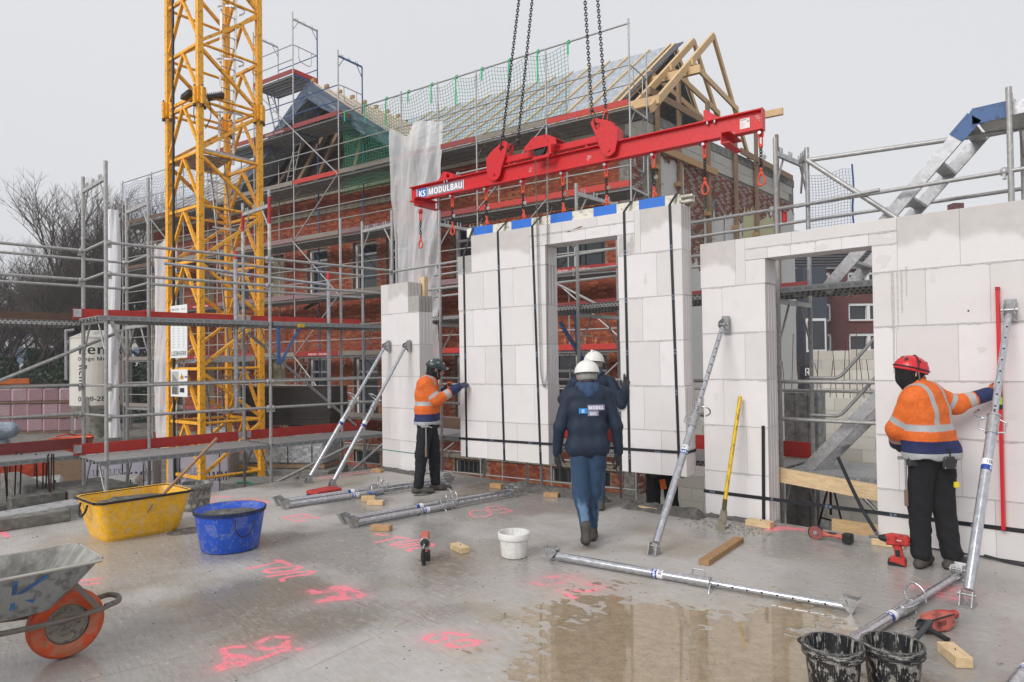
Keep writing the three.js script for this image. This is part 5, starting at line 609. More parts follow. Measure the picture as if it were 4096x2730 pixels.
// ---- scaffold on the brick facade (facade frame)
{
  const S = new Scaf('facade_scaffold', 'tall tube and frame scaffold standing against the red brick facade', FP(-19, -1.85, -15.6), FA).at(V(-19, -1.85, -15.6));
  const zo = -15.6, zi = -16.68, xs = [-31.3, -28.9, -26.5, -24.2, -21.85, -19.62, -17.33, -14.52, -11.64, -9.32, -6.93], top = [10, 10, 10, 10.1, 14, 14.1, 12.15, 10.1, 10.05, 10, 10.15], topI = [10, 10, 10, 10.1, 13.8, 13.9, 11.95, 9.2, 8, 9.6, 9.7];
  const lv = [-0.0, 2, 4, 6, 8]; const r = RNG(31);
  xs.forEach((x, i) => { S.standard(x, zo, -1.85, top[i], M.galvOld); S.standard(x, zi, -1.85, topI[i], i === 5 || i === 6 ? M.bluePaint : M.galvOld); for (const y of lv) S.head(V(x, y - 0.04, zo), V(x, y - 0.04, zi), M.galvOld, false, 0.45); });
  for (const x of [-21.85, -19.62]) { S.head(V(x, 13.85, zo), V(x, 13.85, zi), M.galvOld); S.head(V(x, 11.9, zo), V(x, 11.9, zi), M.bluePaint, false, 0.5); S.head(V(x, 9.93, zo), V(x, 9.93, zi), M.bluePaint, false, 0.5); } S.head(V(-17.33, 11.95, zo), V(-17.33, 11.95, zi), M.bluePaint); S.head(V(-17.33, 9.93, zo), V(-17.33, 9.93, zi), M.bluePaint, false, 0.5);
  S.standard(-13.06, zo, 8, 10.05); S.standard(-8.62, zi, 8, 9.63, M.galvOld);
  const toeM = [[M.greyBoard, M.greyBoard, M.redBoardOld, M.greyBoard, M.purpleBoard, M.greyBoard, M.greyBoard, M.purpleBoard, M.greyBoard, M.redBoard], [M.greyBoard, M.greyBoard, M.greyBoard, M.redBoardOld, M.greyBoard, M.greyBoard, M.greyBoard, M.redBoard, M.redBoard, M.redBoard], [M.greyBoard, M.redBoardOld, M.redBoard, M.purpleBoard, M.purpleBoard, M.purpleBoard, M.greyBoard, M.purpleBoard, M.redBoard, M.redBoard], [M.brownBoard, M.brownBoard, M.greyBoard, M.greyBoard, M.purpleBoard, M.greyBoard, M.purpleBoard, M.redBoardOld, M.redBoard, M.redBoard], [M.brownBoard, M.brownBoard, M.brownBoard, M.greyBoard, M.greyBoard, M.redBoard, M.greyBoard, M.redBoardOld, M.greyBoard, M.redBoard]];
  for (let i = 0; i + 1 < xs.length; i++) { const a = xs[i] + 0.03, c = xs[i + 1] - 0.03; lv.forEach((y, k) => {
    S.deck(V(a, y, zo - 0.04), V(c, y, zo - 0.04), V(0, 0, -1), 3, 0.32, deckM); S.toe(V(a, y, zo + 0.03), V(c, y, zo + 0.03), toeM[k][i]); S.rail(V(a, y + 1.0, zo), V(c, y + 1.0, zo), M.galvOld, 0.019); S.rail(V(a, y + 0.52, zo), V(c, y + 0.52, zo), M.galvOld, 0.019); }); }
  // lettered toe boards
  const bt = (txt, bg, fg) => canvasTex(1024, 72, (c, w, h) => { c.fillStyle = bg; c.fillRect(0, 0, w, h); for (let i = 0; i < 60; i++) { c.fillStyle = 'rgba(0,0,0,0.06)'; c.fillRect(0, (i * 23) % h, w, 2); } c.fillStyle = fg; c.font = '50px sans-serif'; c.textBaseline = 'middle'; c.fillText(txt, 330, h / 2 + 3); });
  const bdR = std(0xffffff, 0.6, 0, { map: bt('Bädecker - Gerüstbau', '#a5201c', '#f2e6e2') }), bdO = std(0xffffff, 0.65, 0, { map: bt('Bädecker - Gerüstbau', '#6d2a2c', '#d9cfca') });
  const lett = (a, c, y, m) => { const q = fin(new THREE.PlaneGeometry(c - a, 0.152)); q.translate((a + c) / 2 + 19, y + 0.075 + 1.85, 0.0465); part(S.g, 'lettered_board', q, m); };
  lett(-21.82, -19.65, 9.93, bdO); lett(-31.0, -28.93, 4.0, bdR); lett(-26.47, -24.3, 4.0, bdR); lett(-9.9, -7.6, 4.0, bdR); lett(-26.4, -24.3, 2.0, bdR); lett(-19.6, -17.4, 2.0, bdR);
  // raised bays at the gable
  for (const [a, c, y] of [[-24.2, -21.85, 9.93], [-21.85, -19.62, 9.93], [-19.62, -17.33, 9.96]]) { S.deck(V(a + 0.03, y, zo - 0.04), V(c - 0.03, y, zo - 0.04), V(0, 0, -1), 3, 0.32, deckM); S.toe(V(a + 0.03, y, zo + 0.03), V(c - 0.03, y, zo + 0.03), M.redBoardOld); for (const h of [0.5, 1.02]) S.rail(V(a, y + h, zo), V(c, y + h, zo), M.bluePaint, 0.018); }
  S.deck(V(-21.82, 11.93, zo - 0.04), V(-19.65, 11.93, zo - 0.04), V(0, 0, -1), 3, 0.34, deckM); S.toe(V(-21.82, 11.93, zo + 0.03), V(-19.65, 11.93, zo + 0.03), M.redBoardOld); S.toe(V(-19.6, 11.93, zo), V(-19.6, 11.93, zi), M.redBoard, 0.16); S.toe(V(-17.3, 9.98, zo), V(-17.3, 9.98, zi), M.redBoardOld, 0.16); for (const h of [0.5, 1.02]) { S.rail(V(-21.85, 11.93 + h, zo), V(-19.62, 11.93 + h, zo), M.galvOld, 0.018); S.rail(V(-21.85, 11.93 + h, zi), V(-19.62, 11.93 + h, zi), M.bluePaint, 0.018); }
  for (const [x, y] of [[-19.62, 12.93], [-17.33, 10.98], [-6.93, 9.0], [-6.93, 7.0]]) part(S.g, 'end_guard', [curveTube([V(x + 19, y + 1.85, 0), V(x + 19, y + 1.87, -0.25), V(x + 19, y + 1.85, -1.06)], 0.017, 12, 6), curveTube([V(x + 19, y + 1.86, -0.25), V(x + 19, y + 1.45, -0.27), V(x + 19, y + 1.36, -0.4), V(x + 19, y + 1.34, -0.7), V(x + 19, y + 1.42, -0.8), V(x + 19, y + 1.85, -0.82)], 0.014, 24, 6)], M.galv);
  // zigzag braces
  const zz = [[-21.85, 11.9, -19.62, 9.95], [-19.62, 9.95, -17.33, 8], [-17.33, 8, -19.62, 6], [-19.62, 6, -17.33, 4], [-17.33, 4, -19.62, 2], [-19.62, 2, -17.33, 0], [-9.32, 6, -11.64, 4.0], [-9.32, 8, -11.64, 6.0], [-28.9, 8, -26.5, 6], [-26.5, 6, -28.9, 4], [-28.9, 4, -26.5, 2], [-26.5, 2, -28.9, 0], [-9.32, 4, -6.93, 2], [-6.93, 2, -9.32, 0], [-11.64, 0, -14.4, -1.8]];
  for (const [xa, ya, xb, yb] of zz) S.rail(V(xa, ya, zo + 0.05), V(xb, yb, zo + 0.05), M.galvOld, 0.021, 'diagonal_brace');
  // basement-level rails and short blue braces
  for (let i = 6; i < 10; i++) for (const y of [-0.85, -1.45]) S.rail(V(xs[i], y, zo), V(xs[i + 1], y, zo), M.galvOld, 0.02);
  // inner ladders
  const lad = (x0, y0, x1, y1) => { for (const s of [-0.17, 0.17]) part(S.g, 'ladder_rail', bar(S.p(V(x0 + s, y0, -16.1)), S.p(V(x1 + s, y1, -16.1)), 0.05, 0.025), M.alu); const n = Math.round((y1 - y0) / 0.28); for (let k = 1; k < n; k++) part(S.g, 'rung', tube(S.p(V(mix(x0, x1, k / n) - 0.17, mix(y0, y1, k / n), -16.1)), S.p(V(mix(x0, x1, k / n) + 0.17, mix(y0, y1, k / n), -16.1)), 0.013, 6), M.alu); };
  lad(-21.0, 9.95, -21.6, 11.95); lad(-20.6, 8.0, -19.9, 9.9); lad(-20.3, 0.0, -19.6, 2.0);
  // downpipe outlet
  part(S.g, 'downpipe_stub', tube(S.p(V(-20.2, 3.75, -16.5)), S.p(V(-19.75, 4.0, -16.75)), 0.06, 10), M.black);
  // long top rail carrying the net
  S.rail(V(-17.3, 10.0, zo), V(-6.9, 10.03, zo), M.galvOld, 0.024, 'net_rail'); S.rail(V(-31.3, 9.9, zo), V(-24.2, 9.95, zo), M.galvOld, 0.022, 'net_rail');
}
// ---- safety nets: knotted cord grids, sagging between their ties
function netGeo(x0, x1, yT, yB, z, cell, sag, seed, r = 0.005) {
  const nx = Math.round((x1 - x0) / cell), ny = Math.round((yT - yB) / cell), P = (i, j) => { const x = mix(x0, x1, i / nx), u = i / nx * (x1 - x0) / 1.2, s = Math.abs(Math.sin(u * Math.PI)); const t = j / ny; return V(x + 0.05 * (fbm(x * 2, t * 3, 2, seed) - 0.5), mix(yT - sag * s, yB, t), z + 0.12 * (fbm(x * 1.2, t * 2 + 3, 3, seed + 3) - 0.5) - 0.12 * Math.sin(t * Math.PI)); };
  const pos = []; const seg = (a, b) => { const d = b.clone().sub(a).normalize(), s = Math.abs(d.y) > 0.7 ? V(1, 0, 0) : V(0, 1, 0), s2 = new THREE.Vector3().crossVectors(d, s).normalize(); const c = [s.clone().multiplyScalar(r), s2.clone().multiplyScalar(r).addScaledVector(s, -r * 0.6), s2.clone().multiplyScalar(-r).addScaledVector(s, -r * 0.6)]; for (let k = 0; k < 3; k++) { const u = c[k], v = c[(k + 1) % 3]; for (const q of [[a, u], [b, u], [a, v], [a, v], [b, u], [b, v]]) pos.push(q[0].x + q[1].x, q[0].y + q[1].y, q[0].z + q[1].z); } };
  for (let i = 0; i <= nx; i++) for (let j = 0; j < ny; j++) seg(P(i, j), P(i, j + 1)); for (let j = 0; j <= ny; j++) for (let i = 0; i < nx; i++) seg(P(i, j), P(i + 1, j));
  const g = new THREE.BufferGeometry(); g.setAttribute('position', new THREE.Float32BufferAttribute(pos, 3)); g.computeVertexNormals(); return boxUV(g);
}
{
  const green = std([0.01, 0.2, 0.12], 0.7), greenB = std([0.02, 0.42, 0.18], 0.7), blueN = std([0.02, 0.06, 0.2], 0.7); const base = FP(-12, 8.05, -15.6);
  const n = thing('safety_net', 'green safety net tied along the top rail of the facade scaffold', 'net', base, FA);
  part(n, 'mesh', netGeo(-5.1, 3.35, 1.93, 0.1, 0.04, 0.1, 0.14, 251), green);
  for (let k = 0; k < 10; k++) { const x = -5.0 + k * 0.93; part(n, 'tie_tape', [boxMM(x, x + 0.05, 1.62 - 0.25 * (k % 3), 1.98, 0.06, 0.064), torus(0.05, 0.014, x + 0.02, 1.97, 0.0, 5, 10)], greenB); }
  const n2 = thing('safety_net', 'bunched bright green safety net hanging beside the open gable', 'net', FP(-16.2, 7.0, -15.7), FA); part(n2, 'mesh', netGeo(-1.05, 1.1, 2.4, 0.35, 0, 0.13, 0.3, 257, 0.0042), greenB);
  const n3 = thing('safety_net', 'dark blue safety net on the far end of the facade scaffold', 'net', FP(-28, 8.0, -15.6), FA); part(n3, 'mesh', netGeo(-3.3, 3.7, 1.85, 0.15, 0.03, 0.12, 0.12, 261, 0.005), blueN);
  const n4 = thing('safety_net', 'dark blue net folded over the far corner scaffold of the stripped end wall', 'net', [-9.3, 6.4, -26.5], 0); part(n4, 'mesh', netGeo(-0.2, 1.35, 2.2, 0.0, 0, 0.11, 0.1, 265, 0.006), blueN); part(n4, 'bunched_edge', [curveTube([V(1.35, 2.3, 0), V(1.4, 1.4, 0.04), V(1.33, 0.7, 0), V(1.4, -0.2, 0.03)], 0.03, 16, 6)], blueN);
  // translucent white dust sheet hung over the hoist tower
  const sheet = (w, h, fold, seed) => { const nx = 44, ny = 60, pos = []; const P = (i, j) => { const u = i / nx, v = j / ny; const e = 1 + 0.1 * Math.sin(v * 7 + 1) * (1 - v) - 0.08 * v; return [(u - 0.5) * w * e + 0.05 * (fbm(v * 3, u * 2, 3, seed + 7) - 0.5), -v * h + (1 - v) * (1 - v) * (0.3 * Math.abs(u - 0.45) * 2 - 0.15 + 0.08 * Math.sin(u * 11)), fold * (fbm(u * 6 + v * 2, v * 4 + u, 4, seed) - 0.5) + 0.5 * Math.pow(Math.abs(u - 0.5) * 2, 3) * -w * 0.35]; }; for (let i = 0; i < nx; i++) for (let j = 0; j < ny; j++) { const a = P(i, j), c = P(i + 1, j), d = P(i + 1, j + 1), e = P(i, j + 1); pos.push(...a, ...e, ...c, ...c, ...e, ...d); } const q = new THREE.BufferGeometry(); q.setAttribute('position', new THREE.Float32BufferAttribute(pos, 3)); q.computeVertexNormals(); return boxUV(q); };
  const sm = new THREE.MeshPhysicalMaterial({ color: col(0.92, 0.92, 0.94), roughness: 0.9, side: THREE.DoubleSide, transparent: true, opacity: 0.58 });
  const d = thing('dust_sheet', 'translucent white dust sheet hung over a tower of the facade scaffold', 'sheet', FP(-13.9, 8.75, -15.2), FA); part(d, 'cloth', sheet(1.85, 8.4, 0.6, 271), sm); part(d, 'standard', [tube(V(-0.45, -9, -0.5), V(-0.45, -0.9, -0.5), 0.024, 7), tube(V(0.75, -9, -0.5), V(0.75, -0.3, -0.5), 0.024, 7)], M.galvOld); for (let k = 1; k < 8; k++) part(d, 'ledger', tube(V(-0.7, -k * 1.1, -0.5), V(0.8, -k * 1.1, -0.5), 0.02, 6), M.galvOld);
  const d2 = thing('dust_sheet', 'translucent white dust sheet seen through the crane mast', 'sheet', FP(-27.4, 6.8, -15.1), FA); part(d2, 'cloth', sheet(1.5, 8.4, 0.3, 277), sm);
  solo('sheet_bundle', (() => { const q = fin(new THREE.CylinderGeometry(0.105, 0.1, 4.3, 18, 60)); const p = q.attributes.position; for (let i = 0; i < p.count; i++) { const x = p.getX(i), y = p.getY(i), z = p.getZ(i), a = Math.atan2(z, x), k = 1 + 0.4 * (fbm(Math.cos(a) * 1.5 + 4, y * 1.4 + Math.sin(a), 4, 281) - 0.5) + 0.1 * Math.sin(a * 5 + y * 2); p.setXYZ(i, x * k + 0.05 * Math.sin(y * 1.7), y, z * k); } q.computeVertexNormals(); return q; })(), std([0.78, 0.78, 0.8], 0.85), 'tall white plastic sheet bundle tied upright behind the near scaffold frame', 'sheet', null, [-14.4, 2.55, -4.29]);
}
// ---- scaffold round the slab: left side and back side
{
  const S = new Scaf('slab_scaffold', 'galvanised scaffold with red toe boards along the open edges of the slab', [-11.2, -1.85, -5.5]).at(V(-11.2, -1.85, -5.5));
  const xi = -10.68, xo = -11.68, G0 = -1.85;
  // standards
  S.standard(-10.72, -3.1, G0, 4.62, M.galvOld, 0.027); S.standard(-11.78, -3.1, G0, 4.6, M.galvOld, 0.027); S.standard(-12.61, -3.96, G0, 4.55, M.galvOld, 0.026); S.standard(-11.64, -3.97, G0, 4.72, M.galvOld, 0.026);
  S.standard(-10.65, -5.5, G0, 4.62, M.galvOld, 0.027); S.standard(-11.6, -5.5, G0, 4.55, M.galvOld, 0.027); S.standard(-10.53, -7.9, G0, 4.62, M.galvOld, 0.027); S.standard(-11.5, -7.9, G0, 4.55, M.galvOld, 0.027); S.standard(-11.35, -7.3, G0, 4.5, M.galvOld, 0.026); S.standard(-10.42, -7.92, G0, 4.2, M.galvOld, 0.026);
  for (const [x, z, y0, y1, m] of [[-10.65, -5.5, 4.05, 4.5, 'r'], [-10.65, -5.5, 3.62, 4.05, 'w'], [-11.6, -5.5, 4.05, 4.4, 'r'], [-11.6, -5.5, 3.7, 4.05, 'w']]) part(S.g, 'painted_band', tube(S.p(V(x, y0, z)), S.p(V(x, y1, z)), 0.0285, 10), m === 'r' ? std([0.45, 0.02, 0.03], 0.6, 0, { map: T.dirt }) : std([0.6, 0.58, 0.54], 0.7, 0, { map: T.dirt }));
  S.head(V(-11.78, 4.38, -3.1), V(-10.72, 4.38, -3.1)); S.head(V(-12.61, 4.32, -3.96), V(-11.64, 4.32, -3.97)); S.head(V(-11.6, 4.35, -5.5), V(-10.65, 4.35, -5.5)); S.head(V(-11.5, 4.35, -7.9), V(-10.53, 4.35, -7.9));
  for (const y of [2.38, 0.36]) { S.head(V(-11.78, y, -3.1), V(-10.72, y, -3.1), M.galvOld, false, 0.5); S.head(V(-12.61, y, -3.96), V(-11.64, y, -3.97), M.galvOld, false, 0.5); S.head(V(-11.6, y, -5.5), V(-10.65, y, -5.5), M.galvOld, false, 0.5); S.head(V(-11.5, y, -7.9), V(-10.53, y, -7.9), M.galvOld, false, 0.5); }
  // left run towards the viewer: rows x = -11.75 and -12.65
  for (const z of [-0.5, 2.0]) { S.standard(-11.75, z, G0, 4.5, M.galvOld, 0.027); S.standard(-12.66, z, G0, 4.5, M.galvOld, 0.027); }
  for (const y of [3.47, 3.03, 1.45, 1.02]) { S.rail(V(-11.75, y, 2.6), V(-11.76, y + 0.01, -3.02), M.galvOld, 0.023); S.wedge(V(-11.77, y, -3.06)); if (y > 2) { S.rail(V(-12.66, y, 2.6), V(-12.62, y, -3.92), M.galvOld, 0.022); S.wedge(V(-12.62, y, -3.93)); } S.rail(V(-11.76, y, -3.1), V(-10.74, y + 0.02, -3.1), M.galvOld, 0.019); S.rail(V(-12.6, y, -3.96), V(-11.66, y + 0.02, -3.97), M.galvOld, 0.019); }
  S.deck(V(-11.78, 2.42, 2.5), V(-11.78, 2.42, -3.05), V(-1, 0, 0), 3, 0.29, deckM); S.toe(V(-12.7, 2.42, 2.5), V(-12.7, 2.42, -3.3), M.brownBoard, 0.17); S.deck(V(-11.78, 0.42, 2.5), V(-11.78, 0.42, -3.05), V(-1, 0, 0), 3, 0.29, deckM, 1); S.toe(V(-12.7, 0.42, 2.5), V(-12.7, 0.42, -3.4), M.redBoardOld, 0.17);
  S.rail(V(-11.72, 0.2, 0.8), V(-11.72, 2.3, -3.65), M.galvOld, 0.026, 'diagonal_brace');
  // side run: inner row x = -10.7, outer row x = -11.65
  const zr = [-3.1, -5.5, -7.9], xin = [-10.72, -10.65, -10.53], xou = [-11.66, -11.6, -11.5];
  for (let i = 0; i < 2; i++) for (const y of [3.47, 3.03, 1.45, 1.02]) { S.rail(V(xin[i], y, zr[i] - 0.05), V(xin[i + 1], y, zr[i + 1] + 0.05), M.galvOld, 0.023); S.wedge(V(xin[i], y, zr[i] - 0.04)); S.wedge(V(xin[i + 1], y, zr[i + 1] + 0.04)); if (y !== 1.02) S.rail(V(i ? xou[i] : -11.64, y, i ? zr[i] : -3.97), V(xou[i + 1], y, zr[i + 1]), M.galvOld, 0.022); }
  for (const [y, m] of [[2.44, M.redBoard], [0.42, M.redBoard]]) { S.deck(V(-10.69, y, -3.0), V(-10.63, y, -5.45), V(-1, 0, 0), 3, 0.3, deckM, 1); S.deck(V(-10.63, y, -5.55), V(-10.52, y, -7.85), V(-1, 0, 0), 3, 0.3, deckM, 1); S.toe(V(-11.72, y, -2.95), V(-11.66, y, -5.42), m, 0.16); S.toe(V(-11.66, y, -5.56), V(-11.56, y, -7.85), m, 0.16); part(S.g, 'board_clip', [box(0.012, 0.12, 0.1, -0.49, y + 1.85 + 0.09, 2.5), box(0.012, 0.12, 0.07, -0.43, y + 1.85 + 0.09, 0.06), box(0.012, 0.12, 0.07, -0.43, y + 1.85 + 0.09, -0.1)], M.steelNew); }
  S.rail(V(-11.55, 2.29, -5.55), V(-11.55, 0.5, -7.75), M.galvOld, 0.026, 'diagonal_brace'); S.rail(V(-10.6, -0.2, -7.0), V(-10.5, 0.4, -7.9), M.galvOld, 0.026, 'diagonal_brace'); S.rail(V(-10.3, -0.15, -5.4), V(-10.55, 0.35, -7.2), M.galvOld, 0.026, 'diagonal_brace');
  // blue bracket under the upper deck, yellow fitting
  part(S.g, 'blue_bracket', [bar(S.p(V(-10.6, 2.36, -5.62)), S.p(V(-10.6, 1.72, -5.62)), 0.05, 0.05), bar(S.p(V(-10.58, 1.72, -5.62)), S.p(V(-10.56, 2.33, -5.98)), 0.05, 0.03)], M.bluePaint); part(S.g, 'yellow_fitting', box(0.08, 0.06, 0.1, -10.58 + 11.2, 2.38 + 1.85, -6.02 + 5.5), std([0.6, 0.38, 0.03], 0.5)); part(S.g, 'end_guard_bracket', [bar(S.p(V(-10.66, 2.36, -3.15)), S.p(V(-10.7, 1.9, -3.35)), 0.05, 0.04), bar(S.p(V(-10.66, 2.3, -3.3)), S.p(V(-10.68, 1.75, -3.2)), 0.06, 0.02)], M.galvOld);
  // silver lightning-rod like tube with red caps
  for (const [x, z, y0, y1] of [[-11.3, -7.0, 0.9, 3.3], [-11.25, -5.2, 1.0, 3.5]]) { part(S.g, 'silver_pole', tube(S.p(V(x, y0, z)), S.p(V(x, y1, z)), 0.035, 10), M.steelNew); part(S.g, 'red_cap', tube(S.p(V(x, y1, z)), S.p(V(x, y1 + 0.13, z)), 0.034, 10), std([0.6, 0.03, 0.03], 0.5)); }
  part(S.g, 'silver_pole', tube(S.p(V(-11.62, 3.38, -4.2)), S.p(V(-11.3, 3.2, -7.0)), 0.026, 8), M.steelNew); part(S.g, 'red_cap', tube(S.p(V(-11.47, 3.29, -5.6)), S.p(V(-11.46, 3.285, -5.72)), 0.034, 10), std([0.6, 0.03, 0.03], 0.5));
  // back run behind the walls: inner row z = -7.9, outer row z = -8.95
  const bx = [-10.53, -9.16, -6.12, -3.2, -0.98, 1.6], tp = [4.5, 4.4, 4.3, 4.28, 4.24, 4.3];
  for (let i = 1; i < 6; i++) { S.standard(bx[i], -7.9, G0, tp[i], M.galvOld, 0.026); S.standard(bx[i] - 0.02, -8.95, G0, tp[i] - 0.1, M.galvOld, 0.026); for (const y of [2.38, 0.36]) S.head(V(bx[i], y, -7.9), V(bx[i] - 0.02, y, -8.95), M.galvOld, false, 0.5); S.head(V(bx[i], 4.15 + (i === 3 ? -0.05 : 0), -7.9), V(bx[i] - 0.02, 4.15, -8.95), M.galv); }
  for (let i = 0; i < 5; i++) { for (const y of [3.45, 3.02]) { S.rail(V(bx[i], y, -7.9), V(bx[i + 1], y, -7.9), M.galvOld, 0.022); S.rail(V(bx[i] - 0.02, y + 0.02, -8.95), V(bx[i + 1], y + 0.02, -8.95), M.galvOld, 0.022); S.wedge(V(bx[i + 1] - 0.05, y, -7.9)); } for (const y of [1.45, 1.02]) { S.rail(V(bx[i], y, -7.9), V(bx[i + 1], y, -7.9), M.galvOld, 0.022); } S.rail(V(bx[i], 1.3, -8.95), V(bx[i + 1], 1.3, -8.95), M.galvOld, 0.02); for (const y of [-0.62, -1.2]) S.rail(V(bx[i], y, -8.95), V(bx[i + 1], y, -8.95), M.galvOld, 0.02);
    for (const y of [2.54, 0.44]) { if (i === 3 && y < 1) { S.deck(V(-3.15, y, -7.92), V(-1.0, y, -7.92), V(0, 0, -1), 3, 0.32, deckM, 1); continue; } S.deck(V(bx[i] + 0.03, y, -7.92), V(bx[i + 1] - 0.03, y, -7.92), V(0, 0, -1), 3, 0.32, deckM, i === 3 ? 1 : null); } if (i < 3) { S.toe(V(bx[i] + 0.05, 0.44, -8.98), V(bx[i + 1] - 0.05, 0.44, -8.98), i === 0 ? M.brownBoard : M.redBoard, 0.2); if (i) S.toe(V(bx[i] + 0.05, 2.54, -8.98), V(bx[i + 1] - 0.05, 2.54, -8.98), M.redBoardOld, 0.16); } }
  S.rail(V(-9.16, 3.9, -8.95), V(-6.4, 2.55, -8.95), M.galvOld, 0.022, 'diagonal_brace'); S.rail(V(-2.85, 3.95, -7.93), V(-1.95, 3.15, -7.93), M.galvOld, 0.028, 'diagonal_brace'); S.rail(V(-2.85, 3.95, -7.93), V(-1.0, 3.93, -8.3), M.galvOld, 0.026); S.standard(-2.86, -7.95, 2.5, 4.1, M.galv, 0.026); S.head(V(-3.1, 4.08, -8.4), V(-2.86, 4.0, -7.95), M.galv);
  S.rail(V(-6.5, 2.3, -7.95), V(-5.95, 1.55, -7.95), M.bluePaint, 0.03, 'diagonal_brace'); part(S.g, 'blue_bracket', bar(S.p(V(-6.22, 2.45, -8.0)), S.p(V(-6.2, 1.8, -8.0)), 0.06, 0.05), M.bluePaint); S.rail(V(-3.2, -0.5, -8.0), V(-2.0, -1.3, -8.6), M.galvOld, 0.026, 'diagonal_brace'); S.rail(V(-2.55, 0.3, -8.2), V(-2.0, -0.25, -8.2), M.galv, 0.024, 'diagonal_brace'); S.rail(V(-2.0, 0.0, -8.4), V(-2.75, -0.8, -8.4), M.galvOld, 0.026, 'diagonal_brace');
  S.rail(V(-2.9, 3.4, -7.7), V(-2.05, 3.43, -7.7), M.galv, 0.02); part(S.g, 'red_cap', tube(S.p(V(-3.14, 3.3, -7.98)), S.p(V(-3.14, 3.42, -7.98)), 0.03, 10), std([0.6, 0.03, 0.03], 0.5));
  S.standard(-8.1, -8.95, -1.85, 0.4, M.galvOld, 0.024); S.standard(-7.3, -8.4, -1.85, 0.4, M.galvOld, 0.024); S.standard(-5.0, -8.0, -1.85, 0.4, M.galv, 0.024); S.rail(V(-7.9, -1.5, -8.2), V(-6.9, -0.4, -8.2), M.galvOld, 0.024, 'diagonal_brace'); S.rail(V(-9.0, -0.62, -7.9), V(-5.0, -0.62, -7.9), M.galv, 0.02); S.rail(V(-9.0, -1.25, -7.9), V(-5.0, -1.25, -7.9), M.galv, 0.02);
  // handrails in the doorway
  for (const y of [1.49, 1.07]) part(S.g, 'stair_handrail', curveTube([V(-2.9, y, -8), V(-2.7, y, -8), V(-2.62, y + 0.0, -8), V(-2.54, y + 0.05, -8), V(-2.1, y + 0.56, -8), V(-1.4, y + 1.35, -8)].map(v => S.p(v)), 0.019, 30, 7), M.galv);
}
// ---- aluminium stair flights
{
  const flight = (label, pts, y0) => { const g = thing('scaffold_stair', label, 'stair', [-2.7, y0, -8.3]); const o = V(-2.7, y0, -8.3);
    for (const z of [-8.02, -8.62]) { const gs = []; for (let i = 0; i + 1 < pts.length; i++) gs.push(bar(V(pts[i][0], pts[i][1], z).sub(o), V(pts[i + 1][0], pts[i + 1][1], z).sub(o), 0.035, 0.125, V(0, 1, 0))); part(g, 'stringer', gs, M.alu); }
    const [a, b] = pts, n = Math.round((b[1] - a[1]) / 0.29); for (let k = 1; k <= n; k++) { const t = k / n * 0.96; part(g, 'tread', box(0.13, 0.025, 0.56, mix(a[0], b[0], t) - o.x, mix(a[1], b[1], t) - o.y - 0.02, -8.32 - o.z), M.alu); } return g; };
  const u = flight('upper aluminium stair flight with worn blue paint at its top landing', [[-2.72, 2.47, 0], [-1.27, 4.06], [-0.3, 4.07]], 2.54); const o = V(-2.7, 2.54, -8.3);
  for (const z of [-8.0]) part(u, 'blue_paint', [bar(V(-1.43, 3.885, z).sub(o), V(-1.27, 4.06, z).sub(o), 0.006, 0.152, V(0, 1, 0)), bar(V(-1.29, 4.062, z).sub(o), V(-0.98, 4.064, z).sub(o), 0.006, 0.152, V(0, 1, 0)), bar(V(-1.29, 4.14, z - 0.02).sub(o), V(-0.98, 4.142, z - 0.02).sub(o), 0.05, 0.006, V(0, 1, 0))], M.bluePaint);
  part(u, 'corner_piece', [hull([[-1.36, 3.99], [-1.2, 3.985], [-1.2, 4.135], [-1.3, 4.13]].flatMap(([x, y]) => [V(x, y, -8.0).sub(o), V(x, y, -8.037).sub(o)]))], M.bluePaint); part(u, 'landing', box(0.95, 0.05, 0.56, -0.78 - o.x, 4.04 - o.y, -8.32 - o.z), M.galvOld);
  flight('lower aluminium stair flight standing on the slab scaffold deck inside the doorway', [[-2.95, 0.46], [-1.1, 2.5]], 0.44);
}
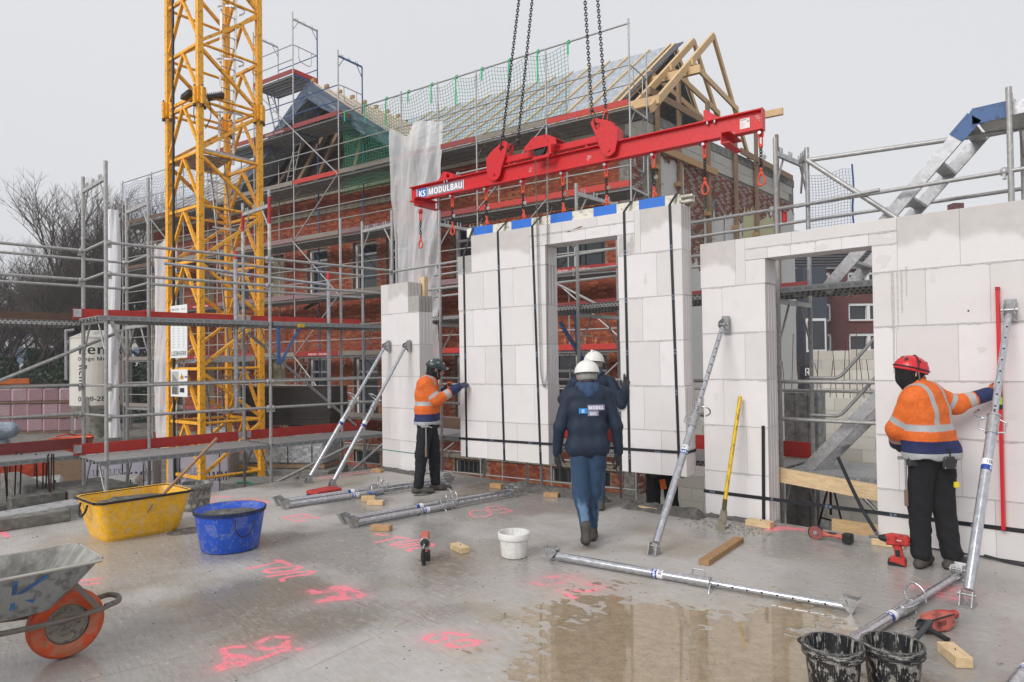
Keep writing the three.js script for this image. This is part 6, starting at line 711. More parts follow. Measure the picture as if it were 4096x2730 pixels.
// ---------------------------------------------------------------- push-pull props
const propLabelTex = canvasTex(256, 128, (c, w, h) => { c.fillStyle = '#e8e8ea'; c.fillRect(0, 0, w, h); c.fillStyle = '#1c3f94'; c.fillRect(0, 70, w, 58); c.fillStyle = '#fff'; c.font = 'bold 46px sans-serif'; c.fillText('Schake', 40, 115); c.fillStyle = '#444'; for (let i = 0; i < 9; i++) c.fillRect(16 + i * 14, 12, 4 + (i % 3) * 3, 40); });
const propLabelM = std(0xffffff, 0.5, 0, { map: propLabelTex });
function propParts(g, L, ct, { holes = true, hook = 1 } = {}) { // axis +y from foot (0) to head (L), collar at ct*L
  const yc = ct * L; part(g, 'outer_tube', tube(V(0, 0.06, 0), V(0, yc, 0), 0.0345, 16), M.steelNew); part(g, 'inner_tube', tube(V(0, yc, 0), V(0, L - 0.05, 0), 0.0245, 14), M.steelNew);
  if (holes) { const hs = []; for (let y = yc + 0.1; y < L - 0.08; y += 0.105) for (const a of [0, Math.PI]) { const q = fin(new THREE.CircleGeometry(0.0085, 9)); q.rotateY(Math.PI / 2); q.translate(0.0249, y, 0); q.rotateY(a); hs.push(q); } const m = part(g, 'pin_holes', hs, M.black); m.userData.kind = 'stuff'; }
  part(g, 'collar', [tube(V(0, yc - 0.13, 0), V(0, yc + 0.02, 0), 0.0415, 16), tube(V(0, yc + 0.02, 0), V(0, yc + 0.035, 0), 0.046, 16)], M.galv);
  for (const s of [-1, 1]) part(g, 'collar_handle', polyTube([V(0, yc - 0.11, s * 0.04), V(0, yc - 0.1, s * 0.085), V(0, yc - 0.02, s * 0.085), V(0, yc + 0.0, s * 0.04)], 0.006, 5), M.steelNew);
  part(g, 'locking_hook', curveTube([V(0.06, yc + 0.05, 0), V(-0.05, yc + 0.05, 0), V(-0.1, yc + 0.06, 0.02 * hook), V(-0.12, yc + 0.06, 0.09 * hook), V(-0.05, yc + 0.055, 0.125 * hook), V(0.02, yc + 0.05, 0.1 * hook)], 0.008, 24, 6), M.steelNew);
  { const q = fin(new THREE.CylinderGeometry(0.0352, 0.0352, 0.09, 16, 1, true)); q.rotateY(1.2); q.translate(0, yc * 0.72, 0); part(g, 'maker_label', q, propLabelM); }
}
// U-shaped end shoe: cheeks in the yz plane, plate direction given later by the caller's frame
function shoe(g, y, sgn, name = 'end_shoe') { const ch = extrude([[-0.06, 0], [0.06, 0], [0.05, 0.02], [0.022, 0.1], [-0.022, 0.1], [-0.05, 0.02]], 0.006); const a = ch.clone().translate(0, 0, 0.034), c = ch.clone().translate(0, 0, -0.04); const q = merge([a, c, box(0.14, 0.006, 0.09, 0, 0, 0), tube(V(0, 0.07, -0.055), V(0, 0.07, 0.055), 0.01, 8), tube(V(0, 0.07, 0.044), V(0, 0.07, 0.058), 0.017, 6)]); return q; }
function alongY(o, a, b, spin = 0) { const d = b.clone().sub(a).normalize(); o.position.copy(a); o.quaternion.setFromUnitVectors(_up, d).multiply(new THREE.Quaternion().setFromAxisAngle(_up, spin)); }
function standingProp(label, foot, head, ct, nrm, spin, grp) {
  const g = thing('push_pull_prop', label, 'prop', [0, 0, 0], 0, grp); const a = V(...foot), b = V(...head), L = a.distanceTo(b); alongY(g, a, b, spin); propParts(g, L, ct);
  // shoes: computed in world then moved into the prop's frame
  g.updateMatrixWorld(true); const inv = g.matrixWorld.clone().invert(); const dir = b.clone().sub(a); const yaw = Math.atan2(dir.x, dir.z);
  const f = shoe(); f.rotateY(yaw + Math.PI / 2); f.translate(a.x, 0.004, a.z); f.applyMatrix4(inv); part(g, 'foot_shoe', f, M.galv);
  const h = shoe(); h.scale(1.25, 1, 1); h.rotateZ(Math.PI / 2); h.rotateX(0); // plate normal along -x -> turn to face nrm
  const hm = shoe(); hm.rotateX(Math.PI / 2); hm.rotateZ(Math.PI / 2); hm.scale(1, 1.3, 1); hm.translate(b.x, b.y, b.z - 0.06); hm.applyMatrix4(inv); part(g, 'head_shoe', hm, M.galv);
  return g;
}
standingProp('galvanised push-pull prop on the block pier, the one at its outer edge', [-9.03, 0.05, -5.24], [-9.04, 2.0, -6.63], 0.565, 0, 0.6, 'props bracing the block pier'); standingProp('galvanised push-pull prop on the block pier, the one nearer the orange-jacketed man', [-8.45, 0.05, -5.27], [-8.51, 1.99, -6.63], 0.565, 0, 0.6, 'props bracing the block pier');
standingProp('galvanised push-pull prop bracing the wall stub beside the yellow bar', [-3.29, 0.05, -5.29], [-3.39, 2.09, -6.9], 0.545, 0, 2.2); standingProp('galvanised push-pull prop bracing the long wall in front of the red level', [-1.0, 0.05, -5.6], [-0.89, 2.09, -6.9], 0.58, 0, -1.4);
function lyingProp(label, a, b, ct, spin, grp, hook = 1) { const g = thing('push_pull_prop', label, 'prop', [0, 0, 0], 0, grp); const A = V(...a), B = V(...b), L = A.distanceTo(B); alongY(g, A, B, spin); propParts(g, L, ct, { hook }); g.updateMatrixWorld(true); const inv = g.matrixWorld.clone().invert(); const yaw = Math.atan2(B.x - A.x, B.z - A.z); const s1 = shoe(); s1.rotateX(Math.PI / 2); s1.rotateZ(Math.PI / 2); s1.rotateX(-0.5); s1.rotateY(yaw); s1.translate(A.x - Math.sin(yaw) * 0.03, A.y + 0.012, A.z - Math.cos(yaw) * 0.03); s1.applyMatrix4(inv); part(g, 'foot_shoe', s1, M.galv);
  const s2 = shoe(); s2.rotateX(-Math.PI / 2); s2.rotateZ(Math.PI / 2); s2.rotateX(0.45); s2.rotateY(yaw); s2.translate(B.x, B.y + 0.014, B.z); s2.applyMatrix4(inv); part(g, 'head_shoe', s2, M.galv); return g; }
lyingProp('galvanised prop of the lying pair beside the red case, the one nearer the case', [-7.88, 0.042, -4.15], [-7.5, 0.05, -6.62], 0.53, 0.5, 'props lying in pairs'); lyingProp('galvanised prop of the pair by the red case, with two wood blocks against it', [-7.63, 0.042, -4.1], [-7.33, 0.05, -6.5], 0.53, 2.6, 'props lying in pairs', -1);
lyingProp('galvanised prop of the lying pair by the mortar bed, the one toward the standing man', [-6.42, 0.042, -4.14], [-6.18, 0.05, -6.5], 0.56, 0.7, 'props lying in pairs'); lyingProp('galvanised prop of the lying pair by the mortar bed, the one toward the sprayed fifty', [-6.2, 0.042, -4.1], [-6.02, 0.05, -6.4], 0.56, 2.2, 'props lying in pairs', -1);
lyingProp('single galvanised prop lying between the white bucket and the puddle', [-3.86, 0.045, -4.56], [-1.52, 0.035, -4.94], 0.57, 1.6); lyingProp('single galvanised prop lying behind the two black buckets', [-1.38, 0.045, -4.15], [-1.15, 0.05, -6.2], 0.5, 0.9); lyingProp('galvanised prop lying beside the pale wood block at the picture corner', [-0.64, 0.045, -3.6], [-0.42, 0.05, -5.9], 0.55, 0.4);
// ---------------------------------------------------------------- timber offcuts
{
  const spots = [[-9.06, -6.47, 0.2, 0.08, 0.05, 0.15, 'small wood block on the slab at the foot of the block pier', M.pineDark], [-7.26, -5.04, 0.17, 0.09, 0.06, 0.9, 'small wood block against the lying prop pair, with a trowel beside it', M.pine], [-7.0, -4.97, 0.2, 0.09, 0.05, 0.6, 'wood block in front of the lying prop pair, next to the trowel', M.pine], [-5.88, -4.24, 0.21, 0.09, 0.055, 0.55, 'wood block with a nail beside the sprayed word near the cordless drill', M.pineDark], [-4.68, -4.24, 0.21, 0.09, 0.055, -0.25, 'pale wood block lying between the cordless drill and the white bucket', M.timberPale], [-6.62, -6.69, 0.19, 0.09, 0.06, 0.15, 'wood block at the far end of the lying prop pair', M.pineDark], [-5.65, -6.69, 0.19, 0.09, 0.055, 0.4, 'wood block at the edge of the mortar bed left of the walking man', M.pineDark], [-4.27, -6.79, 0.24, 0.11, 0.05, 0.0, 'wood block by the mortar bed below the door panel', M.pine], [-3.02, -6.87, 0.26, 0.12, 0.06, 0.02, 'wood block under the corner of the wall stub', M.timberPale], [-1.83, -6.9, 0.26, 0.12, 0.06, 0.05, 'pale wood block behind the red impact driver', M.timberPale], [-0.88, -4.55, 0.22, 0.09, 0.06, -0.95, 'pale wood block on the wet slab beside the black buckets', M.timberPale]];
  for (const [x, z, w, d, h, ry, lab, m] of spots) { const g = thing('wood_block', lab, 'wood block', [x, 0.001, z], ry, 'wood blocks on the slab'); part(g, 'block_body', chamfer(-w / 2, w / 2, 0, h, -d / 2, d / 2, 0.003), m); if (w > 0.19) part(g, 'nail', tube(V(0.01, h, 0), V(0.015, h + 0.012, 0.004), 0.004, 5), M.galvDark); }
  const p = thing('wood_plank', 'brown wooden plank lying alone on the slab in front of the yellow bar', 'plank', [-2.86, 0.001, -5.72], 0.12); part(p, 'plank_body', chamfer(-0.045, 0.045, 0, 0.045, -0.45, 0.45, 0.003), std([0.42, 0.25, 0.12], 0.75, 0, { map: rep(T.wood, 1, 1) }));
  const q = thing('timber_beam', 'grey-brown timber fixed across the doorway of the block wall', 'timber', [-2.4, 0.42, -7.4]); part(q, 'beam_body', bar(V(-0.75, 0.06, 0.05), V(0.5, -0.05, 0), 0.06, 0.15), M.timberPale); const q2 = thing('timber_beam', 'short brown timber standing behind the doorway of the block wall', 'timber', [-2.2, -0.05, -7.6]); part(q2, 'beam_body', bar(V(-0.35, 0, 0), V(0.4, 0, 0), 0.05, 0.14), M.pine);
}
// ---------------------------------------------------------------- buckets and tubs
const mortarM = std([0.25, 0.24, 0.225], 0.8, 0, { map: T.mottle, bumpMap: T.bumpFine, bumpScale: 0.02 });
function lumps(rx, rz, y, h, seed, n = 26) { const pos = []; const P = (i, j) => { const r = i / n, a = j / (2 * n) * Math.PI * 2; const x = Math.cos(a) * rx * r, z = Math.sin(a) * rz * r; return [x, y + h * (fbm(x * 9 + seed, z * 9, 4, 301) - 0.5) * (1.1 - r * r * 0.8) + h * 0.4 * (1 - r * r), z]; }; for (let i = 0; i < n; i++) for (let j = 0; j < 2 * n; j++) { const a = P(i, j), c = P(i + 1, j), d = P(i + 1, j + 1), e = P(i, j + 1); pos.push(...a, ...d, ...c, ...a, ...e, ...d); } const q = new THREE.BufferGeometry(); q.setAttribute('position', new THREE.Float32BufferAttribute(pos, 3)); q.computeVertexNormals(); return boxUV(q); }
function splat(base, sp, amt) { return tex(512, 512, (i, j) => { const a = fbm(i / 18, j / 22, 6, 311 + sp), b = fbm(i / 3, j / 12, 4, 317 + sp), m = clamp((sstep(0.56, 0.62, a) * 0.7 + sstep(0.64, 0.7, b)) * amt); const k = 0.8 + 0.3 * fbm(i / 12, j / 12, 3, 321); return base.map((c, q) => mix(c * k, [0.5, 0.48, 0.44][q] * k, m)); }); }
{
  // rectangular yellow tub: rounded rect loft
  const loft = (rings, closed) => { const n = rings[0].length, pos = []; for (let r = 0; r + 1 < rings.length; r++) for (let i = 0; i < n; i++) { const a = rings[r][i], c = rings[r][(i + 1) % n], d = rings[r + 1][(i + 1) % n], e = rings[r + 1][i]; pos.push(...a, ...d, ...c, ...a, ...e, ...d); } const q = new THREE.BufferGeometry(); q.setAttribute('position', new THREE.Float32BufferAttribute(pos, 3)); return q; };
  const rr = (hx, hz, r, y, n = 8) => { const P = []; for (const [sx, sz, a0] of [[1, 1, 0], [-1, 1, 1], [-1, -1, 2], [1, -1, 3]]) for (let k = 0; k <= n; k++) { const a = (a0 + k / n) * Math.PI / 2; P.push([sx * (hx - r) + Math.cos(a) * r, y, sz * (hz - r) + Math.sin(a) * r]); } return P; };
  const uvs = q => { const g = boxUV((() => { q.computeVertexNormals(); return q; })()); return g; };
  const smooth = q => { const g = q; g.computeVertexNormals(); return g; };
  const g = thing('mortar_tub', 'large rectangular yellow mortar tub full of grey mortar', 'tub', [-7.8, 0, -2.52], 0.03);
  const ym = std([1, 1, 1], 0.38, 0, { map: splat([0.95, 0.5, 0.012], 1, 0.38), side: THREE.DoubleSide });
  const outer = [rr(0.22, 0.32, 0.09, 0.03), rr(0.25, 0.355, 0.1, 0.0001), rr(0.265, 0.37, 0.1, 0.03), rr(0.29, 0.4, 0.1, 0.14), rr(0.315, 0.435, 0.1, 0.29), rr(0.33, 0.46, 0.1, 0.4)]; part(g, 'tub_shell', boxUV(fin(loft(outer.slice(1)))), ym);
  part(g, 'tub_base', boxUV(fin(new THREE.ShapeGeometry(new THREE.Shape(rr(0.25, 0.355, 0.1, 0).map(p => new THREE.Vector2(p[0], p[2])))).rotateX(Math.PI / 2).translate(0, 0.001, 0))), ym);
  part(g, 'tub_inside', boxUV(fin(loft([rr(0.318, 0.448, 0.1, 0.4), rr(0.3, 0.42, 0.1, 0.3)]))), ym);
  part(g, 'rim', curveTube(rr(0.335, 0.465, 0.1, 0.4, 5).map(p => V(...p)), 0.013, 120, 7, true), std([0.02, 0.02, 0.02], 0.6, 0, { map: T.mottle })); part(g, 'rim_top', boxUV(fin(loft([rr(0.338, 0.468, 0.1, 0.413), rr(0.316, 0.446, 0.1, 0.41)]))), ym);
  for (const s of [-1, 1]) part(g, 'rope_handle', curveTube([V(-0.1, 0.37, s * 0.47), V(-0.09, 0.3, s * 0.49), V(0, 0.25, s * 0.5), V(0.09, 0.3, s * 0.49), V(0.1, 0.37, s * 0.47)], 0.011, 20, 6), M.black);
  part(g, 'mortar_fill', lumps(0.3, 0.42, 0.33, 0.09, 3, 34), mortarM);
  // shovel standing in the tub: only the ash handle shows
  const sv = thing('shovel', 'shovel with long wooden handle standing in the yellow mortar tub', 'shovel', [-7.5, 0.36, -2.62]); part(sv, 'handle', [tube(V(0, -0.02, 0), V(0.0, 0.56, -0.62), 0.017, 10), sphere(0.018, 0, 0.56, -0.62)], std([0.4, 0.24, 0.13], 0.6, 0, { map: T.wood })); part(sv, 'blade', bar(V(-0.12, -0.14, 0.06), V(0, -0.02, 0.02), 0.18, 0.004, V(0, 0.7, 0.7)), M.galvDark);
  // spilled mortar at the tub
  for (const [x, z, r, lab] of [[-7.42, -2.95, 0.16, 'spilled grey mortar crumbs beside the yellow mortar tub'], [-7.05, -5.75, 0.09, 'small heap of mortar crumbs between the two lying prop pairs']]) solo('spilled_mortar', lumps(r, r * 1.6, 0.004, 0.035, x, 18).translate(0, -0.004, 0), mortarM, lab, 'mortar', null, [x, 0.001, z]);
  // round tubs
  const roundTub = (name, label, pos, h, rb, rt, mat, fill, rimM, extra) => { const t = thing(name, label, 'bucket', pos); const w = 0.006; part(t, 'shell', lathe([[0.0001, 0.0], [rb * 0.9, 0.0], [rb, 0.012], [mix(rb, rt, 0.5), h * 0.5], [rt, h], [rt - w, h], [rb - w, fill ? fill - 0.02 : 0.02], [0.0001, fill ? fill - 0.02 : 0.02]], 40), mat); part(t, 'rim', [torus(rt + 0.004, 0.009, 0, 0, 0, 7, 48).rotateX(Math.PI / 2).translate(0, h - 0.006, 0), extra ? lathe([[rt + 0.002, h - 0.05], [rt + 0.012, h - 0.05], [rt + 0.012, h - 0.005], [rt, h]], 40) : torus(rt + 0.002, 0.005, 0, 0, 0, 6, 40).rotateX(Math.PI / 2).translate(0, h - 0.03, 0)], rimM || mat); if (fill) part(t, 'mortar_fill', lumps(mix(rb, rt, fill / h) - 0.004, mix(rb, rt, fill / h) - 0.004, fill, 0.05, pos[0]), mortarM); return t; };
  const bl = roundTub('mortar_bucket', 'round blue mortar tub filled with grey mortar', [-6.42, 0, -2.9], 0.38, 0.255, 0.315, std([1, 1, 1], 0.42, 0, { map: splat([0.012, 0.08, 0.5], 5, 0.2) }), 0.32, std([0.03, 0.035, 0.05], 0.6, 0, { map: T.mottle })); part(bl, 'wire_handle', curveTube([V(0.28, 0.34, 0.08), V(0.33, 0.24, 0.1), V(0.33, 0.17, 0.05), V(0.33, 0.18, -0.03), V(0.31, 0.3, -0.1)], 0.006, 20, 5), M.black);
  const wb = roundTub('plastic_bucket', 'small white plastic bucket standing alone on the slab', [-4.19, 0, -4.44], 0.215, 0.115, 0.13, std([1, 1, 1], 0.4, 0, { map: splat([0.76, 0.75, 0.72], 8, 0.18) }), 0, std([0.76, 0.75, 0.73], 0.4), true);
  const bkM = std([1, 1, 1], 0.35, 0, { map: splat([0.014, 0.014, 0.016], 11, 0.7) });
  const k1 = roundTub('builders_bucket', 'black builders bucket splashed with mortar, its handle hanging toward the puddle', [-1.24, 0, -3.66], 0.27, 0.11, 0.137, bkM, 0, bkM, true), k2 = roundTub('builders_bucket', 'black builders bucket splashed with mortar, with a hammer handle inside', [-1.02, 0, -3.87], 0.27, 0.11, 0.137, bkM, 0, bkM, true);
  part(k1, 'handle', curveTube([V(-0.1, 0.262, 0.1), V(-0.16, 0.25, 0.03), V(-0.165, 0.245, -0.03), V(-0.11, 0.262, -0.1)].map(v => v), 0.0075, 24, 6), M.black); part(k2, 'handle', curveTube([V(-0.12, 0.255, 0.09), V(0.0, 0.235, 0.158), V(0.12, 0.24, 0.1), V(0.147, 0.255, 0.0)], 0.0065, 24, 6), M.black);
  solo('club_hammer', [tube(V(0, 0, 0), V(0.13, 0.2, -0.33), 0.012, 8, 0.015), sphere(0.016, 0.13, 0.2, -0.33)], std([0.06, 0.06, 0.065], 0.5, 0.3), 'dark club hammer handle leaning out of the black bucket toward the hammer drill', 'hammer', null, [-1.06, 0.09, -3.9]);
  const gb = roundTub('builders_bucket', 'dirty grey bucket half hidden behind the yellow mortar tub', [-8.45, 0, -3.4], 0.32, 0.15, 0.18, std([1, 1, 1], 0.6, 0, { map: splat([0.12, 0.12, 0.11], 15, 0.7) }), 0, null, true);
  part(gb, 'handle', curveTube([V(0.0, 0.3, 0.18), V(0.02, 0.42, 0.1), V(0.02, 0.44, 0), V(0.02, 0.42, -0.1), V(0, 0.3, -0.18)], 0.004, 20, 5), M.galv);
}
// ---------------------------------------------------------------- wheelbarrow (axis along z, wheel toward -z)
{
  const g = thing('wheelbarrow', 'dented grey steel wheelbarrow with orange tyre and blue painted letters', 'wheelbarrow', [-4.77, 0, -1.16]);
  const tm = std([1, 1, 1], 0.5, 0, { map: tex(256, 256, (i, j) => { const a = fbm(i / 20, j / 20, 5, 331); const k = 0.8 + 0.4 * fbm(i / 8, j / 8, 3, 335); const m = sstep(0.5, 0.6, a) * 0.6; return [mix(0.62, 0.4, m) * k, mix(0.085, 0.2, m) * k, mix(0.02, 0.12, m) * k]; }) });
  part(g, 'tyre', lathe([[0.115, -0.035], [0.15, -0.046], [0.185, -0.042], [0.187, -0.036], [0.192, -0.034], [0.193, -0.027], [0.197, -0.026], [0.2, -0.018], [0.196, -0.014], [0.196, -0.01], [0.202, -0.006], [0.202, 0.006], [0.196, 0.01], [0.196, 0.014], [0.2, 0.018], [0.197, 0.026], [0.193, 0.027], [0.192, 0.034], [0.187, 0.036], [0.185, 0.042], [0.15, 0.046], [0.115, 0.035]], 48).rotateZ(Math.PI / 2).translate(0, 0.203, 0), tm);
  const hm = std([0.3, 0.27, 0.23], 0.75, 0.1, { map: T.dirt }); part(g, 'rim', [lathe([[0.0001, 0.03], [0.03, 0.03], [0.06, 0.012], [0.1, 0.015], [0.118, 0.034], [0.118, -0.034], [0.1, -0.015], [0.06, -0.012], [0.03, -0.03], [0.0001, -0.03]], 36).rotateZ(Math.PI / 2).translate(0, 0.203, 0), tube(V(-0.09, 0.203, 0), V(0.1, 0.203, 0), 0.012, 10)], hm);
  const fr = std([0.22, 0.19, 0.17], 0.8, 0.2, { map: T.dirt });
  for (const s of [-1, 1]) { part(g, 'frame_tube', curveTube([V(s * 0.22, 0.36, 1.2), V(s * 0.17, 0.3, 0.6), V(s * 0.11, 0.255, 0.12), V(s * 0.1, 0.265, -0.16), V(s * 0.1, 0.275, -0.2)], 0.016, 40, 8), fr); part(g, 'axle_bracket', [extrude([[-0.02, 0], [0.02, 0], [0.03, 0.07], [-0.03, 0.07]], 0.006).rotateY(Math.PI / 2).translate(s * 0.09, 0.19, 0), tube(V(s * 0.085, 0.203, 0), V(s * 0.112, 0.203, 0), 0.011, 6)], fr); part(g, 'nose_stay', bar(V(s * 0.1, 0.27, -0.15), V(s * 0.16, 0.47, 0.0), 0.03, 0.006, V(1, 0, 0)), fr); part(g, 'leg', [tube(V(s * 0.19, 0.31, 0.75), V(s * 0.2, 0.0, 0.8), 0.015, 8)], fr); }
  part(g, 'nose_guard', curveTube([V(-0.1, 0.275, -0.18), V(-0.09, 0.285, -0.25), V(-0.03, 0.29, -0.275), V(0.03, 0.29, -0.275), V(0.09, 0.285, -0.25), V(0.1, 0.275, -0.18)], 0.017, 30, 8), fr);
  // tray: loft of four-sided rings from bottom to rim
  const ring = (y, x, z0, z1, r) => { const P = []; for (const [sx, z, a0] of [[1, z1, 0], [-1, z1, 1], [-1, z0, 2], [1, z0, 3]]) for (let k = 0; k <= 6; k++) { const a = (a0 + k / 6) * Math.PI / 2; P.push(V(sx * (x - r) + Math.cos(a) * r, y, z - (z === z1 ? r : -r) + Math.sin(a) * r)); } return P; };
  const R = [ring(0.335, 0.13, 0.16, 0.72, 0.05), ring(0.345, 0.155, 0.1, 0.78, 0.06), ring(0.47, 0.225, -0.02, 0.98, 0.08), ring(0.6, 0.285, -0.13, 1.1, 0.1)], pos = []; const n = R[0].length;
  const inner = R.map(r => r.map(p => V(p.x * 0.985, p.y + 0.008, (p.z - 0.45) * 0.988 + 0.45))); const lf = (A, fl) => { for (let r = 0; r + 1 < A.length; r++) for (let i = 0; i < n; i++) { const a = A[r][i], c = A[r][(i + 1) % n], d = A[r + 1][(i + 1) % n], e = A[r + 1][i]; for (const v of fl ? [a, c, d, a, d, e] : [a, d, c, a, e, d]) pos.push(v.x, v.y, v.z); } const c0 = A[0].reduce((s, p) => s.add(p), V(0, 0, 0)).divideScalar(n); for (let i = 0; i < n; i++) { const a = A[0][i], c = A[0][(i + 1) % n]; for (const v of fl ? [c0, c, a] : [c0, a, c]) pos.push(v.x, v.y, v.z); } };
  lf(R, false); const og = new THREE.BufferGeometry(); og.setAttribute('position', new THREE.Float32BufferAttribute(pos.slice(), 3)); part(g, 'tray', boxUV(fin(og)), std([0.33, 0.34, 0.345], 0.55, 0.35, { map: T.dirt }));
  pos.length = 0; lf(inner, true); const ig = new THREE.BufferGeometry(); ig.setAttribute('position', new THREE.Float32BufferAttribute(pos.slice(), 3)); part(g, 'mortar_crust', boxUV(fin(ig)), std([0.5, 0.485, 0.45], 0.9, 0, { map: T.mottle, bumpMap: T.mottle, bumpScale: 0.02 }));
  part(g, 'tray_rim', curveTube(R[3], 0.009, 160, 7, true), std([0.5, 0.49, 0.46], 0.7, 0.2, { map: T.dirt }));
  // sprayed letters on the tray side facing the viewer
  const bp = std([0.1, 0.27, 0.6], 0.8, 0, { map: T.mottle }); const sp = (z, y) => { const t = (y - 0.345) / 0.255; return V(mix(0.155, 0.285, t) + 0.004, y, z); };
  const st = (a, c) => bar(sp(...a), sp(...c), 0.022, 0.002, V(1, -0.5, 0)); part(g, 'sprayed_letter', [st([0.3, 0.575], [0.3, 0.4]), st([0.3, 0.48], [0.15, 0.575]), st([0.28, 0.48], [0.2, 0.43])], bp, 'blue sprayed letter K'); part(g, 'sprayed_letter', [st([0.58, 0.575], [0.58, 0.42]), st([0.44, 0.57], [0.44, 0.42]), st([0.58, 0.57], [0.44, 0.42])], bp, 'blue sprayed letter N');
}
// ---------------------------------------------------------------- hand tools
const toolRed = std([0.5, 0.035, 0.03], 0.45, 0, { map: T.dirt }), toolDusty = std([0.52, 0.13, 0.1], 0.6, 0, { map: T.dirt }), toolBlack = std([0.022, 0.023, 0.026], 0.55, 0, { map: T.mottle });
const ext = (pts, d, b = 0.006) => { const q = extrude(pts, d - 2 * b, b); q.translate(0, 0, -d / 2 + b); return q; };
const hexLogo = canvasTex(128, 48, (c, w, h) => { c.fillStyle = '#9c1e1a'; c.fillRect(0, 0, w, h); c.fillStyle = '#fff'; c.font = 'bold 34px sans-serif'; c.fillText('HILTI', 10, 36, 108); });
function driver(label, pos, ry, rx = 0) { const g = thing('impact_driver', label, 'power tool', pos, ry); g.rotation.x = rx;
  part(g, 'motor_housing', ext([[-0.055, 0.175], [0.07, 0.178], [0.09, 0.19], [0.093, 0.225], [0.08, 0.243], [-0.03, 0.246], [-0.06, 0.235]], 0.07, 0.012), toolRed); part(g, 'gear_nose', lathe([[0.0001, 0], [0.012, 0], [0.022, 0.01], [0.034, 0.05], [0.036, 0.085], [0.0001, 0.085]], 20).rotateZ(-Math.PI / 2).translate(-0.125, 0.212, 0), toolBlack); part(g, 'socket', [tube(V(-0.19, 0.212, 0), V(-0.12, 0.212, 0), 0.011, 12), tube(V(-0.195, 0.212, 0), V(-0.165, 0.212, 0), 0.013, 12)], M.galvDark);
  part(g, 'grip', ext([[-0.012, 0.18], [0.035, 0.18], [0.042, 0.13], [0.05, 0.06], [0.0, 0.06], [-0.002, 0.12]], 0.034, 0.008), toolRed); part(g, 'trigger', ext([[-0.022, 0.175], [-0.01, 0.175], [-0.002, 0.14], [-0.018, 0.145]], 0.02, 0.003), toolBlack); part(g, 'grip_pad', ext([[0.0, 0.125], [0.03, 0.13], [0.036, 0.07], [0.006, 0.07]], 0.038, 0.006), toolBlack); part(g, 'battery_foot', ext([[-0.045, 0.035], [-0.03, 0.06], [0.06, 0.066], [0.068, 0.04], [0.066, 0.012], [0.0, 0.03]], 0.072, 0.01), toolRed); part(g, 'battery', ext([[-0.055, 0.012], [-0.05, 0.045], [0.0, 0.034], [0.065, 0.012], [0.06, 0.001], [-0.045, 0.001]], 0.066, 0.004), toolBlack);
  { const q = fin(new THREE.PlaneGeometry(0.05, 0.019)); q.translate(0.035, 0.213, 0.0362); part(g, 'maker_print', q, std(0xffffff, 0.5, 0, { map: hexLogo })); } return g; }
driver('red cordless impact driver standing on its battery near the wall', [-1.62, 0.001, -6.3], 0.12);
{ // battery hammer drill standing upright, chuck toward the viewer
  const g = thing('cordless_drill', 'dusty red cordless hammer drill standing upright beside the sprayed word', 'power tool', [-4.64, 0.001, -3.8], 0.85);
  part(g, 'motor_housing', ext([[-0.1, 0.17], [-0.02, 0.14], [0.05, 0.15], [0.06, 0.2], [0.04, 0.235], [-0.05, 0.245], [-0.1, 0.225]], 0.075, 0.014).rotateY(-Math.PI / 2), toolDusty); part(g, 'chuck', lathe([[0.0001, 0], [0.014, 0], [0.024, 0.015], [0.032, 0.04], [0.034, 0.075], [0.0001, 0.075]], 20).rotateX(-Math.PI / 2).translate(0, 0.195, 0.16), toolBlack); part(g, 'chuck_tip', tube(V(0, 0.195, 0.16), V(-0.012, 0.175, 0.2), 0.008, 8), M.steelNew); part(g, 'side_handle', tube(V(-0.012, 0.15, 0.07), V(-0.012, 0.005, 0.075), 0.016, 12, 0.018), toolBlack); part(g, 'handle_clamp', [torus(0.04, 0.009, 0, 0.185, 0.07, 6, 20), box(0.07, 0.018, 0.02, 0, 0.143, 0.07)], M.galv); part(g, 'grip', ext([[-0.11, 0.2], [-0.075, 0.17], [-0.08, 0.08], [-0.05, 0.05], [-0.12, 0.05], [-0.125, 0.12]], 0.04, 0.008).rotateY(-Math.PI / 2), toolDusty); part(g, 'battery', [chamfer(-0.04, 0.04, 0, 0.075, -0.14, -0.03, 0.008)], toolBlack);
}
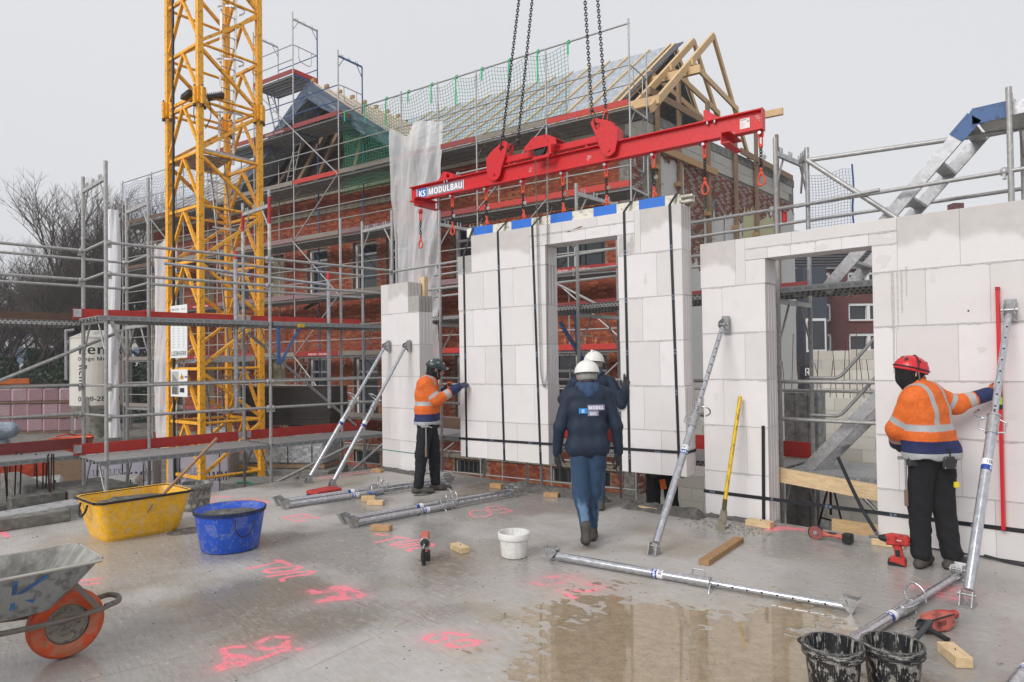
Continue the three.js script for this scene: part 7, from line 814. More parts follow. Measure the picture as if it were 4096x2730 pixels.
{ // angle grinder lying, disc toward -x
  const g = thing('angle_grinder', 'dusty red cordless angle grinder lying by the doorway of the block wall', 'power tool', [-2.25, 0.001, -6.72], -0.06);
  part(g, 'cutting_disc', [fin(new THREE.CylinderGeometry(0.062, 0.062, 0.003, 32)).rotateX(Math.PI / 2).translate(-0.15, 0.066, 0.035)], std([0.3, 0.09, 0.08], 0.8, 0, { map: T.dirt })); part(g, 'flange', [fin(new THREE.CylinderGeometry(0.02, 0.022, 0.012, 18)).rotateX(Math.PI / 2).translate(-0.15, 0.066, 0.042), fin(new THREE.CylinderGeometry(0.009, 0.009, 0.02, 12)).rotateX(Math.PI / 2).translate(-0.15, 0.066, 0.045)], M.galv); part(g, 'guard', [fin(new THREE.CylinderGeometry(0.07, 0.07, 0.03, 32, 1, true, 2.2, 3.4)).rotateX(Math.PI / 2).translate(-0.15, 0.066, 0.025)], std([0.03, 0.03, 0.03], 0.5, 0.3, { side: THREE.DoubleSide })); part(g, 'gear_head', chamfer(-0.18, -0.1, 0.045, 0.1, -0.04, 0.02, 0.014), M.galvDark); part(g, 'body', [lathe([[0.0001, 0], [0.026, 0], [0.03, 0.02], [0.022, 0.09], [0.024, 0.15], [0.03, 0.2], [0.0001, 0.2]], 20).rotateZ(-Math.PI / 2).translate(-0.11, 0.06, 0)], toolDusty); part(g, 'grip_pad', boxMM(-0.06, 0.03, 0.066, 0.084, -0.016, 0.018), toolBlack); part(g, 'battery', chamfer(0.09, 0.17, 0.012, 0.1, -0.04, 0.04, 0.008), toolBlack);
}
{ // SDS hammer drill lying, bit toward the buckets
  const a = V(-1.17, 0.05, -4.67), b = V(-0.95, 0.05, -5.2), ry = Math.atan2(-(b.z - a.z), b.x - a.x); const g = thing('hammer_drill', 'dusty red hammer drill with long bit lying beside the black buckets', 'power tool', [-1.17, 0.001, -4.67], ry); // local +x from bit to grip
  part(g, 'drill_bit', tube(V(-0.02, 0.05, 0), V(0.14, 0.052, 0), 0.006, 8), M.galv); part(g, 'chuck', lathe([[0.0001, 0], [0.012, 0], [0.024, 0.02], [0.03, 0.05], [0.036, 0.09], [0.0001, 0.09]], 20).rotateZ(-Math.PI / 2).translate(0.12, 0.052, 0), toolBlack); part(g, 'housing', [hull([[0.2, 0.02, 0.035], [0.2, 0.02, -0.035], [0.2, 0.085, 0.03], [0.2, 0.085, -0.03], [0.36, 0.012, 0.045], [0.36, 0.012, -0.045], [0.36, 0.1, 0.035], [0.36, 0.1, -0.035], [0.44, 0.03, 0.03], [0.44, 0.03, -0.03], [0.44, 0.095, 0.025], [0.44, 0.095, -0.025]].map(p => V(...p))), hull([[0.28, 0.03, -0.03], [0.42, 0.03, -0.04], [0.4, 0.02, -0.12], [0.3, 0.02, -0.11], [0.3, 0.075, -0.1], [0.4, 0.075, -0.11], [0.28, 0.08, -0.03], [0.42, 0.085, -0.04]].map(p => V(...p)))], toolDusty); part(g, 'rear_grip', [curveTube([V(0.43, 0.075, 0.0), V(0.5, 0.07, -0.01), V(0.53, 0.055, -0.05), V(0.5, 0.05, -0.1), V(0.41, 0.055, -0.1)], 0.02, 24, 8), sphere(0.028, 0.525, 0.06, -0.03)], toolRed); for (let k = 0; k < 5; k++) part(g, 'vent_slot', box(0.004, 0.03, 0.002, 0.27 + k * 0.016, 0.06, 0.0405), toolBlack); part(g, 'side_handle', [tube(V(0.18, 0.05, 0.03), V(0.16, 0.03, 0.17), 0.014, 10, 0.017), torus(0.037, 0.008, 0, 0, 0, 6, 20).rotateY(Math.PI / 2).translate(0.18, 0.052, 0)], toolBlack); part(g, 'depth_rod', tube(V(0.12, 0.09, 0.035), V(0.42, 0.1, 0.04), 0.005, 6), toolBlack);
}
{ const g = thing('tool_case', 'flat red plastic case lying behind the first pair of props', 'case', [-8.02, 0.001, -4.88], 0.1); part(g, 'case_lid', chamfer(-0.12, 0.12, 0.035, 0.085, -0.2, 0.2, 0.012), toolRed); part(g, 'case_base', chamfer(-0.12, 0.12, 0, 0.033, -0.2, 0.2, 0.01), toolBlack); part(g, 'handle', curveTube([V(0.12, 0.04, -0.06), V(0.15, 0.04, -0.05), V(0.15, 0.04, 0.05), V(0.12, 0.04, 0.06)], 0.008, 14, 6), toolBlack); }
{ const g = thing('trowel', 'small steel trowel with blue handle lying on the wood block by the props', 'trowel', [-7.12, 0.062, -5.1], 0.6); part(g, 'blade', extrude([[0, -0.045], [0.13, -0.03], [0.16, 0], [0.13, 0.03], [0, 0.045]], 0.002).rotateX(-Math.PI / 2), M.galv); part(g, 'handle', [tube(V(0, 0.01, 0), V(-0.04, 0.04, 0), 0.005, 6), tube(V(-0.04, 0.04, 0), V(-0.15, 0.05, 0), 0.014, 8)], M.bluePaint); }
{ const g = thing('digging_bar', 'yellow-handled steel scraper bar leaning on the wall stub', 'bar', [-3.23, 0, -6.47]); part(g, 'handle', tube(V(0, 0.3, -0.07), V(0, 1.32, -0.46), 0.021, 14), std([0.75, 0.5, 0.01], 0.45, 0, { map: T.dirt })); part(g, 'sleeve', tube(V(0, 0.2, -0.045), V(0, 0.3, -0.07), 0.023, 12), std([0.1, 0.08, 0.02], 0.7, 0, { map: T.dirt })); part(g, 'blade', [hull([[-0.03, 0.2, -0.045], [0.03, 0.2, -0.045], [-0.04, 0.15, -0.035], [0.04, 0.15, -0.035], [-0.055, 0.0, 0.02], [0.035, 0.0, 0.02], [-0.03, 0.2, -0.03], [0.03, 0.2, -0.03]].map(p => V(...p)))], std([0.24, 0.22, 0.17], 0.75, 0.2, { map: T.dirt })); }
{ const g = thing('spirit_level', 'long red spirit level held upright against the block wall', 'spirit level', [-0.975, 0.28, -6.965]); part(g, 'level_body', [boxMM(-0.012, 0.012, 0, 1.98, -0.03, 0.03)].map(q => q), std([0.66, 0.01, 0.02], 0.4)); part(g, 'end_cap', [boxMM(-0.014, 0.014, 1.98, 2.01, -0.031, 0.031), boxMM(-0.014, 0.014, -0.012, 0, -0.031, 0.031)], std([0.4, 0.01, 0.02], 0.5)); part(g, 'vial', boxMM(-0.008, 0.013, 1.03, 1.1, 0.0, 0.032), std([0.35, 0.7, 0.05], 0.3)); part(g, 'vial_window', [boxMM(-0.009, 0.0133, 1.09, 1.13, -0.02, 0.0315), boxMM(-0.009, 0.0133, 0.99, 1.03, -0.02, 0.0315)], toolBlack); }
// crumbs of concrete and a few cigarette ends scattered on the slab
{ const r = RNG(55), gs = []; const q0 = [fin(new THREE.IcosahedronGeometry(1, 0)), fin(new THREE.DodecahedronGeometry(1, 0))]; for (let i = 0; i < 420; i++) { const x = -8.6 + r() * 8.2, z = -6.95 + r() * 6, s = 0.003 + r() * r() * 0.009; const q = q0[i % 2].clone(); q.scale(s * (0.8 + r()), s * 0.7, s * (0.8 + r())); q.rotateY(r() * 6); q.translate(x, s * 0.4, z); gs.push(q); } for (let i = 0; i < 160; i++) { const a = r() * 6.28, d = Math.sqrt(r()); const q = q0[i % 2].clone(), s = 0.004 + r() * 0.012; q.scale(s, s * 0.7, s); q.translate(-3.3 + Math.cos(a) * d * 0.5, s * 0.4, -6.6 + Math.sin(a) * d * 0.25); gs.push(q); } const m = solo('concrete_crumbs', gs, std([0.3, 0.28, 0.26], 0.9), 'scattered concrete crumbs over the slab', 'crumbs'); m.userData.kind = 'stuff'; }
// ---------------------------------------------------------------- people: bodies from joined distance fields, meshed by surface nets
function noise3(x, y, z, s = 0) { const zi = Math.floor(z), f = z - zi, u = f * f * (3 - 2 * f); return mix(vnoise(x + zi * 17.3, y + zi * 5.1, s), vnoise(x + (zi + 1) * 17.3, y + (zi + 1) * 5.1, s), u); }
const cap = (a, b, ra, rb = ra, tag = '') => ({ a, b, ra, rb, tag, ab: [b[0] - a[0], b[1] - a[1], b[2] - a[2]], l2: (b[0] - a[0]) ** 2 + (b[1] - a[1]) ** 2 + (b[2] - a[2]) ** 2 + 1e-9 });
function capD(c, x, y, z) { const px = x - c.a[0], py = y - c.a[1], pz = z - c.a[2]; let t = (px * c.ab[0] + py * c.ab[1] + pz * c.ab[2]) / c.l2; t = t < 0 ? 0 : t > 1 ? 1 : t; const dx = px - c.ab[0] * t, dy = py - c.ab[1] * t, dz = pz - c.ab[2] * t; c.t = t; return Math.sqrt(dx * dx + dy * dy + dz * dz) - (c.ra + (c.rb - c.ra) * t); }
function field(prims, k, mod) { return (x, y, z) => { let d = 1e3; for (const c of prims) { const e = capD(c, x, y, z); const h = Math.max(0, k - Math.abs(d - e)) / k; d = Math.min(d, e) - h * h * k * 0.25; } return mod ? mod(d, x, y, z) : d; }; }
function nearest(prims, x, y, z) { let b = null, bd = 1e9, bt = 0; for (const c of prims) { const e = capD(c, x, y, z); if (e < bd) { bd = e; b = c; bt = c.t; } } return [b.tag, bt]; }
function bounds(prims, pad) { const lo = [1e9, 1e9, 1e9], hi = [-1e9, -1e9, -1e9]; for (const c of prims) for (const [p, r] of [[c.a, c.ra], [c.b, c.rb]]) for (let i = 0; i < 3; i++) { lo[i] = Math.min(lo[i], p[i] - r - pad); hi[i] = Math.max(hi[i], p[i] + r + pad); } return [lo, hi]; }
function nets(f, lo, hi, h) {
  const n = [0, 1, 2].map(i => Math.ceil((hi[i] - lo[i]) / h) + 1), [nx, ny, nz] = n, F = new Float32Array(nx * ny * nz); let q = 0;
  for (let k = 0; k < nz; k++) for (let j = 0; j < ny; j++) for (let i = 0; i < nx; i++) F[q++] = f(lo[0] + i * h, lo[1] + j * h, lo[2] + k * h);
  const id = (i, j, k) => i + nx * (j + ny * k), vi = new Int32Array(nx * ny * nz).fill(-1), pos = [], idx = [];
  const E = [[0, 1], [2, 3], [4, 5], [6, 7], [0, 2], [1, 3], [4, 6], [5, 7], [0, 4], [1, 5], [2, 6], [3, 7]];
  for (let k = 0; k + 1 < nz; k++) for (let j = 0; j + 1 < ny; j++) for (let i = 0; i + 1 < nx; i++) { const v = []; let m = 0; for (let c = 0; c < 8; c++) { const val = F[id(i + (c & 1), j + ((c >> 1) & 1), k + (c >> 2))]; v.push(val); if (val < 0) m |= 1 << c; } if (m === 0 || m === 255) continue; let x = 0, y = 0, z = 0, cnt = 0; for (const [a, b] of E) if ((v[a] < 0) !== (v[b] < 0)) { const t = v[a] / (v[a] - v[b]); x += mix(a & 1, b & 1, t); y += mix((a >> 1) & 1, (b >> 1) & 1, t); z += mix(a >> 2, b >> 2, t); cnt++; } vi[id(i, j, k)] = pos.length / 3; pos.push(lo[0] + (i + x / cnt) * h, lo[1] + (j + y / cnt) * h, lo[2] + (k + z / cnt) * h); }
  const quad = (a, b, c, d, fl) => { if (a < 0 || b < 0 || c < 0 || d < 0) return; if (fl) idx.push(a, b, c, a, c, d); else idx.push(a, c, b, a, d, c); };
  for (let k = 1; k + 1 < nz; k++) for (let j = 1; j + 1 < ny; j++) for (let i = 1; i + 1 < nx; i++) { const s = F[id(i, j, k)] < 0; if (s !== F[id(i + 1, j, k)] < 0) quad(vi[id(i, j - 1, k - 1)], vi[id(i, j, k - 1)], vi[id(i, j, k)], vi[id(i, j - 1, k)], s); if (s !== F[id(i, j + 1, k)] < 0) quad(vi[id(i - 1, j, k - 1)], vi[id(i - 1, j, k)], vi[id(i, j, k)], vi[id(i, j, k - 1)], s); if (s !== F[id(i, j, k + 1)] < 0) quad(vi[id(i - 1, j - 1, k)], vi[id(i, j - 1, k)], vi[id(i, j, k)], vi[id(i - 1, j, k)], s); }
  const g = new THREE.BufferGeometry(); g.setAttribute('position', new THREE.Float32BufferAttribute(pos, 3)); g.setIndex(idx); g.computeVertexNormals(); return g;
}
function meshField(prims, k, h, mod, pad = 0.03) { const [lo, hi] = bounds(prims, pad); return nets(field(prims, k, mod), lo, hi, h); }
function splitZones(g, zone) { const out = {}; const q = fin(g), p = q.attributes.position, n = q.attributes.normal; for (let i = 0; i < p.count; i += 3) { let x = 0, y = 0, z = 0; for (let c = 0; c < 3; c++) { x += p.getX(i + c) / 3; y += p.getY(i + c) / 3; z += p.getZ(i + c) / 3; } const o = out[zone(x, y, z)] ??= { p: [], n: [] }; for (let c = 0; c < 3; c++) { o.p.push(p.getX(i + c), p.getY(i + c), p.getZ(i + c)); o.n.push(n.getX(i + c), n.getY(i + c), n.getZ(i + c)); } } const res = {}; for (const k in out) { const b = new THREE.BufferGeometry(); b.setAttribute('position', new THREE.Float32BufferAttribute(out[k].p, 3)); b.setAttribute('normal', new THREE.Float32BufferAttribute(out[k].n, 3)); res[k] = boxUV(b); } return res; }
const PM = {
  skin: std([0.52, 0.27, 0.2], 0.55), navy: std([0.013, 0.028, 0.062], 0.75, 0, { map: T.fine }), hood: std([0.05, 0.1, 0.2], 0.9, 0, { map: T.fine }), jeans: std([1, 1, 1], 0.9, 0, { map: tex(256, 256, (i, j) => { const k = 0.7 + 0.5 * fbm(i / 40, j / 40, 4, 401) + 0.2 * vnoise(i / 1.5, j / 1.5, 403); const f = sstep(0.55, 0.75, fbm(i / 30, j / 70, 3, 407)); return [mix(0.027, 0.105, f) * k, mix(0.06, 0.175, f) * k, mix(0.12, 0.27, f) * k]; }) }), orange: std([1.0, 0.2, 0.025], 0.75, 0, { map: T.fine, emissive: col(0, 0, 0) }), navyBand: std([0.02, 0.03, 0.13], 0.75, 0, { map: T.fine }), silver: std([0.42, 0.43, 0.44], 0.5, 0.15), blackCloth: std([0.012, 0.012, 0.015], 0.9, 0, { map: T.fine }), darkDenim: std([0.016, 0.019, 0.026], 0.85, 0, { map: T.mottle }), glove: std([0.05, 0.052, 0.06], 0.8, 0, { map: T.mottle }), gloveBlue: std([0.09, 0.1, 0.16], 0.8, 0, { map: T.mottle }), boot: std([0.07, 0.062, 0.055], 0.75, 0, { map: T.dirt }), sole: std([0.02, 0.02, 0.02], 0.85), helmetW: std([0.78, 0.77, 0.73], 0.3), helmetR: std([0.6, 0.02, 0.03], 0.25), helmetG: std([0.03, 0.055, 0.055], 0.28), knit: std([0.4, 0.4, 0.39], 0.95, 0, { map: T.fine }),
};
const A3 = v => [v.x, v.y, v.z], lerp3 = (a, b, t) => [mix(a[0], b[0], t), mix(a[1], b[1], t), mix(a[2], b[2], t)];
function gloveMesh(w, dir, nrm, curl, thumbSide = 1, spread = 0.1) { // w wrist, dir hand axis, nrm palm normal (fingers curl toward it)
  const d = V(...dir).normalize(); let n = V(...nrm); n.sub(d.clone().multiplyScalar(n.dot(d))).normalize(); const s = new THREE.Vector3().crossVectors(d, n).multiplyScalar(thumbSide), W = V(...w), P = [];
  const at = (a, b, c) => W.clone().addScaledVector(d, a).addScaledVector(s, b).addScaledVector(n, c);
  for (const b of [-0.026, -0.009, 0.009, 0.026]) P.push(cap(A3(at(-0.03, b * 0.8, 0)), A3(at(0.085, b * 1.05, 0)), 0.0175, 0.014));
  const lens = [0.075, 0.085, 0.08, 0.062]; [0.03, 0.0105, -0.0095, -0.029].forEach((b, i) => { let p = at(0.085, b, 0), ang = 0; const fd = d.clone().addScaledVector(s, (b / 0.03) * spread).normalize(); [0.45, 0.32, 0.23].forEach((fr, k) => { ang += curl * (k ? 1 : 0.7); const q = fd.clone().multiplyScalar(Math.cos(ang)).addScaledVector(n, Math.sin(ang)); const e = p.clone().addScaledVector(q, lens[i] * fr * 1.15); P.push(cap(A3(p), A3(e), 0.0105 - k * 0.0008, 0.0098 - k * 0.0008)); p = e; }); });
  const t0 = at(0.015, 0.026, 0.006), t1 = at(0.055, 0.058, 0.016), t2 = at(0.092, 0.066, 0.03 + curl * 0.02); P.push(cap(A3(t0), A3(t1), 0.015, 0.012), cap(A3(t1), A3(t2), 0.0115, 0.01)); P.push(cap(A3(at(-0.06, 0, 0)), A3(at(-0.02, 0, 0)), 0.032, 0.028));
  return boxUV(fin(meshField(P, 0.008, 0.0052, null, 0.012)));
}
function bootMesh(ank, toe, side) { const a = V(...ank), t = V(...toe), f = t.clone().sub(a); f.y = 0; f.normalize(); const heel = a.clone().addScaledVector(f, -0.06); const pitch = ank[1] - 0.09; const hy = Math.max(0.035, 0.035 + pitch * 1.0); heel.y = hy; const ball = a.clone().addScaledVector(f, 0.1); ball.y = 0.04 + Math.max(0, pitch * 0.3); const tip = a.clone().addScaledVector(f, 0.185); tip.y = 0.036; const P = [cap(A3(heel), A3(ball), 0.04, 0.043), cap(A3(ball), A3(tip), 0.043, 0.034), cap(A3(a.clone().add(V(0, 0.06, 0))), A3(heel.clone().add(V(0, 0.02, 0)).lerp(ball, 0.3)), 0.048, 0.044)];
  const g = meshField(P, 0.03, 0.0085, (d, x, y, z) => { const base = pitch > 0.03 ? -1 : 0.004; return Math.max(d + 0.002 * (noise3(x * 60, y * 60, z * 60, 3) - 0.5), base - y); }); const zz = splitZones(g, (x, y, z) => { const u = ((x - heel.x) * (ball.x - heel.x) + (z - heel.z) * (ball.z - heel.z)) / ((ball.x - heel.x) ** 2 + (ball.z - heel.z) ** 2); const sy = mix(hy, ball.y, clamp(u)) - 0.018; return y < sy ? 'sole' : 'upper'; }); return zz; }
function person(o) {
  const g = thing('person', o.label, 'person', o.pos, 43.3 * DEG); const J = o.J, hv = o.hivis, sc = o.thick || 1, js = sc * (hv ? 1 : 0.9); const add = (n, q, m, l) => part(g, n, q, m, l);
  const mid = (a, b, t = 0.5) => lerp3(a, b, t), sub = (a, b) => [a[0] - b[0], a[1] - b[1], a[2] - b[2]];
  // trunk axes
  const sh = mid(J.shL, J.shR), lat = V(...sub(J.shR, J.shL)).normalize(), hipL = J.hipL, hipR = J.hipR, hl = V(...sub(hipR, hipL)).normalize();
  const off = (p, v, k) => [p[0] + v.x * k, p[1] + v.y * k, p[2] + v.z * k]; const pel = J.pelvis, chest = mid(pel, sh, 0.72), waist = mid(pel, sh, 0.36);
  // body: one continuous skin figure under the clothes
  const hd = J.head, hq = new THREE.Quaternion().setFromEuler(new THREE.Euler(o.headPitch || 0, o.headYaw, o.headRoll || 0, 'YXZ')), H = (x, y, z) => A3(V(x, y, z).applyQuaternion(hq).add(V(...hd)));
  const bodyP = [cap(off(pel, hl, -0.06), off(pel, hl, 0.06), 0.075), cap(pel, sh, 0.08, 0.075), cap(off(sh, lat, -0.1), off(sh, lat, 0.1), 0.05), cap(sh, H(0, -0.06, -0.02), 0.055, 0.05)];
  for (const s of ['L', 'R']) bodyP.push(cap(J['sh' + s], J['el' + s], 0.042, 0.034), cap(J['el' + s], J['wr' + s], 0.034, 0.025), cap(J['hip' + s], J['kn' + s], 0.07, 0.05), cap(J['kn' + s], J['an' + s], 0.048, 0.035));
  const bodyG = fin(meshField(bodyP, 0.05, 0.018)); 
  const headP = [cap(H(0, 0.025, -0.03), H(0, 0.035, 0.015), 0.084, 0.08), cap(H(0, -0.02, 0.02), H(0, -0.075, 0.045), 0.062, 0.036), cap(H(-0.03, -0.05, 0.02), H(0.03, -0.05, 0.02), 0.04), cap(H(0, 0.008, 0.088), H(0, -0.022, 0.112), 0.009, 0.014), cap(H(0, -0.052, 0.083), H(0, -0.052, 0.088), 0.016), cap(H(-0.03, 0.03, 0.083), H(0.03, 0.03, 0.083), 0.012), cap(H(0.083, 0.01, -0.005), H(0.088, -0.025, 0.0), 0.015, 0.01), cap(H(-0.083, 0.01, -0.005), H(-0.088, -0.025, 0.0), 0.015, 0.01), cap(H(0, -0.06, -0.02), sh, 0.052, 0.06)];
  const headG = fin(meshField(headP, 0.022, 0.0062)); for (const q of [bodyG, headG]) boxUV(q); add('body', merge([boxUV(bodyG), boxUV(headG)]), PM.skin);
  for (const s of [-1, 1]) add('eye', sphere(0.0085, ...H(s * 0.031, 0.012, 0.084), 1, 0.7, 1, 10), M.black);
  // trousers
  const trP = [cap(off(pel, hl, -0.075), off(pel, hl, 0.075), 0.112 * sc, 0.112 * sc), cap(off(mid(pel, waist, 0.7), hl, -0.07), off(mid(pel, waist, 0.7), hl, 0.07), 0.1 * sc)]; for (const s of ['L', 'R']) trP.push(cap(J['hip' + s], J['kn' + s], 0.1 * sc, 0.077 * sc, s), cap(J['kn' + s], mid(J['kn' + s], J['an' + s], 0.93), 0.074 * sc, (o.wide || 0.06) * sc * 0.85, s + 's'));
  const trG = boxUV(fin(meshField(trP, 0.035, 0.0105, (d, x, y, z) => d + 0.008 * (noise3(x * 11, y * 13, z * 11, 5) - 0.5) + 0.014 * (0.5 - Math.abs(noise3(x * 7 + y * 5, y * 15 + x * 12, z * 9, 7) - 0.5) * 2) * (0.45 + 0.55 * sstep(0.7, 0.15, y)))));
  const yAn = Math.min(J.anL[1], J.anR[1]); add('trousers', trG, o.trousers);
  if (hv) add('belt', boxUV(fin(meshField([cap(off(mid(pel, waist, 0.42), hl, -0.085), off(mid(pel, waist, 0.42), hl, 0.085), 0.113 * sc)], 0.02, 0.011, (d, x, y, z) => Math.max(d, Math.abs(y - mid(pel, waist, 0.42)[1]) - 0.02)))), M.black);
  for (const s of ['L', 'R']) { const z = bootMesh(J['an' + s], J['to' + s]); const b = add('boot', z.upper, PM.boot); if (z.sole) part(b, 'sole', z.sole, PM.sole); }
  // jacket
  const hem = o.hem; const jk = [cap(off(sh, lat, -0.11), off(sh, lat, 0.11), 0.098 * js, 0.098 * js, 'trunk'), cap(off(chest, lat, -0.085), off(chest, lat, 0.085), (hv ? 0.138 : 0.125) * js, (hv ? 0.138 : 0.125) * js, 'trunk'), cap(off(waist, lat, -0.085), off(waist, lat, 0.085), (hv ? 0.135 : 0.118) * js, (hv ? 0.135 : 0.118) * js, 'trunk'), cap(off(pel, hl, -0.09), off(pel, hl, 0.09), 0.137 * js, 0.137 * js, 'trunk'), cap(off(pel, hl, -0.082), off(sh, lat, -0.075), (hv ? 0.128 : 0.12) * js, 0.105 * js, 'trunk'), cap(off(pel, hl, 0.082), off(sh, lat, 0.075), (hv ? 0.128 : 0.12) * js, 0.105 * js, 'trunk'), cap(pel, sh, 0.125 * js, 0.12 * js, 'trunk'), cap(sh, J.neck, 0.085, 0.078, 'collar')]; for (const s of ['L', 'R']) jk.push(cap(J['sh' + s], J['el' + s], (hv ? 0.083 : 0.076) * js, (hv ? 0.068 : 0.064) * js, 'upper' + s), cap(J['el' + s], J['wr' + s], 0.066 * js, 0.05 * js, 'fore' + s));
  const jf = meshField(jk, hv ? 0.045 : 0.022, 0.0098, (d, x, y, z) => { const w = 0.008 * (noise3(x * 8, y * 8, z * 8, 11) - 0.5) + 0.007 * (noise3(x * 20 + y * 14, y * 16 - x * 10, z * 20, 13) - 0.5); return Math.max(d + w, hem + 0.012 * Math.sin(x * 30) - y - ((x - pel[0]) ** 2 + (z - pel[2]) ** 2 > 0.06 ? 9 : 0)); });
  const zoneOf = (x, y, z) => { if (!hv) return 'a'; const [tag, t] = nearest(jk, x, y, z); const du = (x - sh[0]) * lat.x + (z - sh[2]) * lat.z; if (tag === 'trunk' || tag === 'collar') { if (y < hem + 0.05) return 's'; if (y < hem + 0.15) return 'n'; if (y > o.band && y < o.band + 0.052) return 's'; if (y >= o.band + 0.05 && Math.abs(Math.abs(du) - 0.105) < 0.026 && tag !== 'collar') return 's'; return 'o'; } if (tag.startsWith('upper')) return t > 0.62 && t < 0.8 ? 's' : Math.abs(t) < 0.02 && Math.abs(Math.abs(du) - 0.105) < 0.026 ? 's' : 'o'; if (t > 0.62) return 'n'; if (t > 0.36 && t < 0.56) return 's'; return 'o'; };
  const Z = splitZones(jf, zoneOf); if (!hv) add('jacket', Z.a, PM.navy); else { const j = add('jacket', Z.o, PM.orange); if (Z.n) part(j, 'navy_panel', Z.n, PM.navyBand); if (Z.s) part(j, 'reflective_stripe', Z.s, PM.silver); }
  if (o.hoodie) { const c = H(0, -0.1, -0.03); add('hood', boxUV(fin(meshField([cap(H(-0.05, -0.115, -0.05), H(0.05, -0.115, -0.05), 0.055), cap(H(-0.07, -0.095, 0.0), H(0.07, -0.095, 0.0), 0.045), cap(H(0, -0.17, -0.1), H(0, -0.12, -0.075), 0.05, 0.055), cap(H(-0.05, -0.13, -0.085), H(0.05, -0.13, -0.085), 0.042)], 0.03, 0.008, (d, x, y, z) => d + 0.012 * (noise3(x * 26, y * 18, z * 26, 17) - 0.5)))), PM.hood); add('knit_cap', boxUV(fin(meshField([cap(H(0, -0.005, -0.032), H(0, 0.02, 0.0), 0.093, 0.092)], 0.02, 0.009, (d, x, y, z) => { const l = V(x - hd[0], y - hd[1], z - hd[2]).applyQuaternion(hq.clone().invert()); return Math.max(d, -0.045 - l.y + Math.max(0, l.z) * 0.9); }))), PM.knit); }
  if (o.balaclava) add('balaclava', boxUV(fin(meshField([cap(H(0, 0.025, -0.03), H(0, 0.03, 0.012), 0.1, 0.096), cap(H(0, -0.04, -0.01), H(0, -0.085, 0.03), 0.09, 0.066), cap(H(0, -0.06, -0.03), sh, 0.075, 0.085)], 0.03, 0.0075, (d, x, y, z) => { const l = V(x - hd[0], y - hd[1], z - hd[2]).applyQuaternion(hq.clone().invert()); const face = Math.hypot(l.x / 0.058, (l.y - 0.0) / 0.062) - 1; return Math.max(d, l.z > 0.04 ? -face * 0.05 : -1); }))), PM.blackCloth);
  // helmet
  const hm = new THREE.Matrix4().compose(V(...hd), hq, V(1, 1, 1)); const place = q => q.applyMatrix4(hm);
  const dome = (rx, ry, rz, y0, th0 = 0.53) => { const q = fin(new THREE.SphereGeometry(1, 36, 16, 0, 6.2832, 0, Math.PI * th0)); q.scale(rx, ry, rz); q.translate(0, y0, -0.008); q.computeVertexNormals(); return fin(q); };
  if (o.helmet === 'white') { const h = add('helmet', place(merge([dome(0.116, 0.118, 0.136, 0.035), lathe([[0.97, -0.02], [1.1, -0.07], [1.1, -0.085], [0.96, -0.04]], 40).scale(0.116, 0.118, 0.136).translate(0, 0.035, -0.008), extrude([[-0.09, 0.0], [-0.06, 0.055], [0, 0.068], [0.06, 0.055], [0.09, 0]], 0.006).rotateX(Math.PI / 2 + 0.18).translate(0, 0.032, 0.1), boxMM(-0.012, 0.012, 0.1, 0.158, -0.09, 0.06)])), PM.helmetW); }
  else { const hmat = o.helmet === 'red' ? PM.helmetR : PM.helmetG; const h = add('helmet', place(dome(0.112, 0.112, 0.135, 0.03, 0.56)), hmat); const vent = (ax, ay, w) => { const q = fin(new THREE.SphereGeometry(0.03, 10, 6)); q.scale(w, 0.5, 0.18); const n = V(Math.sin(ax) * Math.cos(ay), Math.sin(ay), Math.cos(ax) * Math.cos(ay)); q.applyQuaternion(new THREE.Quaternion().setFromUnitVectors(V(0, 0, 1), n)); q.translate(n.x * 0.111, 0.03 + n.y * 0.111, -0.008 + n.z * 0.133); return place(q); }; for (const [a, b] of [[0.5, 0.7], [-0.5, 0.7], [1.5, 0.6], [-1.5, 0.6], [2.4, 0.6], [-2.4, 0.6], [3.14, 0.8]]) part(h, 'vent', vent(a, b, 0.7), o.helmet === 'green' ? std([0.45, 0.46, 0.44], 0.4) : M.black); part(h, 'strap_band', place(merge([curveTube([V(-0.113, 0.02, 0), V(-0.1, 0.1, -0.01), V(0, 0.146, -0.01), V(0.1, 0.1, -0.01), V(0.113, 0.02, 0)], 0.006, 24, 5), torus(0.118, 0.006, 0, 0, 0, 5, 30).rotateX(Math.PI / 2).scale(0.98, 1, 1.16).translate(0, 0.035, -0.008)])), M.black); part(h, 'chin_strap', place(merge([curveTube([V(0.105, 0.03, 0.0), V(0.1, -0.04, 0.03), V(0.06, -0.095, 0.06), V(0, -0.115, 0.065)], 0.006, 14, 5), curveTube([V(-0.105, 0.03, 0.0), V(-0.1, -0.04, 0.03), V(-0.06, -0.095, 0.06), V(0, -0.115, 0.065)], 0.006, 14, 5)])), M.galvDark); if (o.helmet === 'green') part(h, 'headlamp', place(merge([box(0.05, 0.03, 0.03, 0, 0.05, 0.142), fin(new THREE.CylinderGeometry(0.014, 0.014, 0.012, 12)).rotateX(Math.PI / 2).translate(0.01, 0.05, 0.16)])), std([0.3, 0.3, 0.3], 0.3, 0.4)); }
  // gloves
  for (const s of ['L', 'R']) { const q = J['hand' + s]; add('glove', gloveMesh(J['wr' + s], q.dir, q.n, q.curl, q.th || 1, q.spread ?? 0.1), q.mat || PM.glove); }
  o.jfield = field(jk, hv ? 0.045 : 0.022); return g;
}
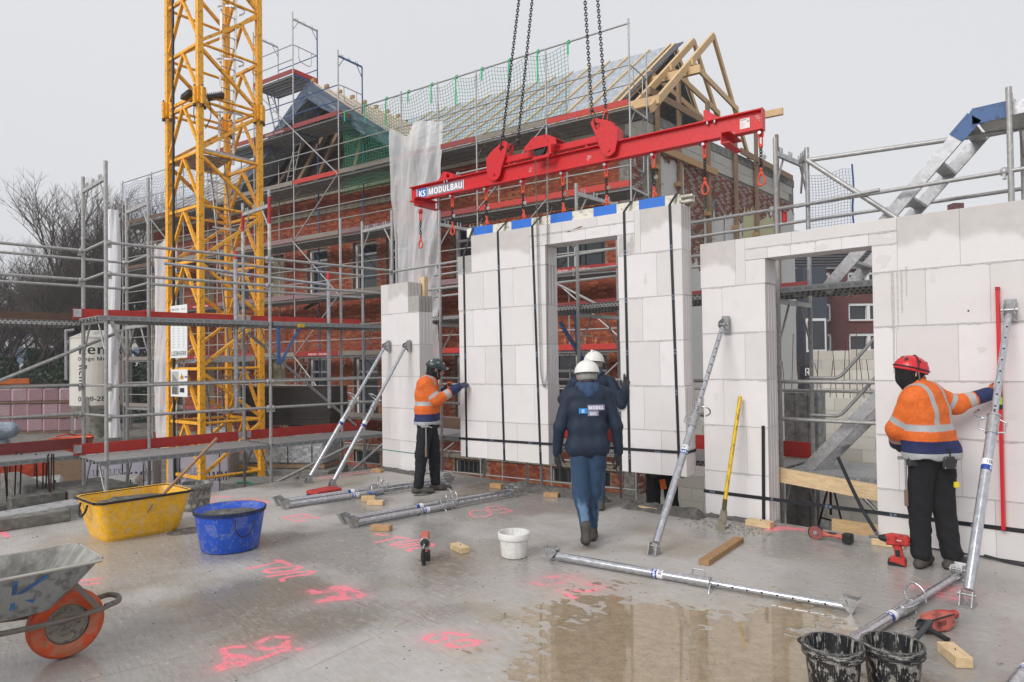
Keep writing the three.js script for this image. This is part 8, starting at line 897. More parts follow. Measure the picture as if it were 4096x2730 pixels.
{
  // walking man with the lettered jacket, seen from behind
  const O1 = { label: 'man in navy jacket with lettered back, blue jeans and white helmet, walking away', pos: [-3.92, 0, -5.2], hem: 0.79, headYaw: Math.PI + 0.1, headPitch: 0.12, helmet: 'white', hoodie: true, trousers: PM.jeans, J: { pelvis: [-0.015, 0.92, 0], neck: [0, 1.47, -0.04], head: [-0.005, 1.575, -0.07], shL: [-0.175, 1.39, -0.03], shR: [0.17, 1.4, -0.03], elL: [-0.275, 1.1, 0.0], elR: [0.262, 1.1, -0.01], wrL: [-0.3, 0.855, -0.06], wrR: [0.285, 0.85, -0.07], hipL: [-0.085, 0.9, 0], hipR: [0.07, 0.9, 0], knL: [-0.088, 0.48, 0.0], knR: [0.04, 0.49, -0.09], anL: [-0.06, 0.15, 0.16], anR: [0.04, 0.09, -0.17], toL: [-0.05, 0.03, 0.02], toR: [0.06, 0.03, -0.34], handL: { dir: [0.05, -1, -0.1], n: [0.8, 0, -0.5], curl: 0.35 }, handR: { dir: [0.0, -1, -0.1], n: [-0.8, 0, -0.5], curl: 0.35, th: -1 } } }; const P1 = person(O1);
  const lt = canvasTex(512, 256, (c, w, h) => { c.clearRect(0, 0, w, h); }); 
  const printM = (txt, bg, w) => std(0xffffff, 0.6, 0, { map: canvasTex(256, 96, (c, W, h) => { c.fillStyle = bg; c.fillRect(0, 0, W, h); c.fillStyle = '#f4f4f8'; c.font = 'bold 78px sans-serif'; c.textAlign = 'center'; c.textBaseline = 'middle'; c.fillText(txt, W / 2, h / 2 + 5, W - 24); }) });
  const patch = (x, y, w, h, m, e) => { const q = fin(new THREE.PlaneGeometry(w, h, 8, 4)); q.translate(x, y, 0); const p = q.attributes.position; for (let i = 0; i < p.count; i++) { let z = 0.3; while (z > -0.1 && O1.jfield(p.getX(i), p.getY(i), z) > 0.006 + e) z -= 0.001; p.setZ(i, z); } q.computeVertexNormals(); part(P1, 'printed_patch', q, m); };
  patch(0.06, 1.285, 0.16, 0.05, printM('MODUL', '#8f8ca6'), 0); patch(0.031, 1.232, 0.103, 0.05, printM('BAU', '#8f8ca6'), 0); patch(-0.063, 1.255, 0.077, 0.05, printM('KS', '#1d8fd6'), 0.001);
  person({ label: 'man in plain navy jacket and white helmet steadying the panel with a raised glove', pos: [-4.85, 0, -6.4], hem: 0.86, headYaw: Math.PI - 0.5, headPitch: 0.1, helmet: 'white', hoodie: true, trousers: PM.jeans, J: { pelvis: [0.05, 0.97, 0], neck: [0.09, 1.55, -0.03], head: [0.1, 1.68, -0.05], shL: [-0.13, 1.47, -0.02], shR: [0.275, 1.475, -0.01], elL: [-0.27, 1.27, -0.14], elR: [0.4, 1.22, 0.05], wrL: [-0.22, 1.28, -0.38], wrR: [0.425, 1.385, 0.105], hipL: [-0.035, 0.95, 0], hipR: [0.135, 0.95, 0], knL: [-0.04, 0.5, -0.02], knR: [0.14, 0.5, -0.03], anL: [-0.04, 0.09, 0], anR: [0.14, 0.09, 0.02], toL: [-0.06, 0.03, -0.18], toR: [0.15, 0.03, -0.16], handL: { dir: [0.1, 0.5, -0.8], n: [0.3, 0, -0.8], curl: 0.2 }, handR: { dir: [0.3, 1, -0.05], n: [0.1, 0.05, -1], curl: 0.06, th: 1, spread: 0.25 } } });
  // man at the left end of the panel, in profile
  person({ label: 'man in orange high-visibility jacket and dark helmet with headlamp guiding the panel edge', pos: [-7.12, 0, -5.93], hem: 0.9, band: 1.16, hivis: true, thick: 1.1, headYaw: Math.PI / 2 + 0.15, headPitch: 0.3, helmet: 'green', balaclava: true, trousers: PM.darkDenim, wide: 0.075, J: { pelvis: [-0.03, 0.93, 0], neck: [0.03, 1.5, 0], head: [0.09, 1.635, 0], shL: [0.0, 1.43, -0.16], shR: [-0.04, 1.43, 0.16], elL: [0.1, 1.2, -0.2], elR: [0.12, 1.23, 0.17], wrL: [0.2, 1.34, -0.13], wrR: [0.385, 1.385, 0.03], hipL: [-0.02, 0.92, -0.09], hipR: [-0.04, 0.92, 0.09], knL: [0.04, 0.5, -0.1], knR: [-0.1, 0.5, 0.1], anL: [0.06, 0.09, -0.1], anR: [-0.14, 0.09, 0.1], toL: [0.24, 0.03, -0.1], toR: [0.04, 0.03, 0.12], handL: { dir: [0.6, 0.75, 0.1], n: [0.3, 0.1, 0.9], curl: 0.85 }, handR: { dir: [0.85, 0.35, -0.6], n: [0.3, -0.3, -0.9], curl: 0.2, th: 1, mat: PM.gloveBlue } } });
  // man with the level, turned to the wall
  person({ label: 'man in orange high-visibility jacket and red helmet leaning to the wall to read the level', pos: [-1.36, 0, -6.46], hem: 0.89, band: 1.12, hivis: true, thick: 1.1, headYaw: Math.PI / 2 - 0.12, headPitch: 0.25, headRoll: 0.0, helmet: 'red', balaclava: true, trousers: PM.blackCloth, wide: 0.085, J: { pelvis: [-0.02, 0.93, 0], neck: [-0.11, 1.48, -0.05], head: [-0.13, 1.585, -0.07], shL: [-0.2, 1.36, 0.06], shR: [0.06, 1.4, -0.12], elL: [-0.27, 1.12, -0.06], elR: [0.26, 1.31, -0.12], wrL: [-0.17, 0.98, -0.24], wrR: [0.5, 1.4, -0.07], hipL: [-0.1, 0.92, 0.02], hipR: [0.07, 0.92, -0.02], knL: [-0.12, 0.5, -0.02], knR: [0.08, 0.5, -0.02], anL: [-0.125, 0.09, 0.0], anR: [0.1, 0.09, 0.04], toL: [0.02, 0.03, -0.12], toR: [0.26, 0.03, -0.03], handL: { dir: [0.4, -0.4, -0.8], n: [0.7, 0.2, 0.2], curl: 0.4 }, handR: { dir: [0.95, 0.2, 0.0], n: [0.2, 0.0, -1], curl: 0.75, th: 1, mat: std([0.75, 0.2, 0.04], 0.7, 0, { map: T.mottle }) } } });
  // man standing lower down behind the hoisted panel
  const P5 = person({ label: 'man in black trousers standing behind the hoisted panel, only his legs in view', pos: [-4.6, -0.62, -7.6], hem: 0.92, band: 1.15, hivis: true, thick: 1.05, headYaw: 0.2, helmet: 'red', balaclava: true, trousers: PM.blackCloth, wide: 0.085, J: { pelvis: [0, 0.95, 0], neck: [0, 1.5, 0.02], head: [0, 1.63, 0.03], shL: [-0.18, 1.43, 0], shR: [0.18, 1.43, 0], elL: [-0.25, 1.15, 0.05], elR: [0.25, 1.15, 0.05], wrL: [-0.2, 1.0, 0.2], wrR: [0.2, 1.0, 0.2], hipL: [-0.09, 0.93, 0], hipR: [0.09, 0.93, 0], knL: [-0.12, 0.5, 0.03], knR: [0.12, 0.5, 0.03], anL: [-0.13, 0.09, 0], anR: [0.13, 0.09, 0], toL: [-0.16, 0.03, 0.18], toR: [0.16, 0.03, 0.18], handL: { dir: [0.2, -0.3, 0.9], n: [0, -1, -0.3], curl: 0.3 }, handR: { dir: [-0.2, -0.3, 0.9], n: [0, -1, -0.3], curl: 0.3 } } });
  part(P5, 'orange_flap', bar(V(-0.03, 0.86, 0.16), V(-0.01, 0.74, 0.165), 0.075, 0.004, V(0, 0, 1)), PM.orange);
  const brd = thing('standing_board', 'scaffold board below the slab edge carrying the man behind the panel', 'board', [-4.7, -0.68, -7.6]); part(brd, 'board_body', chamfer(-1.3, 1.3, 0, 0.05, -0.3, 0.25, 0.004), M.greyBoard);
  // things carried
  const m4 = new THREE.Matrix4().makeRotationY(43.3 * DEG); const L2W = (base, p) => { const v = V(...p).applyMatrix4(m4); return [base[0] + v.x, base[1] + v.y, base[2] + v.z]; };
  const hamm = (label, at, ry) => { const h = thing('claw_hammer', label, 'hammer', at, ry); part(h, 'handle', [tube(V(0, -0.18, 0), V(0, 0.08, 0), 0.009, 8)], M.galv); part(h, 'grip', tube(V(0, -0.3, 0), V(0, -0.17, 0), 0.016, 10), std([0.2, 0.13, 0.1], 0.7)); part(h, 'head', [bar(V(-0.06, 0.09, 0), V(0.03, 0.095, 0), 0.022, 0.024), bar(V(0.03, 0.095, 0), V(0.08, 0.075, 0), 0.02, 0.012)], M.galv); return h; };
  hamm('claw hammer hanging from the belt of the man guiding the panel edge', L2W([-7.12, 0, -5.93], [-0.02, 0.8, 0.235]), 43.3 * DEG); hamm('claw hammer hanging from the belt of the man reading the level', L2W([-1.36, 0, -6.46], [-0.235, 0.8, 0.0]), 43.3 * DEG);
  const rd = thing('remote_control', 'small orange crane remote in the raised hand of the man guiding the panel', 'remote', L2W([-7.12, 0, -5.93], [0.265, 1.4, -0.085]), 43.3 * DEG); part(rd, 'case', chamfer(-0.03, 0.03, -0.05, 0.06, -0.02, 0.025, 0.006), std([0.8, 0.12, 0.02], 0.45)); part(rd, 'display', boxMM(-0.02, 0.02, 0.0, 0.045, 0.0255, 0.027), M.black);
  const pouch = thing('tool_pouch', 'black leather tool pouch on the back of the belt of the man reading the level', 'pouch', L2W([-1.36, 0, -6.46], [0.02, 0.82, 0.14]), 43.3 * DEG); part(pouch, 'pouch_body', chamfer(-0.05, 0.05, 0, 0.1, 0, 0.035, 0.01), std([0.03, 0.03, 0.033], 0.5)); part(pouch, 'belt_loop', boxMM(-0.02, 0.02, 0.09, 0.16, 0.0, 0.012), M.black); part(pouch, 'rivet', [[-0.038, 0.012], [0.038, 0.012], [-0.038, 0.088], [0.038, 0.088]].map(([x, y]) => sphere(0.005, x, y, 0.036, 1, 1, 0.5, 8)), M.steelNew);
  const nb = thing('nail_bag', 'small black nail bag with rivets on the hip of the man reading the level', 'pouch', L2W([-1.36, 0, -6.46], [-0.205, 0.83, 0.03]), 43.3 * DEG); part(nb, 'pouch_body', chamfer(-0.045, 0.045, 0, 0.09, 0, 0.05, 0.01), std([0.03, 0.03, 0.033], 0.5)); 
  const fr = thing('folding_rule', 'yellow folding rule in the trouser pocket of the man reading the level', 'rule', L2W([-1.36, 0, -6.46], [0.12, 0.66, 0.085]), 43.3 * DEG); part(fr, 'rule_body', chamfer(-0.02, 0.02, 0, 0.045, -0.006, 0.012, 0.003), std([0.8, 0.62, 0.02], 0.5));
}
// ---------------------------------------------------------------- yard to the left
const GY = -1.85;
{ // precast upstands, boards and rebar beside the slab
  const low = struct('lower_floor', [boxMM(-14.5, -9.35, -0.6, -0.32, -2.95, 4)], M.concrete);
  const u = thing('concrete_upstand', 'long grey concrete upstand on the slab edge behind the wheelbarrow', 'concrete', [-9.0, 0, -0.5]); part(u, 'upstand_body', chamfer(-0.1, 0.08, 0, 0.13, -1.72, 4, 0.01), M.concrete);
  const u2 = thing('concrete_upstand', 'angled concrete upstand frame with rusty rebar on the lower floor', 'concrete', [-11.6, -0.32, -2.6]); part(u2, 'upstand_body', [chamfer(-2.8, 0.1, 0, 0.26, -0.2, 0.06, 0.01), chamfer(-0.15, 0.1, 0, 0.26, 0.06, 0.45, 0.01)], M.concrete); const rr = RNG(61), rust = std([0.1, 0.045, 0.03], 0.85, 0.2, { map: T.mottle });
  for (const [x, z] of [[-0.65, -0.02], [-0.5, -0.08], [-0.42, -0.03], [-0.36, -0.1], [-0.2, -0.06], [-0.12, -0.1], [-0.06, -0.04], [0.04, -0.02], [-0.95, 0.3], [-0.97, 0.14], [-1.0, 0.2], [-1.5, 0.2]]) part(u2, 'rebar', tube(V(x, 0.05, z), V(x + (rr() - 0.5) * 0.08, 0.62 + rr() * 0.2, z + (rr() - 0.5) * 0.06), 0.01, 6), rust);
  const bx = thing('concrete_element', 'square precast concrete element lying behind the yellow mortar tub', 'concrete', [-11.75, -0.32, -3.1], 0.1); part(bx, 'element_body', chamfer(-0.65, 0.6, 0, 0.28, -0.5, 0.3, 0.012), M.concrete);
  const pk = thing('wet_board', 'wet grey shuttering board with paint scrapes lying along the slab edge', 'board', [-9.75, -0.02, -1.6], 0.1); part(pk, 'board_body', bar(V(0, 0, 1.5), V(-0.02, 0.06, -0.95), 0.42, 0.03, V(0, 1, 0)), std([0.4, 0.4, 0.42], 0.35, 0, { map: T.dirt })); const p2 = thing('edge_beam', 'short concrete kerb beam resting on the lower floor by the slab edge', 'concrete', [-10.6, -0.32, -2.2]); part(p2, 'beam_body', chamfer(-0.35, 0.35, 0, 0.2, -0.1, 0.1, 0.01), M.concrete);
}
{ // silo
  const g = thing('mortar_silo', 'pale grey mortar silo with black lettering on tall steel legs', 'silo', [-37.08, GY, -10.41], 74 * DEG); const R = 1.2, tx = canvasTex(1024, 512, (c, w, h) => { c.fillStyle = '#d6d3ca'; c.fillRect(0, 0, w, h); for (let i = 0; i < 200; i++) { c.fillStyle = i % 2 ? 'rgba(90,85,70,0.07)' : 'rgba(255,255,255,0.1)'; c.fillRect((i * 67) % w, (i * 41) % h, 6, 60 + (i * 13) % 90); } c.fillStyle = '#1c1c22'; c.font = 'bold 92px sans-serif'; c.fillText('Remix', 160, 130); c.font = 'bold 36px sans-serif'; c.fillText('Droge Mortel B.V.', 160, 178); c.font = 'bold 48px sans-serif'; c.fillText('0599-287361', 160, 480, 260); c.save(); c.translate(168, 205); c.rotate(Math.PI / 2); c.font = 'bold 72px sans-serif'; c.fillText('Rentx', 0, 0); c.restore(); });
  const b = fin(new THREE.CylinderGeometry(R, R, 3.2, 48, 1, true)); { const uv = b.attributes.uv; for (let i = 0; i < uv.count; i++) uv.setX(i, uv.getX(i) * 1.55 % 1.0001); } b.rotateY(-1.05); b.translate(0, 3.4, 0); const b2 = fin(new THREE.CylinderGeometry(R, R, 3.2, 48, 1, true)); b2.rotateY(-1.75); b2.translate(0, 3.4, 0); part(g, 'silo_shell', b2, std(0xffffff, 0.7, 0, { map: tx }));
  part(g, 'silo_roof', [lathe([[0.0001, 0.35], [0.5, 0.33], [R, 0.0], [R + 0.03, -0.05], [R, -0.05]], 40).translate(0, 5.0, 0)], std([0.5, 0.49, 0.46], 0.7, 0, { map: T.dirt })); part(g, 'silo_cone', lathe([[0.15, -1.6], [R, 0]], 36).translate(0, 1.8, 0), std([0.42, 0.41, 0.38], 0.7, 0, { map: T.dirt, side: THREE.DoubleSide })); for (const a of [0.4, 1.97, 3.54, 5.11]) { part(g, 'leg', bar(V(Math.cos(a) * R, 2.2, Math.sin(a) * R), V(Math.cos(a) * R, 0, Math.sin(a) * R), 0.12, 0.12), M.galvOld); } part(g, 'filling_pipe', [polyTube([V(R + 0.12, 0.6, 0.4), V(R + 0.12, 5.3, 0.4), V(R - 0.2, 5.5, 0.35)], 0.06, 8), polyTube([V(-R - 0.12, 3, 0.3), V(-R - 0.12, 5.3, 0.3), V(-R + 0.2, 5.35, 0.3)], 0.06, 8)], M.galv);
}
{ // shrink-wrapped brick packs, three high
  const base = V(-46.5, GY, -8.4), dir = V(2.71, 0, -2.56).normalize(), r = RNG(63); const mats = [[0.42, 0.26, 0.29], [0.37, 0.22, 0.25], [0.48, 0.33, 0.36]].map(c => std(c, 0.5, 0, { map: tex(128, 128, (i, j) => { const k = 0.75 + 0.5 * fbm(i / 10, j / 14, 4, 71 + c[0] * 100), l = j % 18 < 2 ? 0.75 : 1, w = fbm(i / 14, j / 9, 4, 77 + c[1] * 50) > 0.56 ? 1.9 : 1; return [k * l * w, k * l * w, k * l * w]; }) }));  // pale blotches in the map are highlights of the wrapping film, painted in
  const proto = boxUV(chamfer(-0.37, 0.37, 0, 0.72, -0.37, 0.37, 0.07)); const rowW = ['bottom', 'middle', 'top'];
  for (let row = 0; row < 3; row++) for (let k = -1; k < 7; k++) { const p = base.clone().addScaledVector(dir, k * 0.86 + (r() - 0.5) * 0.06); const g = thing('brick_pack', `wrapped purple brick pack, ${['eighth', 'seventh', 'sixth', 'fifth', 'fourth', 'third', 'second', 'first'][k + 1]} from the silo in the ${rowW[row]} row`, 'brick pack', [p.x, GY + 0.1 + row * 0.82, p.z], 74 * DEG + (r() - 0.5) * 0.06, 'brick packs stacked in the yard'); part(g, 'wrapped_bricks', proto, mats[(row * 5 + k + 3) % 3]); part(g, 'pallet', boxMM(-0.4, 0.4, -0.08, -0.002, -0.4, 0.4), M.pineOld); }
  const mt = thing('steel_mats', 'rusty steel mesh mats lying across the top of the brick packs', 'steel mesh', [-44.6, GY + 2.52, -10.2], 43 * DEG); for (let k = 0; k < 9; k++) part(mt, 'mesh_bar', tube(V(-2.2, 0.05 + (k % 3) * 0.05, -0.4 + k * 0.1), V(2.4, 0.08 + (k % 2) * 0.06, -0.35 + k * 0.09), 0.03, 5), std([0.13, 0.07, 0.05], 0.9));
  // orange mixing pump
  const mx = thing('mixing_pump', 'orange mortar mixing pump on the far side of the brick packs', 'machine', [-50.97, GY + 1.2, -9.69], 74 * DEG); const om = std([0.75, 0.17, 0.015], 0.55, 0, { map: T.dirt }); part(mx, 'hopper', [hull([[-0.95, 1.6, -0.6], [0.75, 1.6, -0.6], [0.75, 1.6, 0.6], [-0.95, 1.6, 0.6], [-0.5, 0.7, -0.3], [0.3, 0.7, -0.3], [0.3, 0.7, 0.3], [-0.5, 0.7, 0.3]].map(v => V(...v))), boxMM(-1.0, 0.8, 1.45, 1.75, -0.65, 0.65)], om); part(mx, 'machine_frame', [boxMM(-1.0, -0.85, -1, 1.5, 0.4, 0.55), boxMM(0.65, 0.8, -1, 1.5, 0.4, 0.55), boxMM(-1, 0.8, -0.1, 0.1, -0.5, 0.5)], om); part(mx, 'control_box', [chamfer(0.85, 1.75, -0.4, 1.0, -0.4, 0.4, 0.04)], om); part(mx, 'pump_motor', tube(V(-0.1, 0.0, 0.3), V(-0.1, 0.6, 0.3), 0.18, 12), M.bluePaint);
  const ot = thing('mixing_trough', 'oval orange mixing trough with a chain standing in the yard', 'tub', [-25.36, -0.95, -6.33], 74 * DEG); part(ot, 'trough_shell', lathe([[0.0001, 0], [0.5, 0], [0.62, 0.42], [0.66, 0.44], [0.6, 0.42], [0.5, 0.12], [0.0001, 0.12]], 40).scale(1, 1, 0.6), std([0.8, 0.13, 0.03], 0.5, 0, { map: T.dirt, side: THREE.DoubleSide })); part(ot, 'chain_heap', [curveTube([V(-0.4, 0.5, 0), V(-0.1, 0.56, 0.1), V(0.1, 0.5, -0.1), V(0.4, 0.52, 0.05), V(0.6, 0.46, 0.1)], 0.03, 24, 5)], std([0.4, 0.06, 0.03], 0.7)); part(ot, 'stand', boxMM(-0.5, 0.5, -0.9, 0, -0.3, 0.3), M.pineOld);
}
{ // packs wrapped in film
  const film = std([0.62, 0.63, 0.66], 0.3, 0, { map: T.mottle, bumpMap: T.mottle, bumpScale: 0.03 }), filmB = std([0.5, 0.6, 0.72], 0.3, 0, { map: T.mottle });
  const wrap = (label, p, ry, w, h, d, m, txt, cat = 'pack') => { const g = thing('wrapped_pack', label, cat, p, ry); const q = boxUV(chamfer(-w / 2, w / 2, 0, h, -d / 2, d / 2, 0.05)); part(g, 'wrapped_stack', q, m); part(g, 'pallet', [boxMM(-w / 2, w / 2, -0.1, -0.003, -d / 2, d / 2)], M.pineOld); if (txt) { const tq = fin(new THREE.PlaneGeometry(w * 0.96, h * 0.9)); tq.translate(0, h / 2, d / 2 + 0.004); part(g, 'printed_front', tq, std(0xffffff, 0.45, 0, { map: canvasTex(512, 256, txt) })); } for (const x of [-w * 0.3, w * 0.05, w * 0.35]) part(g, 'packing_strap', boxMM(x - 0.012, x + 0.012, -0.02, h + 0.004, d / 2 + 0.006, d / 2 + 0.009), M.black); return g; };
  const t21 = (a) => (c, w, h) => { c.fillStyle = '#a8a6b4'; c.fillRect(0, 0, w, h); for (let i = 0; i < 90; i++) { c.strokeStyle = i % 2 ? 'rgba(255,255,255,0.25)' : 'rgba(60,60,80,0.12)'; c.beginPath(); c.moveTo((i * 59) % w, 0); c.lineTo((i * 83) % w, h); c.stroke(); } c.fillStyle = '#4a4a55'; c.font = '50px serif'; c.fillText('UNIPLEX', 60, 110); c.fillStyle = '#26262c'; c.font = 'bold 74px serif'; c.fillText('21MM', 290, 150); c.font = '34px sans-serif'; c.fillText(a, 40, 215); };
  wrap('film-wrapped plywood pack printed 21MM, the one against the crane mast', [-18.3, -1.75, -7.6].map((v, i) => v), 50 * DEG, 1.5, 1.25, 1.0, film, t21('Q 45.5')); wrap('film-wrapped plywood pack printed 21MM, behind the yellow mortar tub', [-19.7, -1.75, -6.1], 60 * DEG, 1.6, 1.3, 1.0, film, t21('T220')); 
  wrap('white film-wrapped pack under the dark plywood sheets', [-17.5, -0.95, -9.7], 34 * DEG, 2.3, 0.9, 1.1, film, null); const house = (c, w, h) => { c.fillStyle = '#c9c8c2'; c.fillRect(0, 0, w, h); c.strokeStyle = '#9a9a94'; c.lineWidth = 4; for (let j = 0; j < 5; j++) { c.beginPath(); c.moveTo(0, j * 60); c.lineTo(w, j * 60); c.stroke(); } c.fillStyle = '#4c9a6e'; c.fillRect(0, 120, w, 8); c.fillRect(0, 210, w, 8); c.strokeStyle = '#c03028'; c.lineWidth = 14; c.beginPath(); c.moveTo(70, 120); c.lineTo(130, 50); c.lineTo(190, 120); c.stroke(); c.fillStyle = '#c03028'; c.font = 'bold 90px sans-serif'; c.fillText('H', 98, 205); };
  wrap('wrapped white block pack with a red house sign near the upstand', [-15.3, -1.75, -4.6], 66 * DEG, 0.85, 1.25, 0.85, std([0.55, 0.55, 0.53], 0.4, 0, { map: T.mottle }), house); wrap('wrapped white block pack behind the rusty rebar', [-16.8, -1.75, -3.6], 76 * DEG, 0.85, 1.2, 0.85, std([0.55, 0.55, 0.53], 0.4, 0, { map: T.mottle }), null); wrap('orange tarpaulin-covered pile beyond the lower scaffold deck', [-20.2, -1.75, -3.7], 76 * DEG, 1.6, 1.3, 1.0, std([0.78, 0.09, 0.03], 0.5, 0, { map: T.mottle }), null, 'pile'); wrap('grey block pack printed original beyond the scaffold foot', [-24.5, -1.75, -10.6], 66 * DEG, 1.2, 1.3, 1, std([0.5, 0.5, 0.49], 0.5, 0, { map: T.mottle }), (c, w, h) => { c.fillStyle = '#c4c6c8'; c.fillRect(0, 0, w, h); c.fillStyle = '#2a70b8'; c.fillRect(150, 50, 200, 70); c.fillStyle = '#222'; c.font = 'bold 54px sans-serif'; c.fillText('ORIGINAL', 110, 190); });
  for (const [x, y, z, k] of [[-30.4, -0.5, -5.2, 0], [-30.8, -1.0, -5.0, 1], [-30.2, -1.45, -5.4, 2]]) solo('insulation_roll', (() => { const q = fin(new THREE.CapsuleGeometry(0.3, 0.9, 6, 16)); q.rotateZ(Math.PI / 2); const p = q.attributes.position; for (let i = 0; i < p.count; i++) p.setY(i, p.getY(i) * (0.85 + 0.2 * fbm(p.getX(i) * 4 + k * 5, p.getZ(i) * 4, 3, 505))); q.computeVertexNormals(); return q; })(), filmB, ['pale blue film-wrapped insulation roll on top of its heap', 'pale blue film-wrapped insulation roll in the middle of its heap', 'pale blue film-wrapped insulation roll at the bottom of its heap'][k], 'roll', 'insulation rolls', [x, y, z], 74 * DEG);
  // dark plywood stack on bearers
  const st = thing('plywood_stack', 'high stack of dark brown shuttering plywood behind the crane mast', 'plywood', [-17.7, 0.08, -9.9], 34 * DEG), pr = RNG(65), pm = [[0.028, 0.02, 0.018], [0.036, 0.026, 0.022], [0.022, 0.017, 0.016]].map(c => std(c, 0.55, 0, { map: T.wood })); for (let k = 0; k < 36; k++) part(st, 'sheet', boxMM(-1.28 + (pr() - 0.5) * 0.05, 1.28 + (pr() - 0.5) * 0.05, k * 0.0285, k * 0.0285 + 0.026, -0.6 + (pr() - 0.5) * 0.03, 0.6 + (pr() - 0.5) * 0.03), pm[k % 3]); for (const x of [-0.9, 0, 0.9]) part(st, 'bearer', boxMM(x - 0.08, x + 0.08, -0.09, -0.002, -0.6, 0.62), M.pineOld);
  const lb = ['large grey concrete ballast block under the wrapped pack by the crane', 'large grey concrete ballast block beside the crane foot', 'low concrete ballast block with straps near the pier']; [[-17.3, -1.85, -9.6, 2.6, 0.78, 1.3, 34], [-15.4, -1.85, -7.7, 1.6, 0.9, 0.8, 50], [-13.4, -1.85, -8.7, 1.5, 0.72, 0.9, 40]].forEach(([x, y, z, w, h, d, a], i) => { const g = thing('ballast_block', lb[i], 'concrete', [x, y, z], a * DEG); part(g, 'block_body', chamfer(-w / 2, w / 2, 0, h, -d / 2, d / 2, 0.02), M.concrete); }); const gs = thing('lifting_sling', 'green lifting sling hanging over the concrete ballast block', 'sling', [-14.75, -0.93, -7.35], 50 * DEG); part(gs, 'webbing', curveTube([V(-0.5, 0.03, 0.0), V(-0.2, 0.04, 0.1), V(-0.1, -0.1, 0.16), V(-0.08, -0.5, 0.14), V(0.05, -0.62, 0.16), V(0.2, -0.3, 0.15), V(0.3, 0.02, 0.1)], 0.028, 40, 6), std([0.02, 0.16, 0.09], 0.8));
}
{ // bare trees with ivy, and the pale office block behind them
  const bark = std([0.24, 0.2, 0.17], 0.95, 0, { map: T.mottle }), leafM = [std([0.06, 0.1, 0.04], 0.6, 0, { side: THREE.DoubleSide }), std([0.08, 0.125, 0.05], 0.6, 0, { side: THREE.DoubleSide }), std([0.045, 0.08, 0.035], 0.6, 0, { side: THREE.DoubleSide })];
  function treeGeo(seed, H) { const r = RNG(seed), trunk = [], crown = []; const rec = (p, d, L, rad, lv) => { const n = lv < 2 ? 4 : 2; let q = p, dd = d.clone(); const out = lv < 2 ? trunk : crown; for (let i = 0; i < n; i++) { const e = q.clone().addScaledVector(dd, L / n); out.push(tube(q, e, rad * (1 - i / n * 0.45), lv < 2 ? 7 : lv < 4 ? 4 : 3, rad * (1 - (i + 1) / n * 0.45))); q = e; dd.add(V((r() - 0.5) * 0.25, 0.07, (r() - 0.5) * 0.25)).normalize(); if (lv < 5 && (i > 0 || lv > 0)) { const kN = lv < 1 ? 3 : 2; for (let k = 0; k < kN; k++) { const a = r() * 6.28, s = 0.5 + r() * 0.45; const nd = dd.clone().add(V(Math.cos(a) * s, (r() - 0.15) * 0.35, Math.sin(a) * s)).normalize(); rec(q, nd, L * (0.52 + r() * 0.2), rad * (0.42 + 0.15 * r()), lv + 1); } } } if (lv < 5 && lv > 0) rec(q, dd, L * 0.6, rad * 0.55, lv + 1); }; rec(V(0, 0, 0), V((r() - 0.5) * 0.1, 1, (r() - 0.5) * 0.1).normalize(), H * 0.52, 0.2, 0); return [merge(trunk), merge(crown)]; }
  function ivyGeo(seed, h, rad, n) { const r = RNG(seed), pos = []; for (let i = 0; i < n; i++) { const y = Math.pow(r(), 0.8) * h, a = r() * 6.28, bulge = rad * (0.45 + 0.75 * fbm(a * 1.2 + seed, y * 0.8, 3, 511)) * (1 - 0.45 * y / h), q = bulge * Math.sqrt(0.25 + 0.75 * r()); const c = V(Math.cos(a) * q, y + 0.2, Math.sin(a) * q), s = 0.07 + r() * 0.1, u = V(r() - 0.5, r() - 0.5, r() - 0.5).normalize(), v = new THREE.Vector3().crossVectors(u, V(r() - 0.5, r() - 0.5, r() - 0.5)).normalize(); const A = c.clone().addScaledVector(u, s), B = c.clone().addScaledVector(v, s * 0.7), C2 = c.clone().addScaledVector(u, -s), D = c.clone().addScaledVector(v, -s * 0.7); for (const k of [A, B, C2, A, C2, D]) pos.push(k.x, k.y, k.z); } const g = new THREE.BufferGeometry(); g.setAttribute('position', new THREE.Float32BufferAttribute(pos, 3)); g.computeVertexNormals(); return boxUV(g); }
  const protos = [treeGeo(11, 10.5), treeGeo(23, 9.5), treeGeo(37, 10)], ivies = [ivyGeo(5, 4.6, 1.5, 4500), ivyGeo(9, 3.8, 1.7, 4500), ivyGeo(15, 3.4, 1.3, 3500)];
  const lab = ['bare tree with broad ivy, farthest from the brick building', 'bare tree above the orange mixing pump', 'bare tree with thick ivy above the brick packs', 'bare tree with tall ivy just left of the silo', 'bare tree whose crown rises over the silo', 'bare tree behind the near scaffold frame', 'bare tree close to the corner of the brick building', 'bare tree beside the far end of the facade scaffold', 'slender bare tree at the far edge of the yard'];
  [[-56, -5.5, 0, 0, 1.0, 0.3], [-55, -9.6, 1, 1, 1.08, 1.2], [-53, -11.4, 2, 0, 1.0, 2.4], [-51.5, -13.2, 0, 1, 1.15, 4.0], [-50.5, -15.2, 1, 0, 1.12, 5.2], [-49.5, -17.4, 2, 2, 1.2, 0.9], [-48.5, -19.5, 0, 2, 1.12, 2.9], [-47.5, -21.8, 1, 1, 1.05, 3.6], [-58, -2.6, 2, 1, 0.95, 4.4]].forEach(([x, z, a, b, s, ry], i) => { const g = thing('bare_tree', lab[i], 'tree', [x, GY, z], ry, 'bare trees behind the yard'); g.scale.setScalar(s); part(g, 'trunk', protos[a][0], bark); part(g, 'crown', protos[a][1], bark); part(g, 'ivy', ivies[b], leafM[i % 3]); });
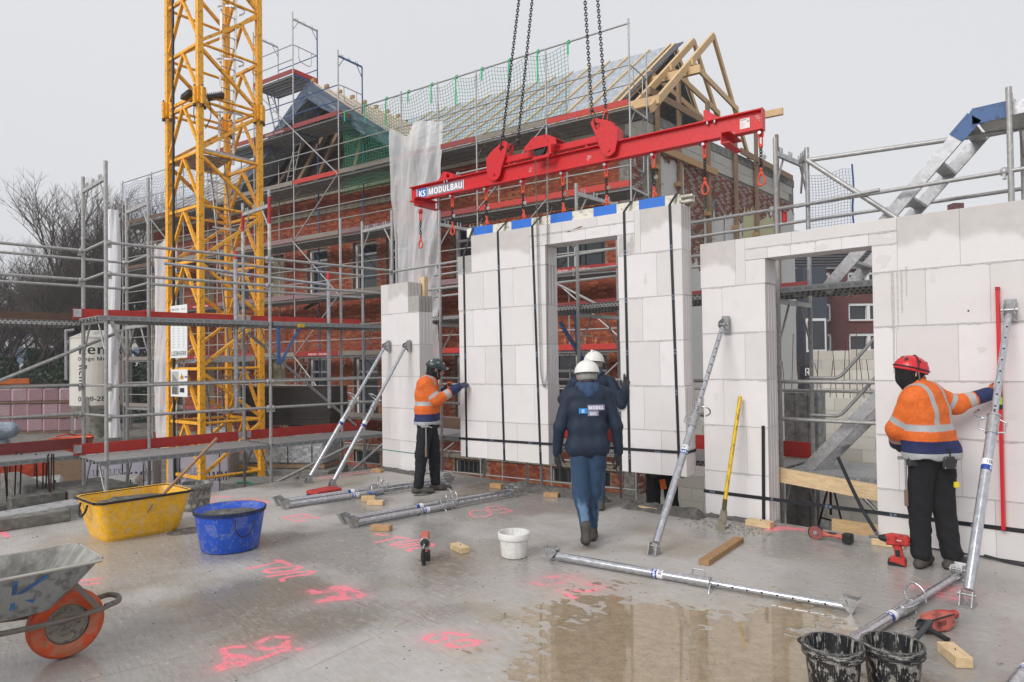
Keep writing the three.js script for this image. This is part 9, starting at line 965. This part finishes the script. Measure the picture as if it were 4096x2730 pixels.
  const hd = solo('hedge', (() => { const L = []; for (let i = 0; i < 9; i++) L.push(ivyGeo(71 + i, 2.6 + (i % 3) * 0.6, 1.9, 2200).translate(i * 1.6 - 6, 0, (i % 2) * 0.8)); return L; })(), leafM[2], 'dark evergreen undergrowth below the bare trees', 'hedge', null, [-52.5, GY, -11.5], 47 * DEG); hd.userData.kind = 'stuff'; 
  const ob = thing('office_block', 'pale flat-roofed office block glimpsed through the bare trees', 'building', [-86, GY, -24], 66 * DEG); const wm = std([0.62, 0.62, 0.62], 0.8), gm = std([0.14, 0.2, 0.3], 0.2); part(ob, 'wall', boxMM(-13, 17, 0, 9.5, -8, 0), wm); for (let f = 0; f < 3; f++) for (let k = 0; k < 13; k++) part(ob, 'window', boxMM(-12.2 + k * 2.25, -10.4 + k * 2.25, 1.2 + f * 2.9, 2.9 + f * 2.9, -0.02, 0.03), gm); part(ob, 'roof_edge', boxMM(-13.2, 17.2, 9.5, 9.9, -8.2, 0.2), std([0.5, 0.5, 0.5], 0.7));
}
// ---------------------------------------------------------------- right: town house and yard behind the doorway
{
  const g = thing('town_house', 'dark red brick town house with white windows and black tiled roof beyond the doorway', 'building', [-12.7, GY, -47.1], 43.3 * DEG); const H0 = 9.1; // local z toward the viewer
  const bt = tex(512, 512, (i, j) => { const row = Math.floor(j / 16), x = i + (row % 2) * 20, m = (j % 16) < 2.5 || (x % 40) < 2.5; const k = 0.75 + 0.5 * hash2(Math.floor(x / 40), row, 6); return m ? [0.13, 0.1, 0.09] : [0.13 * k, 0.032 * k, 0.03 * k]; }); bt.repeat.set(0.8, 0.8); const bm = std(0xffffff, 0.9, 0, { map: bt });
  const win = []; for (const [y0, y1] of [[8.15, 8.85], [5.8, 6.95], [3.85, 5.05], [1.05, 2.0]]) void 0;
  const rows = [[2.42 + 1.5, 3.6 + 1.42], [5.8, 6.95], [7.7, 8.8]].map((r, i) => [[3.95, 5.05], [5.84, 6.95], [8.2, 8.9]][i]);
  const strips = []; const cols = []; for (let k = -4; k < 6; k++) cols.push([-1.95 + k * 3.65, -1.95 + k * 3.65 + 2.55]); let yp = 0; for (const [a, b] of rows.slice(0, 3)) { strips.push(boxMM(-15, 20, yp, a, -0.4, 0)); let x = -15; for (const [c, d] of cols) { if (c < x) continue; strips.push(boxMM(x, c, a, b, -0.4, 0)); x = d; } strips.push(boxMM(x, 20, a, b, -0.4, 0)); yp = b; } strips.push(boxMM(-15, 20, yp, H0, -0.4, 0)); const w = part(g, 'wall', strips, bm); part(g, 'core', boxMM(-14.9, 19.9, 0, H0, -8, -0.42), std([0.05, 0.05, 0.05], 0.9));
  for (const [a, b] of rows) for (const [c, d] of cols) { if (c < -15) continue; const q = part(g, 'window', boxMM(c, d, a, b, -0.3, -0.28), M.glassDark); part(q, 'frame', [boxMM(c, d, b - 0.16, b, -0.28, -0.05), boxMM(c, d, a, a + 0.1, -0.28, -0.05), boxMM(c, c + 0.1, a, b, -0.28, -0.05), boxMM(d - 0.1, d, a, b, -0.28, -0.05), boxMM((c + d) / 2 - 0.1, (c + d) / 2 + 0.1, a, b, -0.28, -0.06)], M.frameWhite); part(q, 'sill', boxMM(c - 0.08, d + 0.08, a - 0.1, a - 0.005, -0.2, 0.06), std([0.12, 0.04, 0.035], 0.9)); }
  part(g, 'gutter', boxMM(-15.2, 20.2, H0, H0 + 0.22, -0.3, 0.25), std([0.6, 0.6, 0.6], 0.6)); const rm = std([0.035, 0.035, 0.04], 0.6, 0); const roof = part(g, 'roof', [hull([[-15.4, H0 + 0.2, 0.3], [20.4, H0 + 0.2, 0.3], [20.4, H0 + 3.2, -4], [-15.4, H0 + 3.2, -4], [-15.4, H0 + 0.2, -8.3], [20.4, H0 + 0.2, -8.3]].map(v => V(...v)))], rm); for (let k = 0; k < 14; k++) part(roof, 'tile_course', bar(V(-15.4, H0 + 0.24 + k * 0.217, 0.3 - k * 0.315), V(20.4, H0 + 0.24 + k * 0.217, 0.3 - k * 0.315), 0.3, 0.06, V(0, 1, 0.5)), rm);
  part(roof, 'chimney', boxMM(7.2, 7.9, H0 + 3, H0 + 4.9, -4.4, -3.7), bm); part(g, 'arch_door', extrude([[-1.7, 0], [1.7, 0], [1.7, 1.3], [1.2, 1.95], [0.4, 2.3], [-0.4, 2.3], [-1.2, 1.95], [-1.7, 1.3]], 0.04).translate(0, 0.3, 0.0), std([0.05, 0.045, 0.03], 0.5));
  { const q = fin(new THREE.PlaneGeometry(2.6, 0.85)); q.translate(3.4, 3.3, 0.08); part(g, 'shop_sign', q, std(0xffffff, 0.5, 0, { map: canvasTex(256, 84, (c, w, h) => { c.fillStyle = '#e9e7ea'; c.fillRect(0, 0, w, h); c.fillStyle = '#d07a3a'; c.font = 'bold 34px sans-serif'; c.fillText('B|', 140, 54); }) })); } 
  const lp = thing('lamp_post', 'slim grey lamp post in front of the town house', 'lamp post', [-10.9, GY, -40], 0); part(lp, 'pole', tube(V(0, 0, 0), V(0, 9, 0), 0.09, 10, 0.07), std([0.06, 0.065, 0.08], 0.6));
  const db = thing('dark_shop', 'low dark shop building with white letters beside the end wall', 'building', [-15.4, GY, -41.5], 43.3 * DEG); part(db, 'wall', boxMM(0.1, 1.5, 0, 9, -6, 0), std([0.05, 0.06, 0.08], 0.7)); { const q = fin(new THREE.PlaneGeometry(1.6, 0.7)); q.translate(0.6, 2.75, 0.02); part(db, 'shop_letters', q, std(0xffffff, 0.5, 0, { map: canvasTex(256, 108, (c, w, h) => { c.fillStyle = '#15171c'; c.fillRect(0, 0, w, h); c.fillStyle = '#f2f2f2'; c.font = 'bold 100px sans-serif'; c.fillText('RC', 40, 92); }) })); } part(db, 'window', boxMM(0.2, 1.4, 3.9, 5.9, 0.01, 0.03), M.frameWhite); part(db, 'pane', boxMM(0.3, 1.3, 4.05, 5.75, 0.032, 0.04), M.glassDark);
}
{ // new masonry and concrete seen through the doorway
  const dim = thing('concrete_column', 'grey concrete wall column standing behind the doorway', 'concrete', [-3.9, GY, -9.75]); part(dim, 'column_body', [chamfer(0, 0.47, 0, 3.09, -0.3, 0.0, 0.01)], std([0.55, 0.55, 0.53], 0.8, 0, { map: T.mottle })); for (const x of [0.15, 0.33]) part(dim, 'form_joint', boxMM(x, x + 0.008, 0, 3.08, 0.0, 0.006), M.concrete);
  const c2 = thing('concrete_column', 'slim concrete column under the end of the hoisted panel', 'concrete', [-4.25, GY, -8.2]); part(c2, 'column_body', chamfer(0, 0.3, 0, 2.2, -0.3, 0, 0.01), M.concrete);
  const bm = [[0.58, 0.56, 0.5], [0.5, 0.48, 0.42], [0.63, 0.61, 0.55]].map(c => std(c, 0.9, 0, { map: blockTex })); const wall = (label, pos, ry, n, rows, h = 0.25, w = 0.5) => { const g = thing('new_block_wall', label, 'wall', pos, ry), r = RNG(83 + n); for (let j = 0; j < rows; j++) for (let i = 0; i < n; i++) part(g, 'block', boxMM(i * w + (j % 2) * w / 2 + 0.004, (i + 1) * w + (j % 2) * w / 2 - 0.004, j * h + 0.004, (j + 1) * h - 0.004, -0.24, 0.004 * r()), bm[Math.floor(r() * 3)]); part(g, 'mortar', boxMM(0.02, n * w, 0, rows * h - 0.01, -0.23, -0.006), BM.mortar); return g; };
  wall('low cream block wall across the yard behind the doorway', [-6.3, -1.85, -14.6], -0.02, 14, 11); wall('taller cream block wall set back behind the doorway', [-6.8, -1.85, -19.0], -0.02, 18, 15); wall('cream block wall between the panel and the wall stub', [-7.6, -1.85, -12.4], 0.05, 6, 12);
  const rb = thing('starter_bars', 'cluster of thin rusty starter bars on the yard wall', 'rebar', [-5.2, 0.9, -14.7]); const r = RNG(85); for (let k = 0; k < 16; k++) part(rb, 'rebar', tube(V(-0.9 + k * 0.13, 0, 0), V(-0.9 + k * 0.13 + (r() - 0.5) * 0.3, 0.7 + r() * 0.7, (r() - 0.5) * 0.3), 0.008, 5), std([0.12, 0.05, 0.035], 0.9));
  const tr = thing('trestle', 'rusty brown steel trestle standing behind the doorway', 'trestle', [-3.15, -0.62, -9.35]); const rust = std([0.15, 0.05, 0.035], 0.8, 0.2, { map: T.mottle }); part(tr, 'trestle_leg', [tube(V(-0.02, 0.7, 0), V(-0.18, 0, 0.06), 0.014, 6)], rust); part(tr, 'trestle_leg', tube(V(0.02, 0.7, 0), V(0.2, 0, 0.06), 0.014, 6), rust); part(tr, 'cross_bar', [tube(V(-0.22, 0.72, 0), V(0.2, 0.7, 0), 0.016, 6), tube(V(-0.13, 0.25, 0.04), V(0.14, 0.22, 0.04), 0.012, 6), tube(V(0, 0.72, 0), V(0, 0.3, 0.02), 0.016, 6)], rust); part(tr, 'stand_plinth', boxMM(-0.5, 0.5, -1.23, -0.002, -0.4, 0.3), M.concrete);
  const gf = struct('yard_floor', boxMM(-9, 3, -1.9, -1.82, -20, -9.5), std([0.42, 0.38, 0.33], 0.9, 0, { map: T.mottle }));
}
renderer.render(scene, camera);
